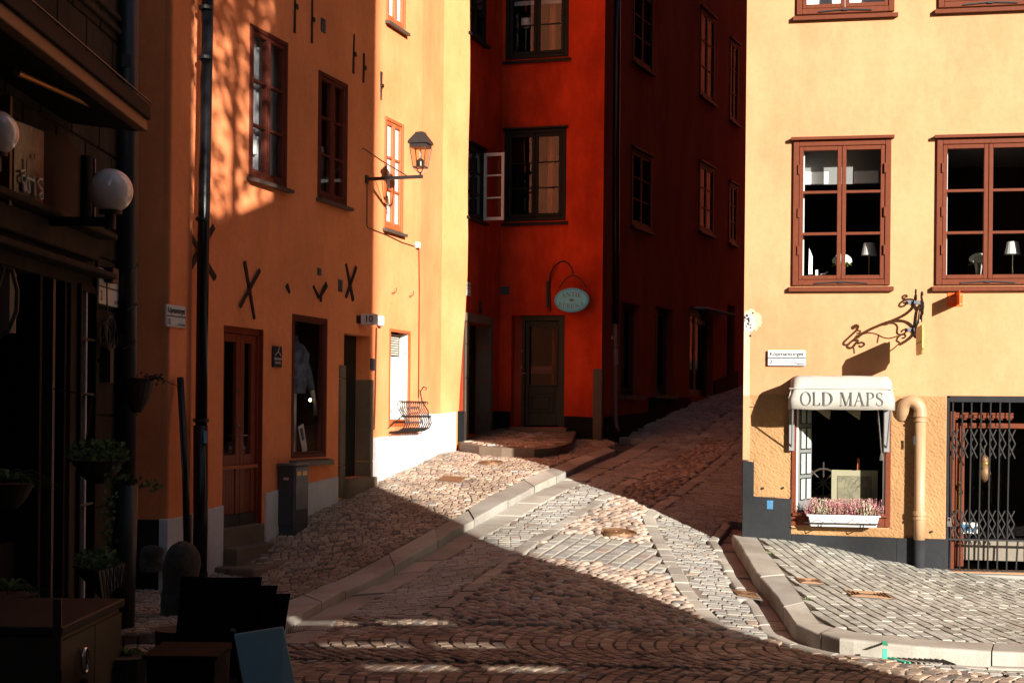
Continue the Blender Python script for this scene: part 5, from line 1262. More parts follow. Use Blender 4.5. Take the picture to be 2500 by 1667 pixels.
for k in range(9):
    cx = a + .07 + (b - a - .14) * k / 8; q = MB(); wht = k in (1, 7)
    for j in range(110):
        sx_, hh, up = cx + rnd.gauss(0, .045), .15 + rnd.gauss(0, .025), rnd.uniform(.08, .21); ln_ = rnd.gauss(0, .03)
        base = FY.w(sx_, zt - .02, hh); tp = FY.w(sx_ + ln_, zt - .02 + up, hh + rnd.gauss(0, .02))
        for t in range(7):
            f_ = .25 + .75 * t / 6; p = [base[i] + (tp[i] - base[i]) * f_ for i in range(3)]; w_ = .0075 * (1.2 - f_ * .6); an = rnd.uniform(0, 3.1)
            dx, dy = w_ * math.cos(an), w_ * math.sin(an)
            q.add([(p[0] - dx, p[1] - dy, p[2] - .009), (p[0] + dx, p[1] + dy, p[2] - .006), (p[0] + dx * .3, p[1], p[2] + .012)], [(0, 1, 2)], min(1, max(0, .15 + .75 * f_ + rnd.uniform(-.2, .2))))
    q.build('heather_clump', M['heather_w' if wht else 'heather'], tr, kind='stuff')
    q = MB()
    for j in range(60):
        sx_, hh = cx + rnd.gauss(0, .05), .15 + rnd.gauss(0, .03); p = FY.w(sx_, zt - .01 + rnd.uniform(0, .07), hh); an = rnd.uniform(0, 6.28)
        q.add([p, (p[0] + .01 * math.cos(an), p[1] + .01 * math.sin(an), p[2] + .02), (p[0] + .004, p[1], p[2] + .03)], [(0, 1, 2)], rnd.random())
    q.build('heather_stems', M['ivy'], tr, kind='stuff')
# ochre drainpipe with a swan neck
def py(u, v, h): return FY.w(*FY.px(u, v, h), h)
op = thing('ochre_drainpipe', py(2245, 1385, .12), 'thick ochre painted drainpipe with a swan neck beside the map shop window', 'drainpipe')
hh = .115
sm0 = FY.px(2247, 1040, hh)[0]; zt_ = FY.px(2247, 1006, hh)[1]; R_ = .095; pr = .073
P = [FY.w(sm0 - 2.05 * R_, zt_ - .06, -.02), FY.w(sm0 - 2.0 * R_, zt_ + .0, .03), FY.w(sm0 - 1.75 * R_, zt_ + .085, .07), FY.w(sm0 - 1.1 * R_, zt_ + .125, .10), FY.w(sm0 - .45 * R_, zt_ + .10, hh), FY.w(sm0 - .05 * R_, zt_ + .04, hh), FY.w(sm0, zt_ - .03, hh)]
P2 = [Vector(p) for p in P]; Ps = []
for i in range(len(P2) - 1):
    p0, p1, p2, p3 = P2[max(i - 1, 0)], P2[i], P2[i + 1], P2[min(i + 2, len(P2) - 1)]
    for k in range(5):
        t = k / 5; Ps.append(.5 * ((2 * p1) + (-p0 + p2) * t + (2 * p0 - 5 * p1 + 4 * p2 - p3) * t * t + (-p0 + 3 * p1 - 3 * p2 + p3) * t ** 3))
Ps.append(P2[-1])
MB().tube(Ps, pr * .97, 18).build('swan_neck', M['pipe_yellow'], op, smooth=True)
zA, zB, zC = FY.px(2245, 1008, hh)[1], FY.px(2243, 1252, hh)[1], FY.px(2243, 1317, hh)[1]
MB().tube([FY.w(sm0, zA, hh), FY.w(sm0, zB, hh), FY.w(sm0, zC, hh)], pr * .86, 18).build('pipe', M['pipe_yellow'], op, smooth=True)
MB().tube([FY.w(sm0, zC, hh), FY.w(sm0, zC - .6, hh)], pr * .86, 18).build('pipe_foot', M['plinth_black'], op, smooth=True)
for zc_, w_ in ((zA - .02, .05), (zB, .05), (zB - .06, .02), (zA - .09, .015)):   # socket joints
    MB().tube([FY.w(sm0, zc_ - w_ / 2, hh), FY.w(sm0, zc_ + w_ / 2, hh)], pr * 1.06, 18).build('collar', M['pipe_yellow'], op)
s, z = FY.px(2234, 1075, hh + pr); q = MB().box(FY, s - .015, s + .012, hh + pr * .62, hh + pr * .72, z - .05, z + .05); q.build('sticker', M['black'], op)
# ------------------------------------------------------------------ gated doorway
s0, s1, z0, z1 = GT
zth = FY.px(2320, 1393)[1]
MB().box(FY, s0, s1 + .0, -1.3, -.22, z1 - .001, z1 + .06).box(FY, s0 - .01, s0, -1.3, -.22, z0 - .2, z1).box(FY, s1, s1 + .01, -1.3, -.22, z0 - .2, z1).box(FY, s0, s1, -1.32, -1.3, z0 - .2, z1).build('door_lobby', M['dark'], yb)
MB().box(FY, s0 + .0, s0 + .035, -.21, -.01, z0 - .2, z1 - .02).box(FY, s0 + .036, s1, -.21, -.01, z1 - .07, z1 - .001).build('door_casing', M['plinth_black'], yb)
gd = thing('shop_door', FY.w(s0 + .5, z0, -.3), 'red brown glazed shop door behind the folding gate', 'door')
dx0 = FY.px(2320, 1100, -.1)[0]
MB().box(FY, dx0, dx0 + .05, -.12, -.08, z0, z1 - .18).build('outer_post', M['frame_brown'], gd)
fx0 = FY.px(2333, 1100, -.3)[0]; zdt = FY.px(2340, 1032, -.3)[1]
q = MB(); q.box(FY, fx0, fx0 + .10, -.34, -.29, z0 + .02, zdt).box(FY, fx0 + .1, fx0 + .9, -.34, -.291, zdt - .06, zdt)
bevel(q.build('door_frame', M['frame_brown'], gd), .006)
zpt = FY.px(2400, 1318, -.3)[1]
MB().box(FY, fx0 + .10, fx0 + .9, -.34, -.30, z0 + .10, zpt).build('kick_panel', plain('beige_grey_panel', (.17, .145, .11), .6), gd)
MB().add([FY.w(fx0 + .1, zpt, -.32), FY.w(fx0 + .9, zpt, -.32), FY.w(fx0 + .9, zdt - .06, -.32), FY.w(fx0 + .1, zdt - .06, -.32)], [(0, 1, 2, 3)]).build('pane', M['glass'], gd)
hz1, hz0 = FY.px(2335, 1175, -.29)[1], FY.px(2335, 1245, -.29)[1]
MB().box(FY, fx0 + .03, fx0 + .07, -.29, -.282, hz0, hz1).tube([FY.w(fx0 + .05, hz1 - .03, -.29), FY.w(fx0 + .05, hz1 - .03, -.24), FY.w(fx0 + .075, hz1 - .14, -.24)], .01, 6).build('door_handle', M['brass'], gd)
for k in range(7):
    x = FY.px(2332 + 22 * k, 1010, -.25)[0]; z = FY.px(2340, 1014, -.25)[1]
    b_ = MB(); b_.box(FY, x - .045, x + .045, -.30, -.24, z - .03, z + .01).box(FY, x - .03, x + .03, -.30, -.25, z - .05, z - .031).box(FY, x - .04, x + .05, -.32, -.26, z + .011, z + .035)
    bevel(b_.build('dentil', M['frame_brown'], gd), .004)
    if 0 < k < 6 and k % 1 == 0: MB().box(FY, x - .04, x + .035, -.30, -.28, z - .12, z - .085).build('lower_dentil', M['frame_brown'], gd)
s, z = FY.px(2403, 1150, -.45)
lan = thing('hanging_copper_ornament', FY.w(s, z - .1, -.45), 'small copper and orange hanging ornament behind the door glass', 'ornament')
MB().lathe(FY.w(s, z - .13, -.45), [(.01, 0), (.06, .05), (.075, .11), (.05, .19), (.03, .21), (.05, .24), (.045, .29), (.01, .33)], 12).build('body', M['bronze'], lan, smooth=True)
MB().lathe(FY.w(s, z + .06, -.45), [(.045, 0), (.05, .03), (.045, .06)], 12).tube([FY.w(s, z + .18, -.45), FY.w(s, z + .3, -.45)], .004, 5).build('band', M['brass'], lan)
s, z = FY.px(2365, 1300, -.28); o = MB().box(FY, s - .10, s + .10, -.30, -.29, z - .01, z + .12).build('leaflet', M['white']); tag(o, 'blue and white leaflet at the foot of the door glass', 'leaflet')
MB().box(FY, s - .07, s - .0, -.2895, -.288, z + .02, z + .1).box(FY, s + .02, s + .07, -.2895, -.288, z + .01, z + .06).build('print', M['blue_sticker'], o)
# folding gate
gt = thing('folding_gate', FY.w(s0 + .5, z0, -.04), 'black folding lattice security gate drawn across the shop doorway', 'gate')
zb_, ztb = FY.px(2330, 1388, -.03)[1], FY.px(2330, 981, -.03)[1]
xs = [FY.px(1880 + 345 / 3.016 * 0 + x / 3.016 + 0, 1180, -.03)[0] for x in (1335, 1406, 1472, 1543, 1612, 1682, 1752)]
xs.append(xs[-1] + (xs[-1] - xs[-2])); xs.append(xs[-1] + (xs[-2] - xs[-3]))
for i, x in enumerate(xs[:8]):
    if x > s1 - .03: continue
    tp = ztb if i < 7 else FY.px(2480, 1318)[1]
    MB().tube([FY.w(x - .008, zb_, -.03), FY.w(x + .01, tp, -.03)], .0105, 6).build('bar', M['iron'], gt)
def lat(va, vb, nrow):
    za_, zb3 = FY.px(2400, va, -.03)[1], FY.px(2400, vb, -.03)[1]; H = (za_ - zb3) / nrow
    for i in range(len(xs) - 2):
        x0, x1 = xs[i], xs[i] + (xs[i + 1] - xs[i]) * .72
        for r_ in range(nrow):
            zt3 = za_ - H * r_
            MB().strap(FY, (x0, zt3), (x1, zt3 - H * 1.0), .013, -.022, -.017).strap(FY, (x0, zt3 - H * 1.0), (x1, zt3 - .0), .013, -.034, -.029).build('lattice_strap', M['iron'], gt)
lat(1048, 1118, 2); lat(1245, 1312, 2)
MB().box(FY, s0 + .02, s1, -.07, .0, zb_ - .03, zb_ - .005).build('bottom_rail', M['iron'], gt)
MB().box(FY, s0 + .03, s1, -.05, -.02, FY.px(2400, 1318)[1] - .01, FY.px(2400, 1318)[1] + .01).build('lock_rail', M['iron'], gt)
s, z = FY.px(2318, 1276, .0); o = MB().box(FY, s - .03, s + .025, -.02, .012, z - .04, z + .02).build('padlock', M['chrome'], gt); MB().tube([FY.w(s - .018, z + .02, 0), FY.w(s - .018, z + .06, 0), FY.w(s + .012, z + .06, 0), FY.w(s + .012, z + .02, 0)], .006, 6).build('shackle', M['chrome'], o)
ds = bevel(MB().box(FY, s0 - .02, s1 + .3, -.25, .16, z0 - .35, z0 - .02).build('threshold_slab', M['granite'], yb), .02, 2)
# ------------------------------------------------------------------ ground, kerbs and paving
PH = .09
def inpoly(x, y, P):
    c = False; n = len(P); j = n - 1
    for i in range(n):
        xi, yi = P[i]; xj, yj = P[j]
        if (yi > y) != (yj > y) and x < (xj - xi) * (y - yi) / (yj - yi) + xi: c = not c
        j = i
    return c
def side(p, A):                                       # signed distance to polyline, + on its right hand side
    best = 1e9; sg = 1
    for a, b in zip(A, A[1:]):
        dx, dy = b[0] - a[0], b[1] - a[1]; l2 = dx * dx + dy * dy
        t = max(0, min(1, ((p[0] - a[0]) * dx + (p[1] - a[1]) * dy) / l2))
        ex, ey = p[0] - a[0] - dx * t, p[1] - a[1] - dy * t; d = ex * ex + ey * ey
        if d < best - 1e-12: best = d; sg = 1 if dy * (p[0] - a[0]) - dx * (p[1] - a[1]) > 0 else -1
    return sg * math.sqrt(best)
def resamp(P, n=None, step=None):
    L = [0]
    for a, b in zip(P, P[1:]): L.append(L[-1] + math.hypot(b[0] - a[0], b[1] - a[1]))
    if n is None: n = max(1, round(L[-1] / step))
    out = []
    for k in range(n + 1):
        t = L[-1] * k / n; i = 0
        while i < len(L) - 2 and L[i + 1] < t: i += 1
        f = (t - L[i]) / max(1e-9, L[i + 1] - L[i]); out.append((P[i][0] + (P[i + 1][0] - P[i][0]) * f, P[i][1] + (P[i + 1][1] - P[i][1]) * f))
    return out
KLo = [ground(u, v, PH) for u, v in ((655, 1545), (728, 1497), (835, 1441), (934, 1397), (996, 1358), (1054, 1327), (1108, 1292), (1152, 1271), (1204, 1242), (1290, 1195), (1361, 1161), (1503, 1099))]
KLi = [ground(u, v, PH) for u, v in ((600, 1512), (647, 1484), (790, 1428), (891, 1381), (953, 1348), (1011, 1317), (1069, 1284), (1133, 1250), (1189, 1215), (1255, 1180), (1324, 1151), (1479, 1091))]
Z4 = lambda x, y: (1750 + x / 2.583, 1060 + y / 2.583)
KRo = [ground(*Z4(x, y), PH) for x, y in ((95, 632), (110, 650), (240, 860), (370, 1010), (500, 1190), (630, 1250), (790, 1292), (1265, 1340), (1780, 1375), (2100, 1397))]
KRi = [ground(*Z4(x, y), PH) for x, y in ((215, 625), (245, 640), (310, 735), (390, 830), (510, 990), (650, 1185), (870, 1250), (1230, 1290), (1560, 1312), (2000, 1338))]
KRo[-1] = (7.8, KRo[-2][1] - .15); KRi[-1] = (7.8, KRi[-2][1] - .12)
wl_ = lambda s, h=0: pt(FL, s, h)
lowL = wl_(sL0 - .1); eL3 = pt(FL3, sL3)
LEFTP = [KLi[0], KLi[1]] + KLi[2:] + [(cB[0] + .25, cB[1] - .3), (cB[0], cB[1] + .2), (cBA[0], cBA[1] + .2), pt(FA, sA0), (eL3[0] - .3, eL3[1]), wl_(sL1), lowL, (-6.5, lowL[1]), (-6.5, 10.4), (KLi[0][0] - .3, KLi[0][1] - .45)]
RIGHTP = [(2.73, 16.75)] + KRi[1:] + [(8.5, 11.2), (8.5, 15.9)]
PLT = [ground(u, v, PH + .13) for u, v in ((1113, 1078), (1125, 1081), (1170, 1089), (1225, 1093), (1304, 1096), (1340, 1094), (1378, 1086), (1395, 1079))] + [pt(FB, -.45, -.05), pt(FB, sB0, -.05), pt(FA, sA0 + .1, -.05)]
def hidden(x, y):                                     # well outside what could be seen
    if y < 6.5: return True
    z = T(x, y); u, v = proj(x, y, z)
    return u < -180 or u > 2680 or v > 1850 or y > 33
ONGROUND = lambda x, y, h: (x, y, T(x, y) + h)
# base sheets
def sheet(name, test, off, mat, step, xr, yr, kind='structure'):
    mb = MB(); nx = int((xr[1] - xr[0]) / step); ny = int((yr[1] - yr[0]) / step); idx = {}
    def V(i, j):
        if (i, j) not in idx:
            x, y = xr[0] + i * step, yr[0] + j * step; idx[(i, j)] = len(mb.v); mb.v.append((x, y, T(x, y) + off))
        return idx[(i, j)]
    for i in range(nx):
        for j in range(ny):
            if test is None or test(xr[0] + (i + .5) * step, yr[0] + (j + .5) * step):
                mb.f.append((V(i, j), V(i + 1, j), V(i + 1, j + 1), V(i, j + 1)))
    return mb.build(name, M[mat], None, kind=kind, smooth=True)
road = sheet('road', None, -.085, 'joint', .2, (-14, 16), (-16, 46))
road['label'] = 'cobbled road running up into the dark side street'
pl_ = sheet('left_pavement', lambda x, y: inpoly(x, y, LEFTP), PH - .02, 'joint', .12, (-6.6, 2.6), (10.2, 26)); pl_['label'] = 'brown sett pavement along the orange house'
pr_ = sheet('right_pavement', lambda x, y: inpoly(x, y, RIGHTP), PH - .022, 'joint', .1, (1.5, 8.6), (10.5, 17)); pr_['label'] = 'sunlit pavement of slanting grey setts before the yellow house'
plat = MB().hprism(PLT, .2, .3)
plat = MB(); n = len(PLT); C_ = (.0, 24.0)
plat.v = [(x, y, T(x, y) + PH + .13) for x, y in PLT] + [(x, y, T(x, y) - .1) for x, y in PLT]
plat.f = [tuple(range(n))] + [(i, i + n, (i + 1) % n + n, (i + 1) % n) for i in range(n)]
plo = plat.build('doorstep_platform', M['wall_stone'], None, kind='structure'); plo['label'] = 'low curved paved platform in front of the red house doors'
# exclusion shapes for covers and drains
EXC = []
def cover_rect(px4, off): P = [ground(u, v, off) for u, v in px4]; EXC.append(P); return P
def ellc(u, v, ru, off):
    c = ground(u, v, off); e = ground(u + ru, v, off); r_ = math.hypot(e[0] - c[0], e[1] - c[1]); P = [(c[0] + r_ * 1.03 * math.cos(a), c[1] + r_ * 1.03 * math.sin(a)) for a in [2 * math.pi * k / 16 for k in range(16)]]; EXC.append(P); return c, r_
Z5 = lambda x, y: (1200 + x / 4.704, 1160 + y / 4.704)
Z6 = lambda x, y: (900 + x / 4.704, 1060 + y / 4.704)
mh1 = ellc(*Z5(1462, 662), 42, 0.0)
mh2 = ellc(*Z6(1400, 322), 31, PH)
cv1 = cover_rect([Z6(780, 525), (1055 - 20, 1177), Z6(1130, 505), Z6(860, 482)][0:1] + [Z6(1040, 548), Z6(1130, 500), Z6(870, 482)], PH)
cv2 = cover_rect([Z4(488, 905), Z4(530, 938), Z4(668, 945), Z4(640, 915)], PH)
cv3 = cover_rect([Z4(785, 980), Z4(840, 1020), Z4(1115, 1040), Z4(1062, 1000)], PH)
cv4 = cover_rect([Z4(92, 980), Z4(130, 1015), Z4(272, 1035), Z4(240, 1002)], 0)
dr1 = cover_rect([Z4(1065, 1408), Z4(1180, 1440), Z4(1530, 1455), Z4(1440, 1420)], 0)
_g = lambda x, y: (500 + x / 2.583, 1060 + y / 2.583)
dr2 = cover_rect([_g(485, 1205), _g(505, 1262), _g(640, 1240), _g(690, 1215)], 0)
def excluded(x, y):
    for P in EXC:
        if abs(x - P[0][0]) < 1 and abs(y - P[0][1]) < 1 and inpoly(x, y, P): return True
    return False
# ---- single stones
class Stones:
    def __init__(self, parent, mat, name, off, most=290): self.L = []; self.parent = parent; self.mat = mat; self.name = name; self.off = off; self.most = most
    def quad(self, P, crown=.006, dep=.09, inset=.012, tone=None, up=0.0, sub=1, tilt=.006):
        cx = sum(p[0] for p in P) / len(P); cy = sum(p[1] for p in P) / len(P)
        if hidden(cx, cy): return
        t = rnd.random() if tone is None else tone; n = len(P)
        h = self.off + up + rnd.uniform(-.004, .004); tx, ty = rnd.gauss(0, tilt * 2), rnd.gauss(0, tilt * 2)
        V = []
        for lev, (ins, z) in enumerate(((0.0, -dep), (0.0, -crown * 1.9), (inset, 0.0), (inset * 2.4, crown * .5))):
            for p in P:
                dx, dy = cx - p[0], cy - p[1]; l = math.hypot(dx, dy); f = min(.8, ins / l)
                x, y = p[0] + dx * f, p[1] + dy * f
                V.append((x, y, T(x, y) + h + z + (x - cx) * tx + (y - cy) * ty + (rnd.uniform(-.0015, .0015) if lev > 1 else 0)))
        F_ = []
        for l in range(3):
            for j in range(n): F_.append((l * n + j, l * n + (j + 1) % n, (l + 1) * n + (j + 1) % n, (l + 1) * n + j))
        F_.append(tuple(range(3 * n, 4 * n)))
        self.L.append((-(math.hypot(P[0][0] - P[2][0], P[0][1] - P[2][1]) / cy), V, F_, t, (cx, cy)))
    def dome(self, cx, cy, rx, ry, rot, crown=.03, dep=.07, seg=9, tone=None, up=0):
        if hidden(cx, cy): return
        t = rnd.random() if tone is None else tone; V = []; ph = rnd.uniform(0, 6); cr_, sr_ = math.cos(rot), math.sin(rot)
        kk = [1 + rnd.uniform(-.10, .10) for _ in range(seg)]; h = self.off + up + rnd.uniform(-.006, .008)
        for r_, z in ((1.0, -dep), (1.0, -crown * .9), (.86, -crown * .35), (.55, -crown * .04)):
            for j in range(seg):
                a = 2 * math.pi * j / seg + ph; x0, y0 = rx * r_ * kk[j] * math.cos(a), ry * r_ * kk[j] * math.sin(a)
                x, y = cx + x0 * cr_ - y0 * sr_, cy + x0 * sr_ + y0 * cr_; V.append((x, y, T(x, y) + h + z))
        V.append((cx, cy, T(cx, cy) + h + .004))
        F_ = []
        for l in range(3):
            for j in range(seg): F_.append((l * seg + j, l * seg + (j + 1) % seg, (l + 1) * seg + (j + 1) % seg, (l + 1) * seg + j))
        F_ += [(3 * seg + j, 3 * seg + (j + 1) % seg, 4 * seg) for j in range(seg)]
        self.L.append((-(2 * rx / cy), V, F_, t, (cx, cy)))
    def finish(self, smooth=False, stuff_name=None):
        def vis(c):
            u, v = proj(c[0], c[1], T(*c)); return 0 <= u <= 2500 and v <= 1667
        self.L.sort(key=lambda e: (not vis(e[4]), e[0]))
        for e in self.L[:self.most]:
            m = MB(); m.add(e[1], e[2], e[3]); m.build(self.name, M[self.mat], self.parent, smooth=smooth)
        rest = self.L[self.most:]
        if rest:
            m = MB()
            for e in rest: m.add(e[1], e[2], e[3])
            m.build(stuff_name or (self.name + 's'), M[self.mat], self.parent, kind='stuff', smooth=smooth)
def rows(S, bbox, dirv, spacing, lmin, lmax, test, gap=.010, jit=.006, wob=.0, crown=.006, inset=.012, tonef=None, gapr=None, up=0.0):
    """courses of setts running along dirv inside the test region"""
    dl = math.hypot(*dirv); d = (dirv[0] / dl, dirv[1] / dl); n = (-d[1], d[0])
    cs = [(x, y) for x in bbox[0:2] for y in bbox[2:4]]
    a0 = min(c[0] * d[0] + c[1] * d[1] for c in cs); a1 = max(c[0] * d[0] + c[1] * d[1] for c in cs)
    b0 = min(c[0] * n[0] + c[1] * n[1] for c in cs); b1 = max(c[0] * n[0] + c[1] * n[1] for c in cs)
    gr = gap if gapr is None else gapr
    b = b0; k = 0; ph = rnd.uniform(0, 6)
    W = lambda a, bb: wob * math.sin(a * 1.7 + ph + bb * .8)
    while b < b1:
        sp = spacing * rnd.uniform(.92, 1.08); a = a0 - rnd.uniform(0, lmax)
        while a < a1:
            l = rnd.uniform(lmin, lmax); ca, cb = a + l / 2, b + sp / 2 + W(a + l / 2, b)
            x, y = ca * d[0] + cb * n[0], ca * d[1] + cb * n[1]
            if test(x, y) and not excluded(x, y):
                P = []
                for (da, db) in ((gap / 2, gr / 2), (l - gap / 2, gr / 2), (l - gap / 2, sp - gr / 2), (gap / 2, sp - gr / 2)):
                    aa = a + da + rnd.uniform(-jit, jit); bb = b + db + rnd.uniform(-jit, jit) * .6 + W(a + da, b)
                    P.append((aa * d[0] + bb * n[0], aa * d[1] + bb * n[1]))
                S.quad(P, crown=crown, inset=inset, tone=tonef(x, y) if tonef else None, up=up)
            a += l
        b += sp; k += 1
# kerb stones
def kerb(Lo, Li, parent, name, mat, lens, off=PH, dep=.35, face_in=.0, splits=None):
    a = resamp(Lo, step=.12); n = len(a) - 1; b = resamp(Li, n=n)
    i = 0; out = []
    while i < n:
        m = min(n, i + max(3, int(rnd.uniform(*lens) / .12)))
        if n - m < 3: m = n
        t = rnd.random(); hz = rnd.uniform(-.010, .010); mb = MB(); K = m - i
        for k in range(i, m + 1):
            f = 1 if (k > i and k < m) else 0
            g = .006
            def sh_(P, Qn):
                if k == i: o = 1
                elif k == m: o = -1
                else: return P
                dx, dy = Qn[0] - P[0], Qn[1] - P[1]; l = math.hypot(dx, dy) or 1; return (P[0] + dx / l * g, P[1] + dy / l * g)
            A = sh_(a[k], a[k + 1] if k == i else a[k - 1]); B = sh_(b[k], b[k + 1] if k == i else b[k - 1])
            dx, dy = B[0] - A[0], B[1] - A[1]; l = math.hypot(dx, dy); ux, uy = dx / l, dy / l
            zA = T(*A) + off + hz; zB = T(*B) + off + hz; w_ = rnd.uniform(-.007, .007)
            for (q_, z_) in ((0.0, -dep), (0.0 + w_, -.022), (.006 + w_, -.008), (.022 + w_, 0.0), (l / 2, .002), (l - .010, 0), (l, -.012), (l, -dep)):
                mb.v.append((A[0] + ux * q_, A[1] + uy * q_, zA + (zB - zA) * q_ / l + z_)); mb.t.append(t)
        for k in range(K):
            for j in range(7): p = k * 8 + j; mb.f.append((p, p + 8, p + 9, p + 1))
        mb.f.append(tuple(range(8))); mb.f.append(tuple(K * 8 + j for j in range(7, -1, -1)))
        out.append(mb.build(name, M[mat], parent, smooth=False)); i = m
    return out
kl = kerb(KLo, KLi, pl_, 'kerb_stone', 'granite', (.9, 1.3))
kr = kerb(KRo, KRi, pr_, 'kerb_stone', 'granite', (1.0, 1.5))
def offs(P, d):
    out = []
    for i, p in enumerate(P):
        a = P[max(0, i - 1)]; b = P[min(len(P) - 1, i + 1)]; dx, dy = b[0] - a[0], b[1] - a[1]; l = math.hypot(dx, dy); out.append((p[0] + dy / l * d, p[1] - dx / l * d))
    return out
def extend(P, d): a, b = P[-2], P[-1]; l = math.hypot(b[0] - a[0], b[1] - a[1]); return P + [(b[0] + (b[0] - a[0]) / l * d, b[1] + (b[1] - a[1]) / l * d)]
KLx = extend(KLo, 6.0)
GLo = offs(KLx, .34); gut = kerb(GLo, offs(KLx, .004), road, 'gutter_slab', 'granite', (.55, .9), off=.0, dep=.08)
KRs = [(2.95, 17.9)] + KRo
GRo = offs(KRs, .17); kerb(GRo, offs(KRs, .004), road, 'gutter_slab', 'granite_red', (.3, .5), off=-.060, dep=.06)
GR2 = offs(KRs, .29); kerb(GR2, offs(KRs, .178), road, 'edge_stone', 'granite', (.3, .6), off=.002, dep=.08)
# road bands measured on the photograph, laid on the road surface
Lg = lambda L: [ground(u, v) for u, v in L]
LN1 = Lg([(1060, 1500), (1177, 1416), (1293, 1327), (1487, 1209), (1600, 1137), (1720, 1062)]); LN1 = extend(LN1, 6)
LN2 = Lg([(1758, 1530), (1704, 1474), (1665, 1424), (1615, 1331), (1582, 1261), (1661, 1203), (1758, 1126)]); LN2 = extend(LN2, 8)
def band(P, w, name, lens, mat='granite', off=.002): kerb(offs(P, w / 2), offs(P, -w / 2), road, name, mat, lens, off=off, dep=.08)
band(LN1, .17, 'track_stone', (.3, .5))
band(LN2[:5], .17, 'track_stone', (.25, .45)); band(LN2[4:], .17, 'track_stone', (.3, .5))
WED = Lg([Z5(700, 700), Z5(780, 655), Z5(1160, 680), Z5(1880, 800), Z5(1960, 880), Z5(2160, 1170), Z5(1490, 1060), Z5(900, 970), Z5(560, 960), Z5(300, 940)])
FAN = Lg([(500, 1470), (740, 1502), (1100, 1514), (1332, 1527), (1487, 1531), (1758, 1554), (1900, 1556), (1985, 1576), (2110, 1600), (2300, 1630), (2520, 1655)])
FAN = [(-6, FAN[0][1])] + FAN + [(8, FAN[-1][1] - .2)]
def infan(x, y):
    for a, b in zip(FAN, FAN[1:]):
        if a[0] <= x < b[0]: return y < a[1] + (b[1] - a[1]) * (x - a[0]) / (b[0] - a[0])
    return y < 12
LEFTBIG = LEFTP
def cls(x, y):
    """which paving is at this point of the road"""
    if inpoly(x, y, LEFTP) or inpoly(x, y, RIGHTP): return None
    if y < 25 and side((x, y), KLx) < .36: return None if y > 12.2 or x < -2.2 and y > 11.8 else ('fan' if infan(x, y) else None)
    if y >= 25 and side((x, y), KLx) < .36: return 'street' if FC.n[0] * (x - cB[0]) + FC.n[1] * (y - cB[1]) > .05 else None
    if infan(x, y): return 'fan' if side((x, y), KRs) > .30 else None
    if side((x, y), KRs) < .30: return 'low' if infan(x, y) else None
    d1 = side((x, y), LN1); d2 = side((x, y), LN2)
    if abs(d1) < .095 or abs(d2) < .095: return None
    if d1 < 0: return 'grey'
    if d2 > 0: return 'grey2'
    if inpoly(x, y, WED): return 'big'
    return 'cobble'
bd = sheet('sand_bedding', lambda x, y: (not hidden(x, y)) and cls(x, y) in ('grey', 'grey2', 'big', 'low'), -.007, 'joint_sand', .1, (-5, 8), (10, 25)); bd.parent = road; bd.location = tuple(bd.location[i] - WL[road.name][i] for i in range(3))
bd = sheet('soil_bedding', lambda x, y: (not hidden(x, y)) and (cls(x, y) in ('fan', 'cobble', 'street') or abs(side((x, y), LN1)) < .2 or abs(side((x, y), LN2)) < .2) and side((x, y), KRs) > .31, -.022, 'joint', .1, (-5, 8), (7, 33)); bd.parent = road; bd.location = tuple(bd.location[i] - WL[road.name][i] for i in range(3))
S_fan = Stones(road, 'sett_brown', 'fan_sett', 0.0, 290); S_g = Stones(road, 'sett_grey', 'grey_sett', 0.0, 290); S_b = Stones(road, 'sett_grey', 'slab_sett', .0, 290); S_c = Stones(road, 'cobble', 'cobble', 0.012, 290)
tg = lambda x, y: min(1, max(0, rnd.gauss(.5, .25)))
rows(S_g, (-5, 6, 12, 25), (1, .03), .108, .10, .18, lambda x, y: cls(x, y) == 'grey', gap=.006, gapr=.009, jit=.004, wob=.012, tonef=tg, crown=.003, inset=.008)
rows(S_g, (-1, 6, 11, 25), (1, -.10), .095, .10, .17, lambda x, y: cls(x, y) == 'grey2', gap=.006, gapr=.009, jit=.004, wob=.01, tonef=tg, crown=.003, inset=.008)
rows(S_g, (.5, 12, 25, 33), (1, -.1), .14, .15, .25, lambda x, y: (y >= 25 and cls(x, y) in ('street', 'grey', 'grey2', 'cobble')) and FC.n[0] * (x - cB[0]) + FC.n[1] * (y - cB[1]) < 3.6, gap=.012)
dW = (LN1[3][0] - LN1[1][0], LN1[3][1] - LN1[1][1])
rows(S_b, (-2, 4, 13, 18), dW, .17, .17, .30, lambda x, y: cls(x, y) == 'big', gap=.010, gapr=.028, jit=.004, tonef=tg, crown=.005, inset=.012)
# cobbles: jittered hex scatter of domed stones
b = 10.8; k = 0
while b < 25:
    sp = .082; x = -3 + (k % 2) * .054
    while x < 6:
        px_, py_ = x + rnd.uniform(-.018, .018), b + rnd.uniform(-.014, .014)
        if cls(px_, py_) == 'cobble' and not excluded(px_, py_):
            big = rnd.random() < .16
            S_c.dome(px_, py_, rnd.uniform(.046, .064) * (1.22 if big else 1), rnd.uniform(.036, .050) * (1.15 if big else 1), rnd.uniform(-.7, .7), crown=rnd.uniform(.018, .03), tone=min(1, max(0, rnd.gauss(.5, .26))), up=.006 if big else rnd.uniform(-.008, .004))
        x += .107
    b += sp; k += 1
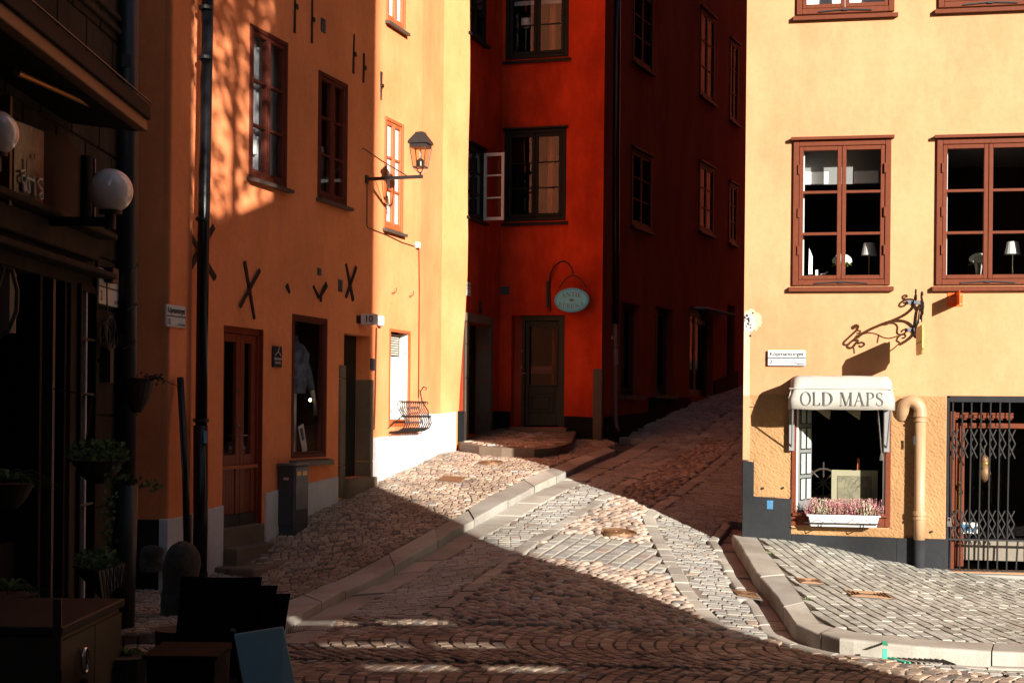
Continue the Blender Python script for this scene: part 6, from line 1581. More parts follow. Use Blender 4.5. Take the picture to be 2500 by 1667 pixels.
# waved courses in the foreground
def wave(y):
    t = (y / 1.42 + .30 + .05 * math.sin(x0 * 1.1) + .02 * x0) % 1.0
    return .40 * (2 * t - 1) ** 2 + .16 * (1 - t)
k = 0; x0 = -5.5
while x0 < 6.5:
    y = 7.0 + rnd.uniform(0, .1)
    while y < 13.6:
        l = rnd.uniform(.085, .12); ym = y + l / 2; sl = (wave(ym + .02) - wave(ym - .02)) / .04
        sl = max(-1.6, min(1.6, sl)); l_eff = l / math.sqrt(1 + sl * sl)
        ym = y + l_eff / 2; cx = x0 + wave(ym); jx = .006 * math.sin(x0 * 37 + y * 9)
        if cls(cx + .05, ym) == 'fan' and not excluded(cx + .05, ym):
            g = .007; w_ = .112; gc = rnd.uniform(.007, .015)
            tl_ = math.sqrt(1 + sl * sl); nx, ny = 1 / tl_, -sl / tl_
            P = []
            for (yy, side_) in ((y + g / 2, 0), (y + g / 2, 1), (y + l_eff - g / 2, 1), (y + l_eff - g / 2, 0)):
                f_ = ((w_ - gc / 2 * tl_) if side_ else gc / 2 * tl_) / tl_ ** 2
                P.append((x0 + jx + wave(ym) + sl * (yy - ym) + f_ + rnd.uniform(-.0015, .0015), yy - sl * f_))
            S_fan.quad(P, crown=.005, inset=.007, tone=min(1, max(0, rnd.gauss(.40, .27))), tilt=.016)
        y += l_eff
    x0 += .112
rows(S_g, (2, 8, 10, 12.5), (1, -.03), .13, .14, .24, lambda x, y: cls(x, y) == 'low', gap=.016)
S_fan.finish(stuff_name='more_fan_setts'); S_g.finish(stuff_name='more_grey_setts'); S_b.finish(stuff_name='more_slab_setts'); S_c.finish(smooth=True, stuff_name='more_cobbles')
# left pavement setts
S_l = Stones(pl_, 'sett_brown', 'pavement_sett', PH, 290)
LK = KLi
rows(S_l, (-6.5, 2.5, 10.3, 25.5), (1, .16), .085, .075, .13, lambda x, y: inpoly(x, y, LEFTP) and not inpoly(x, y, PLT) and not (side((x, y), LK) > -.03), gap=.008, wob=.03, jit=.005, crown=.006, inset=.010, tonef=lambda x, y: min(1, max(0, rnd.gauss(.5, .24))))
S_l.finish(stuff_name='more_pavement_setts')
S_pl = Stones(plo, 'sett_brown', 'platform_sett', PH + .138, 290)
cpl = (sum(p[0] for p in PLT) / len(PLT), sum(p[1] for p in PLT) / len(PLT))
PLI = [(p[0] + (cpl[0] - p[0]) * .16, p[1] + (cpl[1] - p[1]) * .24) for p in PLT]
rows(S_pl, (-1.5, 2, 22, 25), (1, .3), .12, .12, .2, lambda x, y: inpoly(x, y, PLI), gap=.014); S_pl.finish()
# right pavement: long slanting courses
S_r = Stones(pr_, 'sett_pave', 'pavement_sett', PH, 290)
ra, rb_ = ground(*Z4(390, 650), PH), ground(*Z4(1560, 1300), PH)
dR = (rb_[0] - ra[0], rb_[1] - ra[1])
rows(S_r, (1.8, 8.4, 11, 17), dR, .108, .12, .22, lambda x, y: inpoly(x, y, RIGHTP) and side((x, y), KRi) < -.03 and (y - (16.8 - .183 * (x - 2.73))) < -.05, gap=.0015, gapr=.016, jit=.0015, crown=.0015, inset=.003, wob=.012, tonef=lambda x, y: rnd.random())
S_r.finish(stuff_name='more_pavement_setts')
# grass tufts in the joints
q = MB(); dl = math.hypot(*dR); dn = (-dR[1] / dl, dR[0] / dl)
for k in range(900):
    x, y = rnd.uniform(2.2, 7), rnd.uniform(11.5, 16.3)
    if not inpoly(x, y, RIGHTP) or hidden(x, y): continue
    if math.sin(x * 2.3 + 1.1) * math.sin(y * 3.1 + x) < .25: continue
    c = x * dn[0] + y * dn[1]; 
    for j in range(5):
        a = rnd.uniform(0, 6.28); p = (x + rnd.uniform(-.015, .015), y + rnd.uniform(-.015, .015)); z = T(*p) + PH - .018
        q.add([(p[0] - .004, p[1], z), (p[0] + .004, p[1], z), (p[0] + .012 * math.cos(a), p[1] + .012 * math.sin(a), z + rnd.uniform(.015, .03))], [(0, 1, 2)], rnd.random())
tag(q.build('joint_grass', M['ivy']), 'short green grass tufts in the pavement joints', 'grass', kind='stuff')
# covers and drains
def coverplate(P, off, lab, nbars, mat='bronze', name='cover_plate'):
    c = (sum(p[0] for p in P) / 4, sum(p[1] for p in P) / 4); zf = lambda x, y: T(x, y) + off
    bedP = [(c[0] + (x - c[0]) * 1.3, c[1] + (y - c[1]) * 1.5) for x, y in P]
    mb = MB(); mb.v = [(x, y, zf(x, y) - .004) for x, y in bedP]; mb.f = [(0, 1, 2, 3)]; bd_ = mb.build('cover_bedding', M['joint_sand'])
    mb = MB(); mb.v = [(x, y, zf(x, y) + .002) for x, y in P] + [(x, y, zf(x, y) - .05) for x, y in P]; mb.f = [(0, 1, 2, 3)] + [(i, i + 4, (i + 1) % 4 + 4, (i + 1) % 4) for i in range(4)]
    o = mb.build(name, M[mat if nbars < 2 else 'iron']); tag(o, lab, 'cover'); bd_.parent = o; bd_.location = tuple(bd_.location[i] - o.location[i] for i in range(3))
    q = MB()
    lerp = lambda u, v: tuple((P[0][i] * (1 - u) + P[1][i] * u) * (1 - v) + (P[3][i] * (1 - u) + P[2][i] * u) * v for i in (0, 1))
    for k in range(nbars):
        f = .04 + .09 * k
        R_ = [lerp(f, f), lerp(1 - f, f), lerp(1 - f, 1 - f), lerp(f, 1 - f)]
        for a_, b_ in zip(R_, R_[1:] + R_[:1]): q.tube([(a_[0], a_[1], zf(*a_) + .006), (b_[0], b_[1], zf(*b_) + .004)], .009, 4)
    q.build('rib', M[mat], o); return o
def order(P): return P
coverplate(cv1, PH, 'plain square cover plate in the sunlit brown pavement', 1, 'bronze')
coverplate(cv2, PH, 'smaller ribbed rusty cover near the kerb of the right pavement', 4)
coverplate(cv3, PH, 'larger ribbed rusty cover in the middle of the right pavement', 4)
coverplate(cv4, 0, 'ribbed rusty cover in the lit road setts beside the gutter', 4)
def disc(c, r, off, lab, rings):
    z = T(*c) + off; gx = (T(c[0] + .1, c[1]) - T(c[0] - .1, c[1])) / .2; gy = (T(c[0], c[1] + .1) - T(c[0], c[1] - .1)) / .2
    W = lambda x, y, h: (c[0] + x, c[1] + y, z + gx * x + gy * y + h)
    mb = MB(); n = 32; mb.v = [W(r * math.cos(2 * math.pi * k / n), r * math.sin(2 * math.pi * k / n), .004) for k in range(n)]; mb.v += [(x, y, zz - .05) for x, y, zz in mb.v]
    mb.f = [tuple(range(n))] + [(i, i + n, (i + 1) % n + n, (i + 1) % n) for i in range(n)]
    o = mb.build('manhole_cover', M['bronze']); tag(o, lab, 'manhole cover')
    q = MB()
    for f in rings: q.tube([W(r * f * math.cos(2 * math.pi * k / 28), r * f * math.sin(2 * math.pi * k / 28), .006) for k in range(29)], .006, 4, cap=False)
    for k in range(14): a = k * 2.4; f = .08 + .03 * k; q.tube([W(r * f * math.cos(a), r * f * math.sin(a), .006), W(r * (f + .06) * math.cos(a + .4), r * (f + .06) * math.sin(a + .4), .006)], .006, 4)
    q.build('raised_pattern', M['bronze'], o)
disc(mh1[0], mh1[1], 0.008, 'round patterned manhole cover among the sunlit pink cobbles', (.96, .86, .76, .66))
disc(mh2[0], mh2[1], PH, 'round rusty manhole cover in the sunlit brown pavement', (.95, .5))
def drain(P, lab):
    mb = MB(); mb.v = [(x, y, T(x, y) - .03) for x, y in P]; mb.f = [(0, 1, 2, 3)]; o = mb.build('street_drain', M['black']); tag(o, lab, 'drain grate')
    lerp = lambda u, v: tuple((P[0][i] * (1 - u) + P[1][i] * u) * (1 - v) + (P[3][i] * (1 - u) + P[2][i] * u) * v for i in (0, 1))
    for k in range(11):
        a_, b_ = lerp(0, (k + .2) / 11), lerp(1, (k + .2) / 11)
        MB().tube([(a_[0], a_[1], T(*a_) + .002), (b_[0], b_[1], T(*b_) + .002)], .010, 5).build('grate_bar', M['iron'] if k > 1 else M['green_spray'], o)
drain(dr1, 'iron drain grate with a green sprayed edge at the foot of the right kerb'); drain(dr2, 'iron drain grate with a green sprayed edge at the near end of the left kerb')
# sprayed green survey marks on the kerbs
def on_kerb(ptsuv, off, w_, parent):
    P = [ground(u, v, off) for u, v in ptsuv]; q = MB()
    for a_, b_ in zip(P, P[1:]):
        dx, dy = b_[0] - a_[0], b_[1] - a_[1]; l = math.hypot(dx, dy) or 1; nx, ny = -dy / l * w_ / 2, dx / l * w_ / 2
        V = [(a_[0] + nx, a_[1] + ny), (a_[0] - nx, a_[1] - ny), (b_[0] - nx, b_[1] - ny), (b_[0] + nx, b_[1] + ny)]
        q.add([(x, y, T(x, y) + off + .009) for x, y in V], [(0, 1, 2, 3)])
    return q.build('spray_mark', M['green_spray'], parent)
on_kerb([(2158, 1560), (2162, 1578)], PH, .04, pr_)
on_kerb([(670, 1486), (683, 1496), (696, 1500), (692, 1508)], PH, .03, pl_)
g0 = ground(2163, 1580, PH); MB().hexa([(g0[0] - .03, g0[1] - .006, T(*g0) - .01), (g0[0] + .012, g0[1] - .006, T(*g0) - .01), (g0[0] + .012, g0[1] + .004, T(*g0) - .01), (g0[0] - .03, g0[1] + .004, T(*g0) - .01), (g0[0] - .026, g0[1] - .006, T(*g0) + PH - .012), (g0[0] + .008, g0[1] - .006, T(*g0) + PH - .012), (g0[0] + .008, g0[1] + .004, T(*g0) + PH - .01), (g0[0] - .026, g0[1] + .004, T(*g0) + PH - .01)]).build('spray_mark', M['green_spray'], pr_)
# a few autumn leaves by the drain
for i, (u, v) in enumerate(((2414, 1612), (2425, 1613), (2439, 1614))):
    g = ground(u, v); q = MB(); z = T(*g) + .012
    q.add([(g[0] - .03, g[1], z), (g[0], g[1] - .02, z + .01), (g[0] + .035, g[1] + .0, z), (g[0], g[1] + .025, z + .015)], [(0, 1, 2), (0, 2, 3)])
    tag(q.build('fallen_leaf', M['orange_sign']), ['left', 'middle', 'right'][i] + ' one of three orange fallen leaves in the lit gutter by the drain', 'leaf', 'fallen leaves in the lit gutter')
# ------------------------------------------------------------------ cafe house at the left edge
kf = thing('cafe_house', (-4.5, 9.5, T(-4, 9.5)), 'dark grey stone cafe front in deep shade along the left edge', 'house')
KE = 3.22
CD = FK.rect((-60, 700), (172, 700), (172, 1560), (-60, 1560)); CD = [-2.0, FK.px(172, 900)[0], -.3, FK.px(172, 690)[1]]
CWN = [FK.px(188, 900)[0], FK.px(228, 900)[0], FK.px(200, 1500)[1], FK.px(200, 695)[1]]
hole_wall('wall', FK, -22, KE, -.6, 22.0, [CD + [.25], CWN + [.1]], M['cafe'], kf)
ZK = 22.0
MB().add([FK.w(KE, -.6, 0), FK.w(KE, -.6, -6), FK.w(KE, ZK, -6), FK.w(KE, ZK, 0)], [(0, 1, 2, 3)]).build('end_wall', M['cafe'], kf)
MB().add([FK.w(-22, ZK, 0), FK.w(KE, ZK, 0), FK.w(KE, ZK, -6), FK.w(-22, ZK, -6)], [(0, 1, 2, 3)]).build('roof', M['darkwood'], kf)
room(FK, CD, kf, 1.2, h0=-.26); room(FK, CWN, kf, .8, h0=-.12)
# dressed stone courses: recessed joints between proud blocks
zj_ = [FK.px(230, v)[1] for v in (1500, 1370, 1240, 1110, 1015, 880, 750, 625, 560)]
zj_ = sorted(zj_); s_a = CWN[1] + .02
for a_, b_ in zip(zj_, zj_[1:]): bevel(MB().box(FK, s_a, KE - .01, -.01, .022, a_ + .008, b_ - .008).build('wall_stone_block', M['cafe'], kf), .01, 2)
zt0 = FK.px(150, 560)[1] + .05
blk_z = [FK.px(180, v)[1] for v in (400, 330, 150, 20, -120)]; blk_z = sorted(blk_z)
for r_, (a_, b_) in enumerate(zip(blk_z, blk_z[1:])):
    s = -.5 + .35 * (r_ % 2)
    while s < KE:
        e_ = min(KE - .01, s + .68); bevel(MB().box(FK, s + .01, e_ - .01, -.01, .022, a_ + .01, b_ - .01).build('wall_stone_block', M['cafe'], kf), .01, 2); s += .68
# cornices above the door
zc = FK.px(100, 640)[1]; q = MB()
bevel(MB().box(FK, -1, FK.px(240, 640)[0], .0, .16, zc, zc + .05).build('door_cornice', M['cafe'], kf), .015, 2)
bevel(MB().box(FK, -1, FK.px(215, 600)[0], .0, .10, zc + .12, zc + .30).build('door_frieze', M['cafe'], kf), .015, 2)
bevel(MB().box(FK, -1, FK.px(232, 600)[0], .0, .19, zc + .31, zc + .36).build('door_cornice', M['cafe'], kf), .015, 2)
zs = FK.px(250, 60)[1]
for dz in (0, .11): bevel(MB().box(FK, -1, KE, .0, .06, zs + dz, zs + dz + .05).build('string_course', M['cafe'], kf), .015, 2)
# door leaves, posts and barred glass
for x0, m_ in ((CD[1] - .08, 'cafe_d'), (CD[1] - .62, 'cafe_d'), (CD[1] - .34, 'darkwood')):
    MB().box(FK, x0, x0 + .05, -.2, -.02, CD[2], CD[3]).build('door_post', M[m_], kf)
MB().box(FK, -1.5, CD[1], -.2, -.16, CD[2], 1.0).build('door_panel', M['cafe_d'], kf)
w = MB().box(FK, CWN[0], CWN[0] + .03, -.08, .03, CWN[2], CWN[3]).box(FK, CWN[1] - .03, CWN[1], -.08, .03, CWN[2], CWN[3]).box(FK, CWN[0] + .03, CWN[1] - .03, -.08, .029, CWN[3] - .05, CWN[3]).build('narrow_window', M['cafe_d'], kf)
MB().add([FK.w(CWN[0], CWN[2], -.06), FK.w(CWN[1], CWN[2], -.06), FK.w(CWN[1], CWN[3], -.06), FK.w(CWN[0], CWN[3], -.06)], [(0, 1, 2, 3)]).build('pane', M['glass'], w)
for k in range(6):
    z = FK.px(208, 828 + 134 * k)[1]; MB().box(FK, CWN[0], CWN[1], .0, .02, z - .01, z + .01).build('window_bar', M['iron'], w)
xm = (CWN[0] + CWN[1]) / 2; MB().box(FK, xm - .02, xm + .015, -.05, .01, CWN[2], CWN[3]).build('mullion', M['curtain'], w)
# street sign half behind the pipe
r = [FK.px(237, 700, .03)[0], KE - .02, FK.px(245, 742, .03)[1], FK.px(245, 655, .03)[1]]
street_sign(FK, r, None, '2', 'kv. Medusa', 'grimy white street name sign half hidden behind the dark cafe drainpipe', .025)
# the big dark pipe
g = ground(300, 1556); 
kp = thing('cafe_drainpipe', (g[0], g[1], T(*g)), 'thick blue black drainpipe at the corner of the dark cafe front', 'drainpipe')
top_ = ray(312, 0); xt = top_[0] * g[1]
MB().tube([(g[0], g[1], T(*g)), (g[0] + .02, g[1], T(*g) + 1.3)], .096, 18).build('lower_pipe', M['pipe_cafe'], kp, smooth=True)
MB().tube([(g[0] + .01, g[1], T(*g) + 1.25), (xt, g[1], 7)], .085, 18).build('upper_pipe', M['pipe_cafe'], kp, smooth=True)
for v in (155, 830, 1180, 1310): z = EZ + ray(300, v)[1] * g[1]; x = ray(290 + (18 if v < 200 else 5), v)[0] * g[1]; MB().tube([(x, g[1], z - .05), (x, g[1], z + .05)], .094 if v < 1200 else .104, 18).build('pipe_clamp', M['pipe_cafe'], kp)
pc = [(g[0] + .1 * math.cos(a * .9), g[1] - .1 + .02 * math.sin(a), T(*g) + 2.1 + .04 * a) for a in range(0, 22)]
q = MB().tube([(g[0] + .10 * math.cos(1.1 * a), g[1] + .10 * math.sin(1.1 * a), T(*g) + 1.9 + .055 * a) for a in range(0, 26)], .007, 5); q.build('wound_cable', M['black'], kp)
# coil of cable and plug box on the wall
cc = FK.px(262, 815, .06); o = thing('cable_coil', FK.w(cc[0], cc[1] - .15, .06), 'tangled coil of black cable hanging on the cafe wall', 'cable'); q = MB()
for k in range(5):
    ph = rnd.uniform(0, 6); q.tube([FK.w(cc[0] + (.12 + .02 * k) * math.cos(a + ph) * .8, cc[1] + (.10 + .012 * k) * math.sin(a + ph), .05 + .01 * k + .01 * math.sin(3 * a)) for a in [.4 * j for j in range(16)]], .007, 5)
q.tube([FK.w(cc[0], cc[1] + .45, .05), FK.w(cc[0] + .03, cc[1] + .1, .05), FK.w(cc[0] - .04, cc[1] - .3, .05)], .007, 5)
q.build('cable', M['black'], o); MB().box(FK, cc[0] - .06, cc[0] + .10, .03, .12, cc[1] + .42, cc[1] + .54).build('plug_box', M['black'], o); MB().box(FK, cc[0] - .04, cc[0] + .05, .03, .10, cc[1] - .40, cc[1] - .12).build('socket', M['black'], o)
# awning: two long rails in front of the wall
def at(u, v, y): ax, bz = ray(u, v); return (ax * y, y, EZ + bz * y)
aw = thing('folded_cafe_awning', at(200, 200, 9.6), 'folded dark awning with two long metal rails over the cafe front', 'awning')
ya, yb2 = 6.8, 10.6
def rail(u0, v0, u1, v1, w, hgt, mat, name, y0=ya, y1=yb2):
    A, B = at(u0, v0, y0), at(u1, v1, y1); A = (A[0] - (B[0] - A[0]) * .0, A[1], A[2])
    q = MB().hexa([(A[0] - w, A[1], A[2] - hgt), (A[0], A[1], A[2] - hgt), (B[0], B[1], B[2] - hgt), (B[0] - w, B[1], B[2] - hgt), (A[0] - w, A[1], A[2]), (A[0], A[1], A[2]), (B[0], B[1], B[2]), (B[0] - w, B[1], B[2])])
    q.f = [f[::-1] for f in q.f] if False else q.f
    return bevel(q.build(name, M[mat], aw), .015, 3)
# rails run parallel to the wall, so their depth follows from where they cross the frame
def rail2(u1, v1, y1, slope_u0, w, h0, h1, mat, name):
    B = at(u1, v1, y1); 
    X = B[0]; y0 = X / ray(slope_u0, 0)[0]
    q = MB().hexa([(X - w, y0, B[2] + h0), (X, y0, B[2] + h0), (X + .0, y1, B[2] + h0), (X - w, y1, B[2] + h0), (X - w * .7, y0, B[2] + h1), (X - .01, y0, B[2] + h1), (X - .01, y1, B[2] + h1), (X - w * .7, y1, B[2] + h1)])
    return bevel(q.build(name, M[mat], aw), .012, 3)
rail2(370, 263, 10.9, -300, .20, -.10, .02, 'cafe_d', 'upper_rail'); rail2(371, 255, 10.905, -300, .015, .004, .02, 'steel', 'rail_edge')
rail2(362, 300, 10.9, -300, .16, -.07, .06, 'bronze', 'front_rail'); rail2(363, 290, 10.905, -300, .012, .03, .05, 'steel', 'rail_edge')
B = at(345, 300, 10.9)
MB().hexa([(-3.4, 6.5, B[2] - .02), (B[0] - .02, 6.5, B[2] - .08), (B[0] - .02, 10.85, B[2] - .08), (-3.4, 10.85, B[2] - .02), (-3.4, 6.5, B[2] + .06), (B[0] - .02, 6.5, B[2] - .04), (B[0] - .02, 10.85, B[2] - .04), (-3.4, 10.85, B[2] + .06)]).build('folded_canvas', M['cafe_d'], aw)
A, B2_ = at(42, 178, 8.6), at(232, 262, 10.2); MB().tube([A, B2_], .02, 8).build('light_tube', M['brass'], aw)
# globe lamps
def globe(u, v, y, R, lab):
    c = at(u, v, y); o = thing('globe_lamp', c, lab, 'lamp', 'globe lamps along the cafe front')
    prof = [(R * math.sin(a), -R * math.cos(a)) for a in [.45 + (math.pi - .46) * k / 22 for k in range(23)]]
    MB().lathe(c, prof, 32).build('globe', M['globe'], o, smooth=True)
    MB().lathe((c[0], c[1], c[2] - R * 1.06), [(R * .5, 0), (R * .52, R * .14)], 24).build('collar', M['iron'], o)
    MB().lathe((c[0], c[1], c[2] - R * 1.75), [(R * .24, 0), (R * .24, R * .75)], 16).build('stem', M['iron'], o)
    z = c[2] - R * 1.40; q = MB(); q.hexa([(-3.42, c[1] - .02, z - .035), (c[0] - .03, c[1] - .02, z - .035), (c[0] - .03, c[1] + .02, z - .035), (-3.42, c[1] + .02, z - .035), (-3.42, c[1] - .02, z + .03), (c[0] - .03, c[1] - .02, z + .03), (c[0] - .03, c[1] + .02, z + .03), (-3.42, c[1] + .02, z + .03)])
    q.build('arm', M['iron'], o); MB().hexa([(-3.44, c[1] - .05, z - .14), (-3.38, c[1] - .05, z - .14), (-3.38, c[1] + .05, z - .14), (-3.44, c[1] + .05, z - .14), (-3.44, c[1] - .05, z + .14), (-3.38, c[1] - .05, z + .14), (-3.38, c[1] + .05, z + .14), (-3.44, c[1] + .05, z + .14)]).build('wall_plate', M['iron'], o)
    return o
globe(270, 466, 10.2, .158, 'white globe lamp on a black arm in front of the thick dark drainpipe')
globe(-10, 324, 8.3, .13, 'white globe lamp cut by the left edge of the picture')
# bowed shop sign with the white lettering seen in the photograph (part of a word, mirrored by the bend)
r = FK.rect((30, 305), (205, 395), (190, 555), (30, 510), .05)
o = thing('bowed_shop_sign', FK.w((r[0] + r[1]) / 2, r[2], .1), 'bowed black shop sign with white handwriting and a golden picture above the cafe door', 'shop sign')
mb = MB(); n = 20; s0, s1, z0, z1 = FK.px(22, 400, .1)[0], FK.px(205, 400, .1)[0], FK.px(110, 520, .1)[1], FK.px(110, 330, .1)[1]
Hh = lambda t: .08 + .10 * math.sin(t * math.pi) ** .8
for i in range(n + 1):
    t = i / n; s = s0 + (s1 - s0) * t; mb.v += [FK.w(s, z0, Hh(t)), FK.w(s, z1, Hh(t))]
mb.f = [(2 * i, 2 * i + 2, 2 * i + 3, 2 * i + 1) for i in range(n)]
def signmat():
    m, nt, p = newmat('painted_black_and_gold'); pos = gcoord(nt, (20, 14, 5)); n1 = noise(nt, 1.2, 6, .7, pos); r_ = ramp(nt, [(.48, (.006, .008, .01)), (.60, (.10, .065, .02)), (.7, (.22, .14, .035))]); nt.links.new(n1.outputs[0], r_.inputs[0]); nt.links.new(r_.outputs[0], p.inputs['Base Color']); p.inputs['Roughness'].default_value = .3; return m
sb_ = mb.build('board', M['cafe_d'], o, smooth=True)
gm = signmat(); mb2 = MB()
for i in range(9):
    t = .05 + .25 * i / 8; s = s0 + (s1 - s0) * t; mb2.v += [FK.w(s, z0 + .02, Hh(t) + .003), FK.w(s, z1 - .02, Hh(t) + .003)]
mb2.f = [(2 * i, 2 * i + 2, 2 * i + 3, 2 * i + 1) for i in range(8)]; mb2.build('gold_picture', gm, o, smooth=True)
MB().tube([FK.w(s1 - .02, z0, .10), FK.w(s1 - .02, z1, .10)], .07, 14).build('rolled_edge', M['cafe_d'], o, smooth=True)
MB().box(FK, s1 + .05, s1 + .055, .08, .17, z0, z1).build('blue_edge', M['teal'], o); MB().box(FK, s1 + .056, s1 + .075, .06, .17, z0, z1).build('gold_edge', M['bronze'], o)
MB().box(FK, s0 - .04, s0, .05, .12, z0 - .05, z1 + .12).build('gold_post', M['bronze'], o)
# handwriting strokes traced as letters
def ZS(x, y): return (x / 3.92, 240 + y / 3.92)
ST = [[(130, 700), (160, 690), (180, 720), (165, 740), (140, 740), (140, 790), (175, 830), (190, 880), (180, 900), (150, 870), (165, 830)], [(220, 580), (218, 700), (240, 780), (250, 850), (250, 900), (235, 910), (205, 870), (190, 810), (210, 765), (260, 770), (300, 790)], [(308, 745), (312, 800), (318, 870), (322, 935)], [(316, 530), (318, 580)], [(395, 820), (395, 780), (365, 770), (345, 800), (365, 840), (395, 880), (400, 960), (380, 965), (365, 925), (390, 905)], [(108, 870), (112, 885)]]
q = MB()
for P in ST:
    pts = []
    for x, y in P:
        u, v = ZS(x, y); s, z = FK.px(u, v, .15); t = (s - s0) / (s1 - s0); s, z = FK.px(u, v, Hh(min(1, max(0, t))) + .008); t = (s - s0) / (s1 - s0); pts.append(FK.w(s, z, Hh(min(1, max(0, t))) + .022))
    q.tube(pts, .008, 6)
q.build('lettering', M['bright'], o)
# hanging planters
def ivy(q, c, rx, ry, rz, n, size=.03, droop=0):
    for k in range(n):
        a, b_ = rnd.uniform(0, 6.28), math.acos(rnd.uniform(-1, 1)); rr_ = rnd.random() ** .4
        p = (c[0] + rx * rr_ * math.cos(a) * math.sin(b_), c[1] + ry * rr_ * math.sin(a) * math.sin(b_), c[2] + rz * rr_ * math.cos(b_))
        an = rnd.uniform(0, 6.28); s_ = size * rnd.uniform(.6, 1.3); tx, tz = math.cos(an), math.sin(an); ny = rnd.uniform(-.7, .7)
        w_ = lambda l, m_: (p[0] + s_ * (tx * l - tz * m_), p[1] + ny * s_ * l + .4 * s_ * m_, p[2] + s_ * (tz * l + tx * m_))
        q.add([w_(-.5, 0), w_(-.2, .55), w_(.1, .25), w_(.7, 0), w_(.1, -.25), w_(-.2, -.55)], [(0, 5, 4, 3, 2, 1)], rnd.random())
def trail(q, pts, n, size=.028):
    for k in range(n):
        t = k / n * (len(pts) - 1); i = min(int(t), len(pts) - 2); f = t - i; c = [pts[i][j] + (pts[i + 1][j] - pts[i][j]) * f for j in range(3)]
        ivy(q, c, .06, .05, .05, 3, size)
def basket(c, r_, hgt, P): 
    MB().lathe((c[0], c[1], c[2] - hgt), [(r_ * .35, 0), (r_ * .7, hgt * .4), (r_, hgt), (r_ * 1.05, hgt)], 18).build('basket', M['basket'], P)
c = at(240, 1130, 10.6); o = thing('ivy_basket', c, 'hanging basket overflowing with trailing ivy beside the thick dark drainpipe', 'hanging basket')
basket((c[0], c[1], c[2] + .02), .19, .17, o); q = MB(); ivy(q, (c[0], c[1], c[2] + .07), .24, .18, .12, 520); trail(q, [at(280, 1120, 10.55), at(300, 1160, 10.5), at(330, 1170, 10.5), at(370, 1185, 10.5), at(395, 1190, 10.5)], 22); trail(q, [at(275, 1150, 10.5), at(270, 1220, 10.5), at(262, 1290, 10.5), at(268, 1340, 10.5)], 34)
q.build('foliage', M['ivy'], o); MB().tube([(c[0] - .1, c[1], c[2] + .1), (c[0] - .05, c[1], c[2] + .5), (-3.42, c[1], c[2] + .55)], .006, 5).build('hook', M['iron'], o)
c = at(238, 1385, 10.2); o = thing('ivy_window_box', c, 'tilted green black planter box with ivy, hung lowest on the cafe wall', 'planter')
P8 = [at(190, 1400, 10.3), at(250, 1465, 10.0), at(300, 1420, 10.3), at(262, 1385, 10.7), at(175, 1380, 10.3), at(240, 1395, 10.0), at(308, 1375, 10.3), at(235, 1355, 10.7)]
MB().hexa([(P8[i][0], P8[i][1], P8[i][2]) for i in range(8)]).build('box', M['pipe_cafe'], o)
q = MB(); ivy(q, (c[0], c[1], c[2] + .06), .17, .12, .09, 300); q.build('foliage', M['ivy'], o)
for k in range(7):
    a_ = [P8[1][i] + (P8[2][i] - P8[1][i]) * (k + .5) / 7 for i in range(3)]; b_ = [P8[5][i] + (P8[6][i] - P8[5][i]) * (k + .5) / 7 for i in range(3)]
    MB().tube([(a_[0] + .012, a_[1] - .012, a_[2]), (b_[0] + .012, b_[1] - .012, b_[2])], .007, 4).build('slat', M['pipe_cafe'], o)
def grass(q, c, n, L):
    for k in range(n):
        a = rnd.uniform(0, 6.28); d_ = rnd.uniform(.3, 1) * L; w_ = .006; up = rnd.uniform(.1, .5) * L; pr = None
        for j in range(5):
            t = j / 4; p = (c[0] + math.cos(a) * d_ * t, c[1] + math.sin(a) * d_ * t * .6, c[2] + up * (2.2 * t - 2.6 * t * t)); w2 = w_ * (1 - t * .8)
            cur = [(p[0] - w2 * math.sin(a) - w2, p[1], p[2]), (p[0] + w2 * math.sin(a) + w2, p[1], p[2])]
            if pr: q.add([pr[0], pr[1], cur[1], cur[0]], [(0, 1, 2, 3)], rnd.random())
            pr = cur
for (u, v, y, lab) in ((20, 1180, 9.0, 'wicker basket with long grass hanging highest at the left edge'), (25, 1450, 8.7, 'pale edged planter with long grass at the bottom left edge')):
    c = at(u, v, y); o = thing('grass_basket', c, lab, 'planter'); basket(c, .16, .16, o); q = MB(); grass(q, (c[0], c[1], c[2] + .02), 70, .34); q.build('grass', M['ivy'], o)
c = at(335, 945, 11.2); o = thing('wicker_hanging_basket', c, 'dark wicker hanging basket with dry vine poking out behind the dark drainpipe', 'hanging basket')
MB().lathe((c[0], c[1], c[2] - .20), [(.04, 0), (.10, .12), (.13, .24), (.14, .27)], 16).build('basket', M['basket'], o)
q = MB(); trail(q, [at(352, 922, 11.1), at(380, 928, 11.1), at(400, 925, 11.1)], 12, .02); q.build('dry_leaves', M['basket'], o); MB().tube([at(352, 925, 11.1), at(395, 924, 11.1), at(415, 935, 11.1), at(433, 942, 11.1)], .004, 4).build('vine', M['bark'], o)
tag(MB().tube([at(-10, 720, 7.5), at(10, 650, 7.5), at(30, 660, 7.5), at(42, 710, 7.5), at(40, 760, 7.5), at(20, 810, 7.5), at(-15, 830, 7.5)], .012, 8).lathe(at(-8, 740, 7.6), [(.10, -.16), (.10, .16)], 12).build('round_projecting_sign', M['darkwood']), 'round dark projecting sign cut by the left edge of the picture', 'sign')
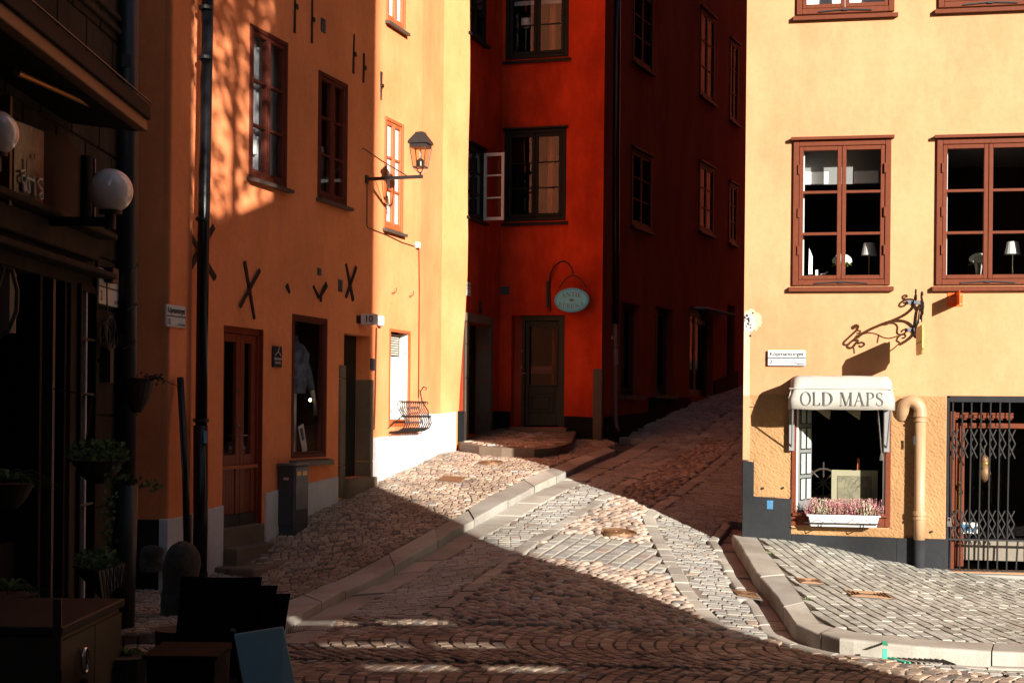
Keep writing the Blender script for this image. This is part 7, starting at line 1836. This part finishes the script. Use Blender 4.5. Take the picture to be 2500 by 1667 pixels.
# ------------------------------------------------------------------ foreground furniture in deep shade
c = at(220, 1600, 7.3)
sc = thing('steel_cabinet', (c[0], c[1], T(c[0], c[1])), 'brushed steel serving cabinet with a round handle at the bottom left', 'cabinet')
A, B, Cc = at(140, 1600, 6.6), at(290, 1600, 7.6), None
Ffr = Fr((A[0], A[1]), (B[0] - A[0], B[1] - A[1])); Wd = math.hypot(B[0] - A[0], B[1] - A[1])
zt0, zt1 = Ffr.px(140, 1545)[1], Ffr.px(275, 1455)[1]; zc_ = (zt0 + zt1) / 2
bevel(MB().box(Ffr, 0, Wd, -.7, 0, -.0, zc_ - .045).build('body', M['steel'], sc), .006)
bevel(MB().box(Ffr, -.01, Wd + .02, -.72, .025, zc_ - .043, zc_).build('worktop', M['lid'], sc), .006)
MB().box(Ffr, .015, Wd * .52, .001, .016, .1, zc_ - .07).build('door', M['steel'], sc); MB().box(Ffr, Wd * .53, Wd - .01, .001, .016, .1, zc_ - .07).build('door', M['steel'], sc)
hs_ = Ffr.px(208, 1612, .04); MB().tube([Ffr.w(hs_[0] + .042 * math.cos(a), hs_[1] + .06 * math.sin(a), .04) for a in [2 * math.pi * k / 20 for k in range(21)]], .009, 8, cap=False).build('ring_handle', M['chrome'], sc, smooth=True)
MB().tube([Ffr.w(hs_[0] + .02, hs_[1] - .115, .01), Ffr.w(hs_[0] + .02, hs_[1] - .115, .04)], .026, 12).build('knob', M['cafe_d'], sc)
MB().box(Ffr, -.012, .0, -.02, .02, zc_ - .2, zc_ + .13).build('corner_post', M['steel'], sc)
# stack of wicker chairs
def chair(ox, oy, oz, lab):
    y = 8.2; c = at(535, 1450, y); z0 = T(c[0], c[1]); b0 = (c[0] + ox, c[1] + oy, z0)
    o = thing('wicker_chair', b0, lab, 'chair', 'stacked black wicker chairs')
    zt = at(535, 1410, y)[2]; w = .235; mb = MB(); n = 8
    for i in range(n + 1):
        for j in range(9):
            t = i / n; s_ = (j / 8 - .5) * 2; mb.v.append((b0[0] + s_ * w * (1 - .09 * (1 - t)) - .05 * (1 - t), b0[1] + .04 * s_ * s_ - .05 + .08 * t, z0 + oz + .45 + (zt - z0 - .45) * t))
    mb.f = [(i * 9 + j, i * 9 + j + 1, (i + 1) * 9 + j + 1, (i + 1) * 9 + j) for i in range(n) for j in range(8)]
    bk_ = mb.build('backrest', M['chair'], o, smooth=True); sm_ = bk_.modifiers.new('thick', 'SOLIDIFY'); sm_.thickness = .03
    bevel(MB().hexa([(b0[0] - w - .05, b0[1] - .5, z0 + oz + .40), (b0[0] + w - .07, b0[1] - .5, z0 + oz + .40), (b0[0] + w - .07, b0[1], z0 + oz + .40), (b0[0] - w - .05, b0[1], z0 + oz + .40), (b0[0] - w - .05, b0[1] - .5, z0 + oz + .45), (b0[0] + w - .07, b0[1] - .5, z0 + oz + .45), (b0[0] + w - .07, b0[1], z0 + oz + .45), (b0[0] - w - .05, b0[1], z0 + oz + .45)]).build('seat', M['chair'], o), .012, 2)
    for dx in (-w - .02, w - .1):
        for dy in (-.46, -.03): MB().tube([(b0[0] + dx, b0[1] + dy, z0), (b0[0] + dx, b0[1] + dy, z0 + oz + .42)], .016, 8).build('leg', M['chair'], o)
    return o
chair(0, 0, 0, 'front chair of the stack of black wicker chairs, its tall back whole')
chair(.075, .10, -.06, 'second chair of the black wicker stack, only its edge showing'); chair(.135, .2, -.12, 'third chair of the black wicker stack, only its edge showing')
c = at(435, 1540, 8.5); o = thing('wicker_bin', (c[0], c[1], T(c[0], c[1])), 'brown wicker basket beside the stacked black chairs', 'basket')
MB().lathe((c[0], c[1], T(c[0], c[1])), [(.10, 0), (.13, .5), (.14, at(435, 1535, 8.5)[2] - T(c[0], c[1]))], 14).build('basket', M['basket'], o)
c0, c1 = at(355, 1608, 7.0), at(525, 1612, 7.0); zb_ = c0[2]
o = thing('black_planter_box', ((c0[0] + c1[0]) / 2, 7.1, T(c0[0], 7)), 'plain black box planter in front of the stacked chairs', 'planter')
bevel(MB().hexa([(c0[0] + .03, 7.0, 0), (c1[0] - .03, 7.0, 0), (c1[0] - .03, 7.4, 0), (c0[0] + .03, 7.4, 0), (c0[0], 7.0, zb_), (c1[0], 7.0, zb_), (c1[0], 7.4, zb_), (c0[0], 7.4, zb_)]).build('box', M['cafe_d'], o), .01, 2)
MB().hexa([(c0[0] - .015, 6.985, zb_ + .001), (c1[0] + .015, 6.985, zb_ + .001), (c1[0] + .015, 7.415, zb_ + .001), (c0[0] - .015, 7.415, zb_ + .001), (c0[0] - .015, 6.985, zb_ + .02), (c1[0] + .015, 6.985, zb_ + .02), (c1[0] + .015, 7.415, zb_ + .02), (c0[0] - .015, 7.415, zb_ + .02)]).build('rim', M['cafe_d'], o)
q = MB(); c = at(310, 1600, 7.6); grass(q, c, 60, .2); o = thing('low_grass_pot', (c[0], c[1], T(c[0], c[1])), 'dark leafy grass pot between the steel cabinet and the black box', 'plant'); q.build('foliage', M['ivy'], o); MB().lathe((c[0], c[1], T(c[0], c[1])), [(.09, 0), (.13, c[2] - T(c[0], c[1]))], 14).build('plant_pot', M['basket'], o)
# teal board
y = 7.2; TL_, TR_, BR_, BL_ = at(570, 1548, y), at(690, 1529, y + .25), at(719, 1667, y + .1), at(596, 1680, y - .15)
def drop(a_, b_, k=2.6): return tuple(a_[i] + (b_[i] - a_[i]) * k for i in range(3))
bl_, br_ = drop(TL_, BL_, 4.2), drop(TR_, BR_, 4.2)
bb = lambda p, d_: (p[0] - .0, p[1] + d_, p[2])
o = thing('teal_menu_board', ((bl_[0] + br_[0]) / 2, bl_[1], min(bl_[2], br_[2])), 'teal painted board leaning at the bottom beside the stacked chairs', 'menu board')
bevel(MB().hexa([bl_, br_, bb(br_, .03), bb(bl_, .03), TL_, TR_, bb(TR_, .03), bb(TL_, .03)]).build('panel', M['teal'], o), .006, 2)
MB().tube([(TL_[0] - .01, TL_[1] + .03, TL_[2] + .02), (TL_[0] + .02, TL_[1] + .5, T(TL_[0], TL_[1] + .5))], .014, 8).build('prop_leg', M['pipe_cafe'], o)
# ------------------------------------------------------------------ houses behind the photographer that cast the long shadows
HH = 20
sd = (SUNX, -1)
cA = (6.15, 4.7)
GAP = ((3.52, 2.25), (4.56, 3.06))
back = lambda p, k: (p[0] + sd[0] * k, p[1] + sd[1] * k)
tag(MB().hprism([cA, GAP[1], back(GAP[1], 24), back(cA, 24)], -.5, HH).build('opposite_house', M['caster']), 'tall ochre house across the square behind the photographer', 'house')
tag(MB().hprism([GAP[0], (3.2, 2.0), (3.2, -14), back(GAP[0], 22)], -.5, HH).build('opposite_house', M['caster']), 'tall ochre house close behind the photographer on the right', 'house')
FG = Fr(GAP[0], (GAP[1][0] - GAP[0][0], GAP[1][1] - GAP[0][1])); wG = math.hypot(GAP[1][0] - GAP[0][0], GAP[1][1] - GAP[0][1])
hd = thing('streak_blocker', FG.w(wG / 2, -.1, -.3), 'added unseen hoarding of sagging boards closing the gap between the two houses behind', 'blocker')  # added unseen screen; its tilted slits shape light streaks on the foreground setts
lv = [(-.4, -.4)]
for zl, zr2, th in ((2.70, 2.43, .048), (3.00, 2.74, .050), (3.36, 3.09, .062)): lv += [(zl, zr2), (zl + th, zr2 + th)]
lv += [(7.7, 9.1)]
for k in range(0, len(lv) - 1, 2):
    a_, b_ = lv[k], lv[k + 1]
    MB().prism(FG, [(-.25, a_[0] + .05), (wG + .3, a_[1] - .06), (wG + .3, b_[1] - .06), (-.25, b_[0] + .05)], -.36, -.30).build('board', M['darkwood'], hd)  # solid strips of the added screen between its light slits
tag(MB().hprism([(9.9, 14.2), (18, 14.2), (40, -26), (31, -26)], -.5, HH).build('opposite_house', M['caster']), 'tall ochre house closing the right side of the square, outside the picture', 'house')
tag(MB().hprism([(-12, -14.2), (5, -14.2), (5, -20), (-12, -20)], -.5, 13).build('opposite_house', M['caster']), 'tall ochre house closing the square straight behind the photographer', 'house')
# tree standing in the gap between them: its leaves break up the sunbeam
tc = ((GAP[0][0] + GAP[1][0]) / 2 + sd[0] * .2, (GAP[0][1] + GAP[1][1]) / 2 + sd[1] * .2)
tr_ = thing('street_tree', (tc[0], tc[1], 0), 'leafy tree in the gap between the two houses behind the photographer', 'tree')
q = MB().tube([(tc[0], tc[1], -.1), (tc[0] + .05, tc[1], 2.5), (tc[0], tc[1] + .1, 5.5), (tc[0], tc[1], 9)], [.16, .12, .09, .06], 8).tube([(tc[0], tc[1], 8.9), (tc[0] + .1, tc[1], 13)], [.06, .02], 6)
for k in range(14):
    a = rnd.uniform(0, 6.28); z = rnd.uniform(6.5, 12.5); q.tube([(tc[0], tc[1], z), (tc[0] + .6 * math.cos(a), tc[1] + .6 * math.sin(a), z + .5), (tc[0] + 1.1 * math.cos(a), tc[1] + 1.1 * math.sin(a), z + .8)], [.04, .025, .01], 5)
q.build('trunk', M['bark'], tr_)
q = MB(); rt = random.Random(11)
for k in range(270):
    cx, cy, cz = tc[0] + rt.gauss(0, .5), tc[1] + rt.gauss(0, .5), (rt.uniform(7.6, 10.4) if k % 5 == 0 else rt.uniform(10.4, 15.5))
    for j in range(24):
        p = (cx + rt.gauss(0, .2), cy + rt.gauss(0, .2), cz + rt.gauss(0, .16)); a, e_ = rt.uniform(0, 6.28), rt.uniform(-1, 1); s_ = .07
        d1 = (math.cos(a) * s_, math.sin(a) * s_, e_ * s_ * .5); d2 = (-math.sin(a) * s_ * .6, math.cos(a) * s_ * .6, s_ * .4)
        q.add([p, tuple(p[i] + d1[i] + d2[i] for i in range(3)), tuple(p[i] + 2 * d1[i] for i in range(3)), tuple(p[i] + d1[i] - d2[i] for i in range(3))], [(0, 1, 2, 3)], rt.random())
q.build('crown', M['tree'], tr_)
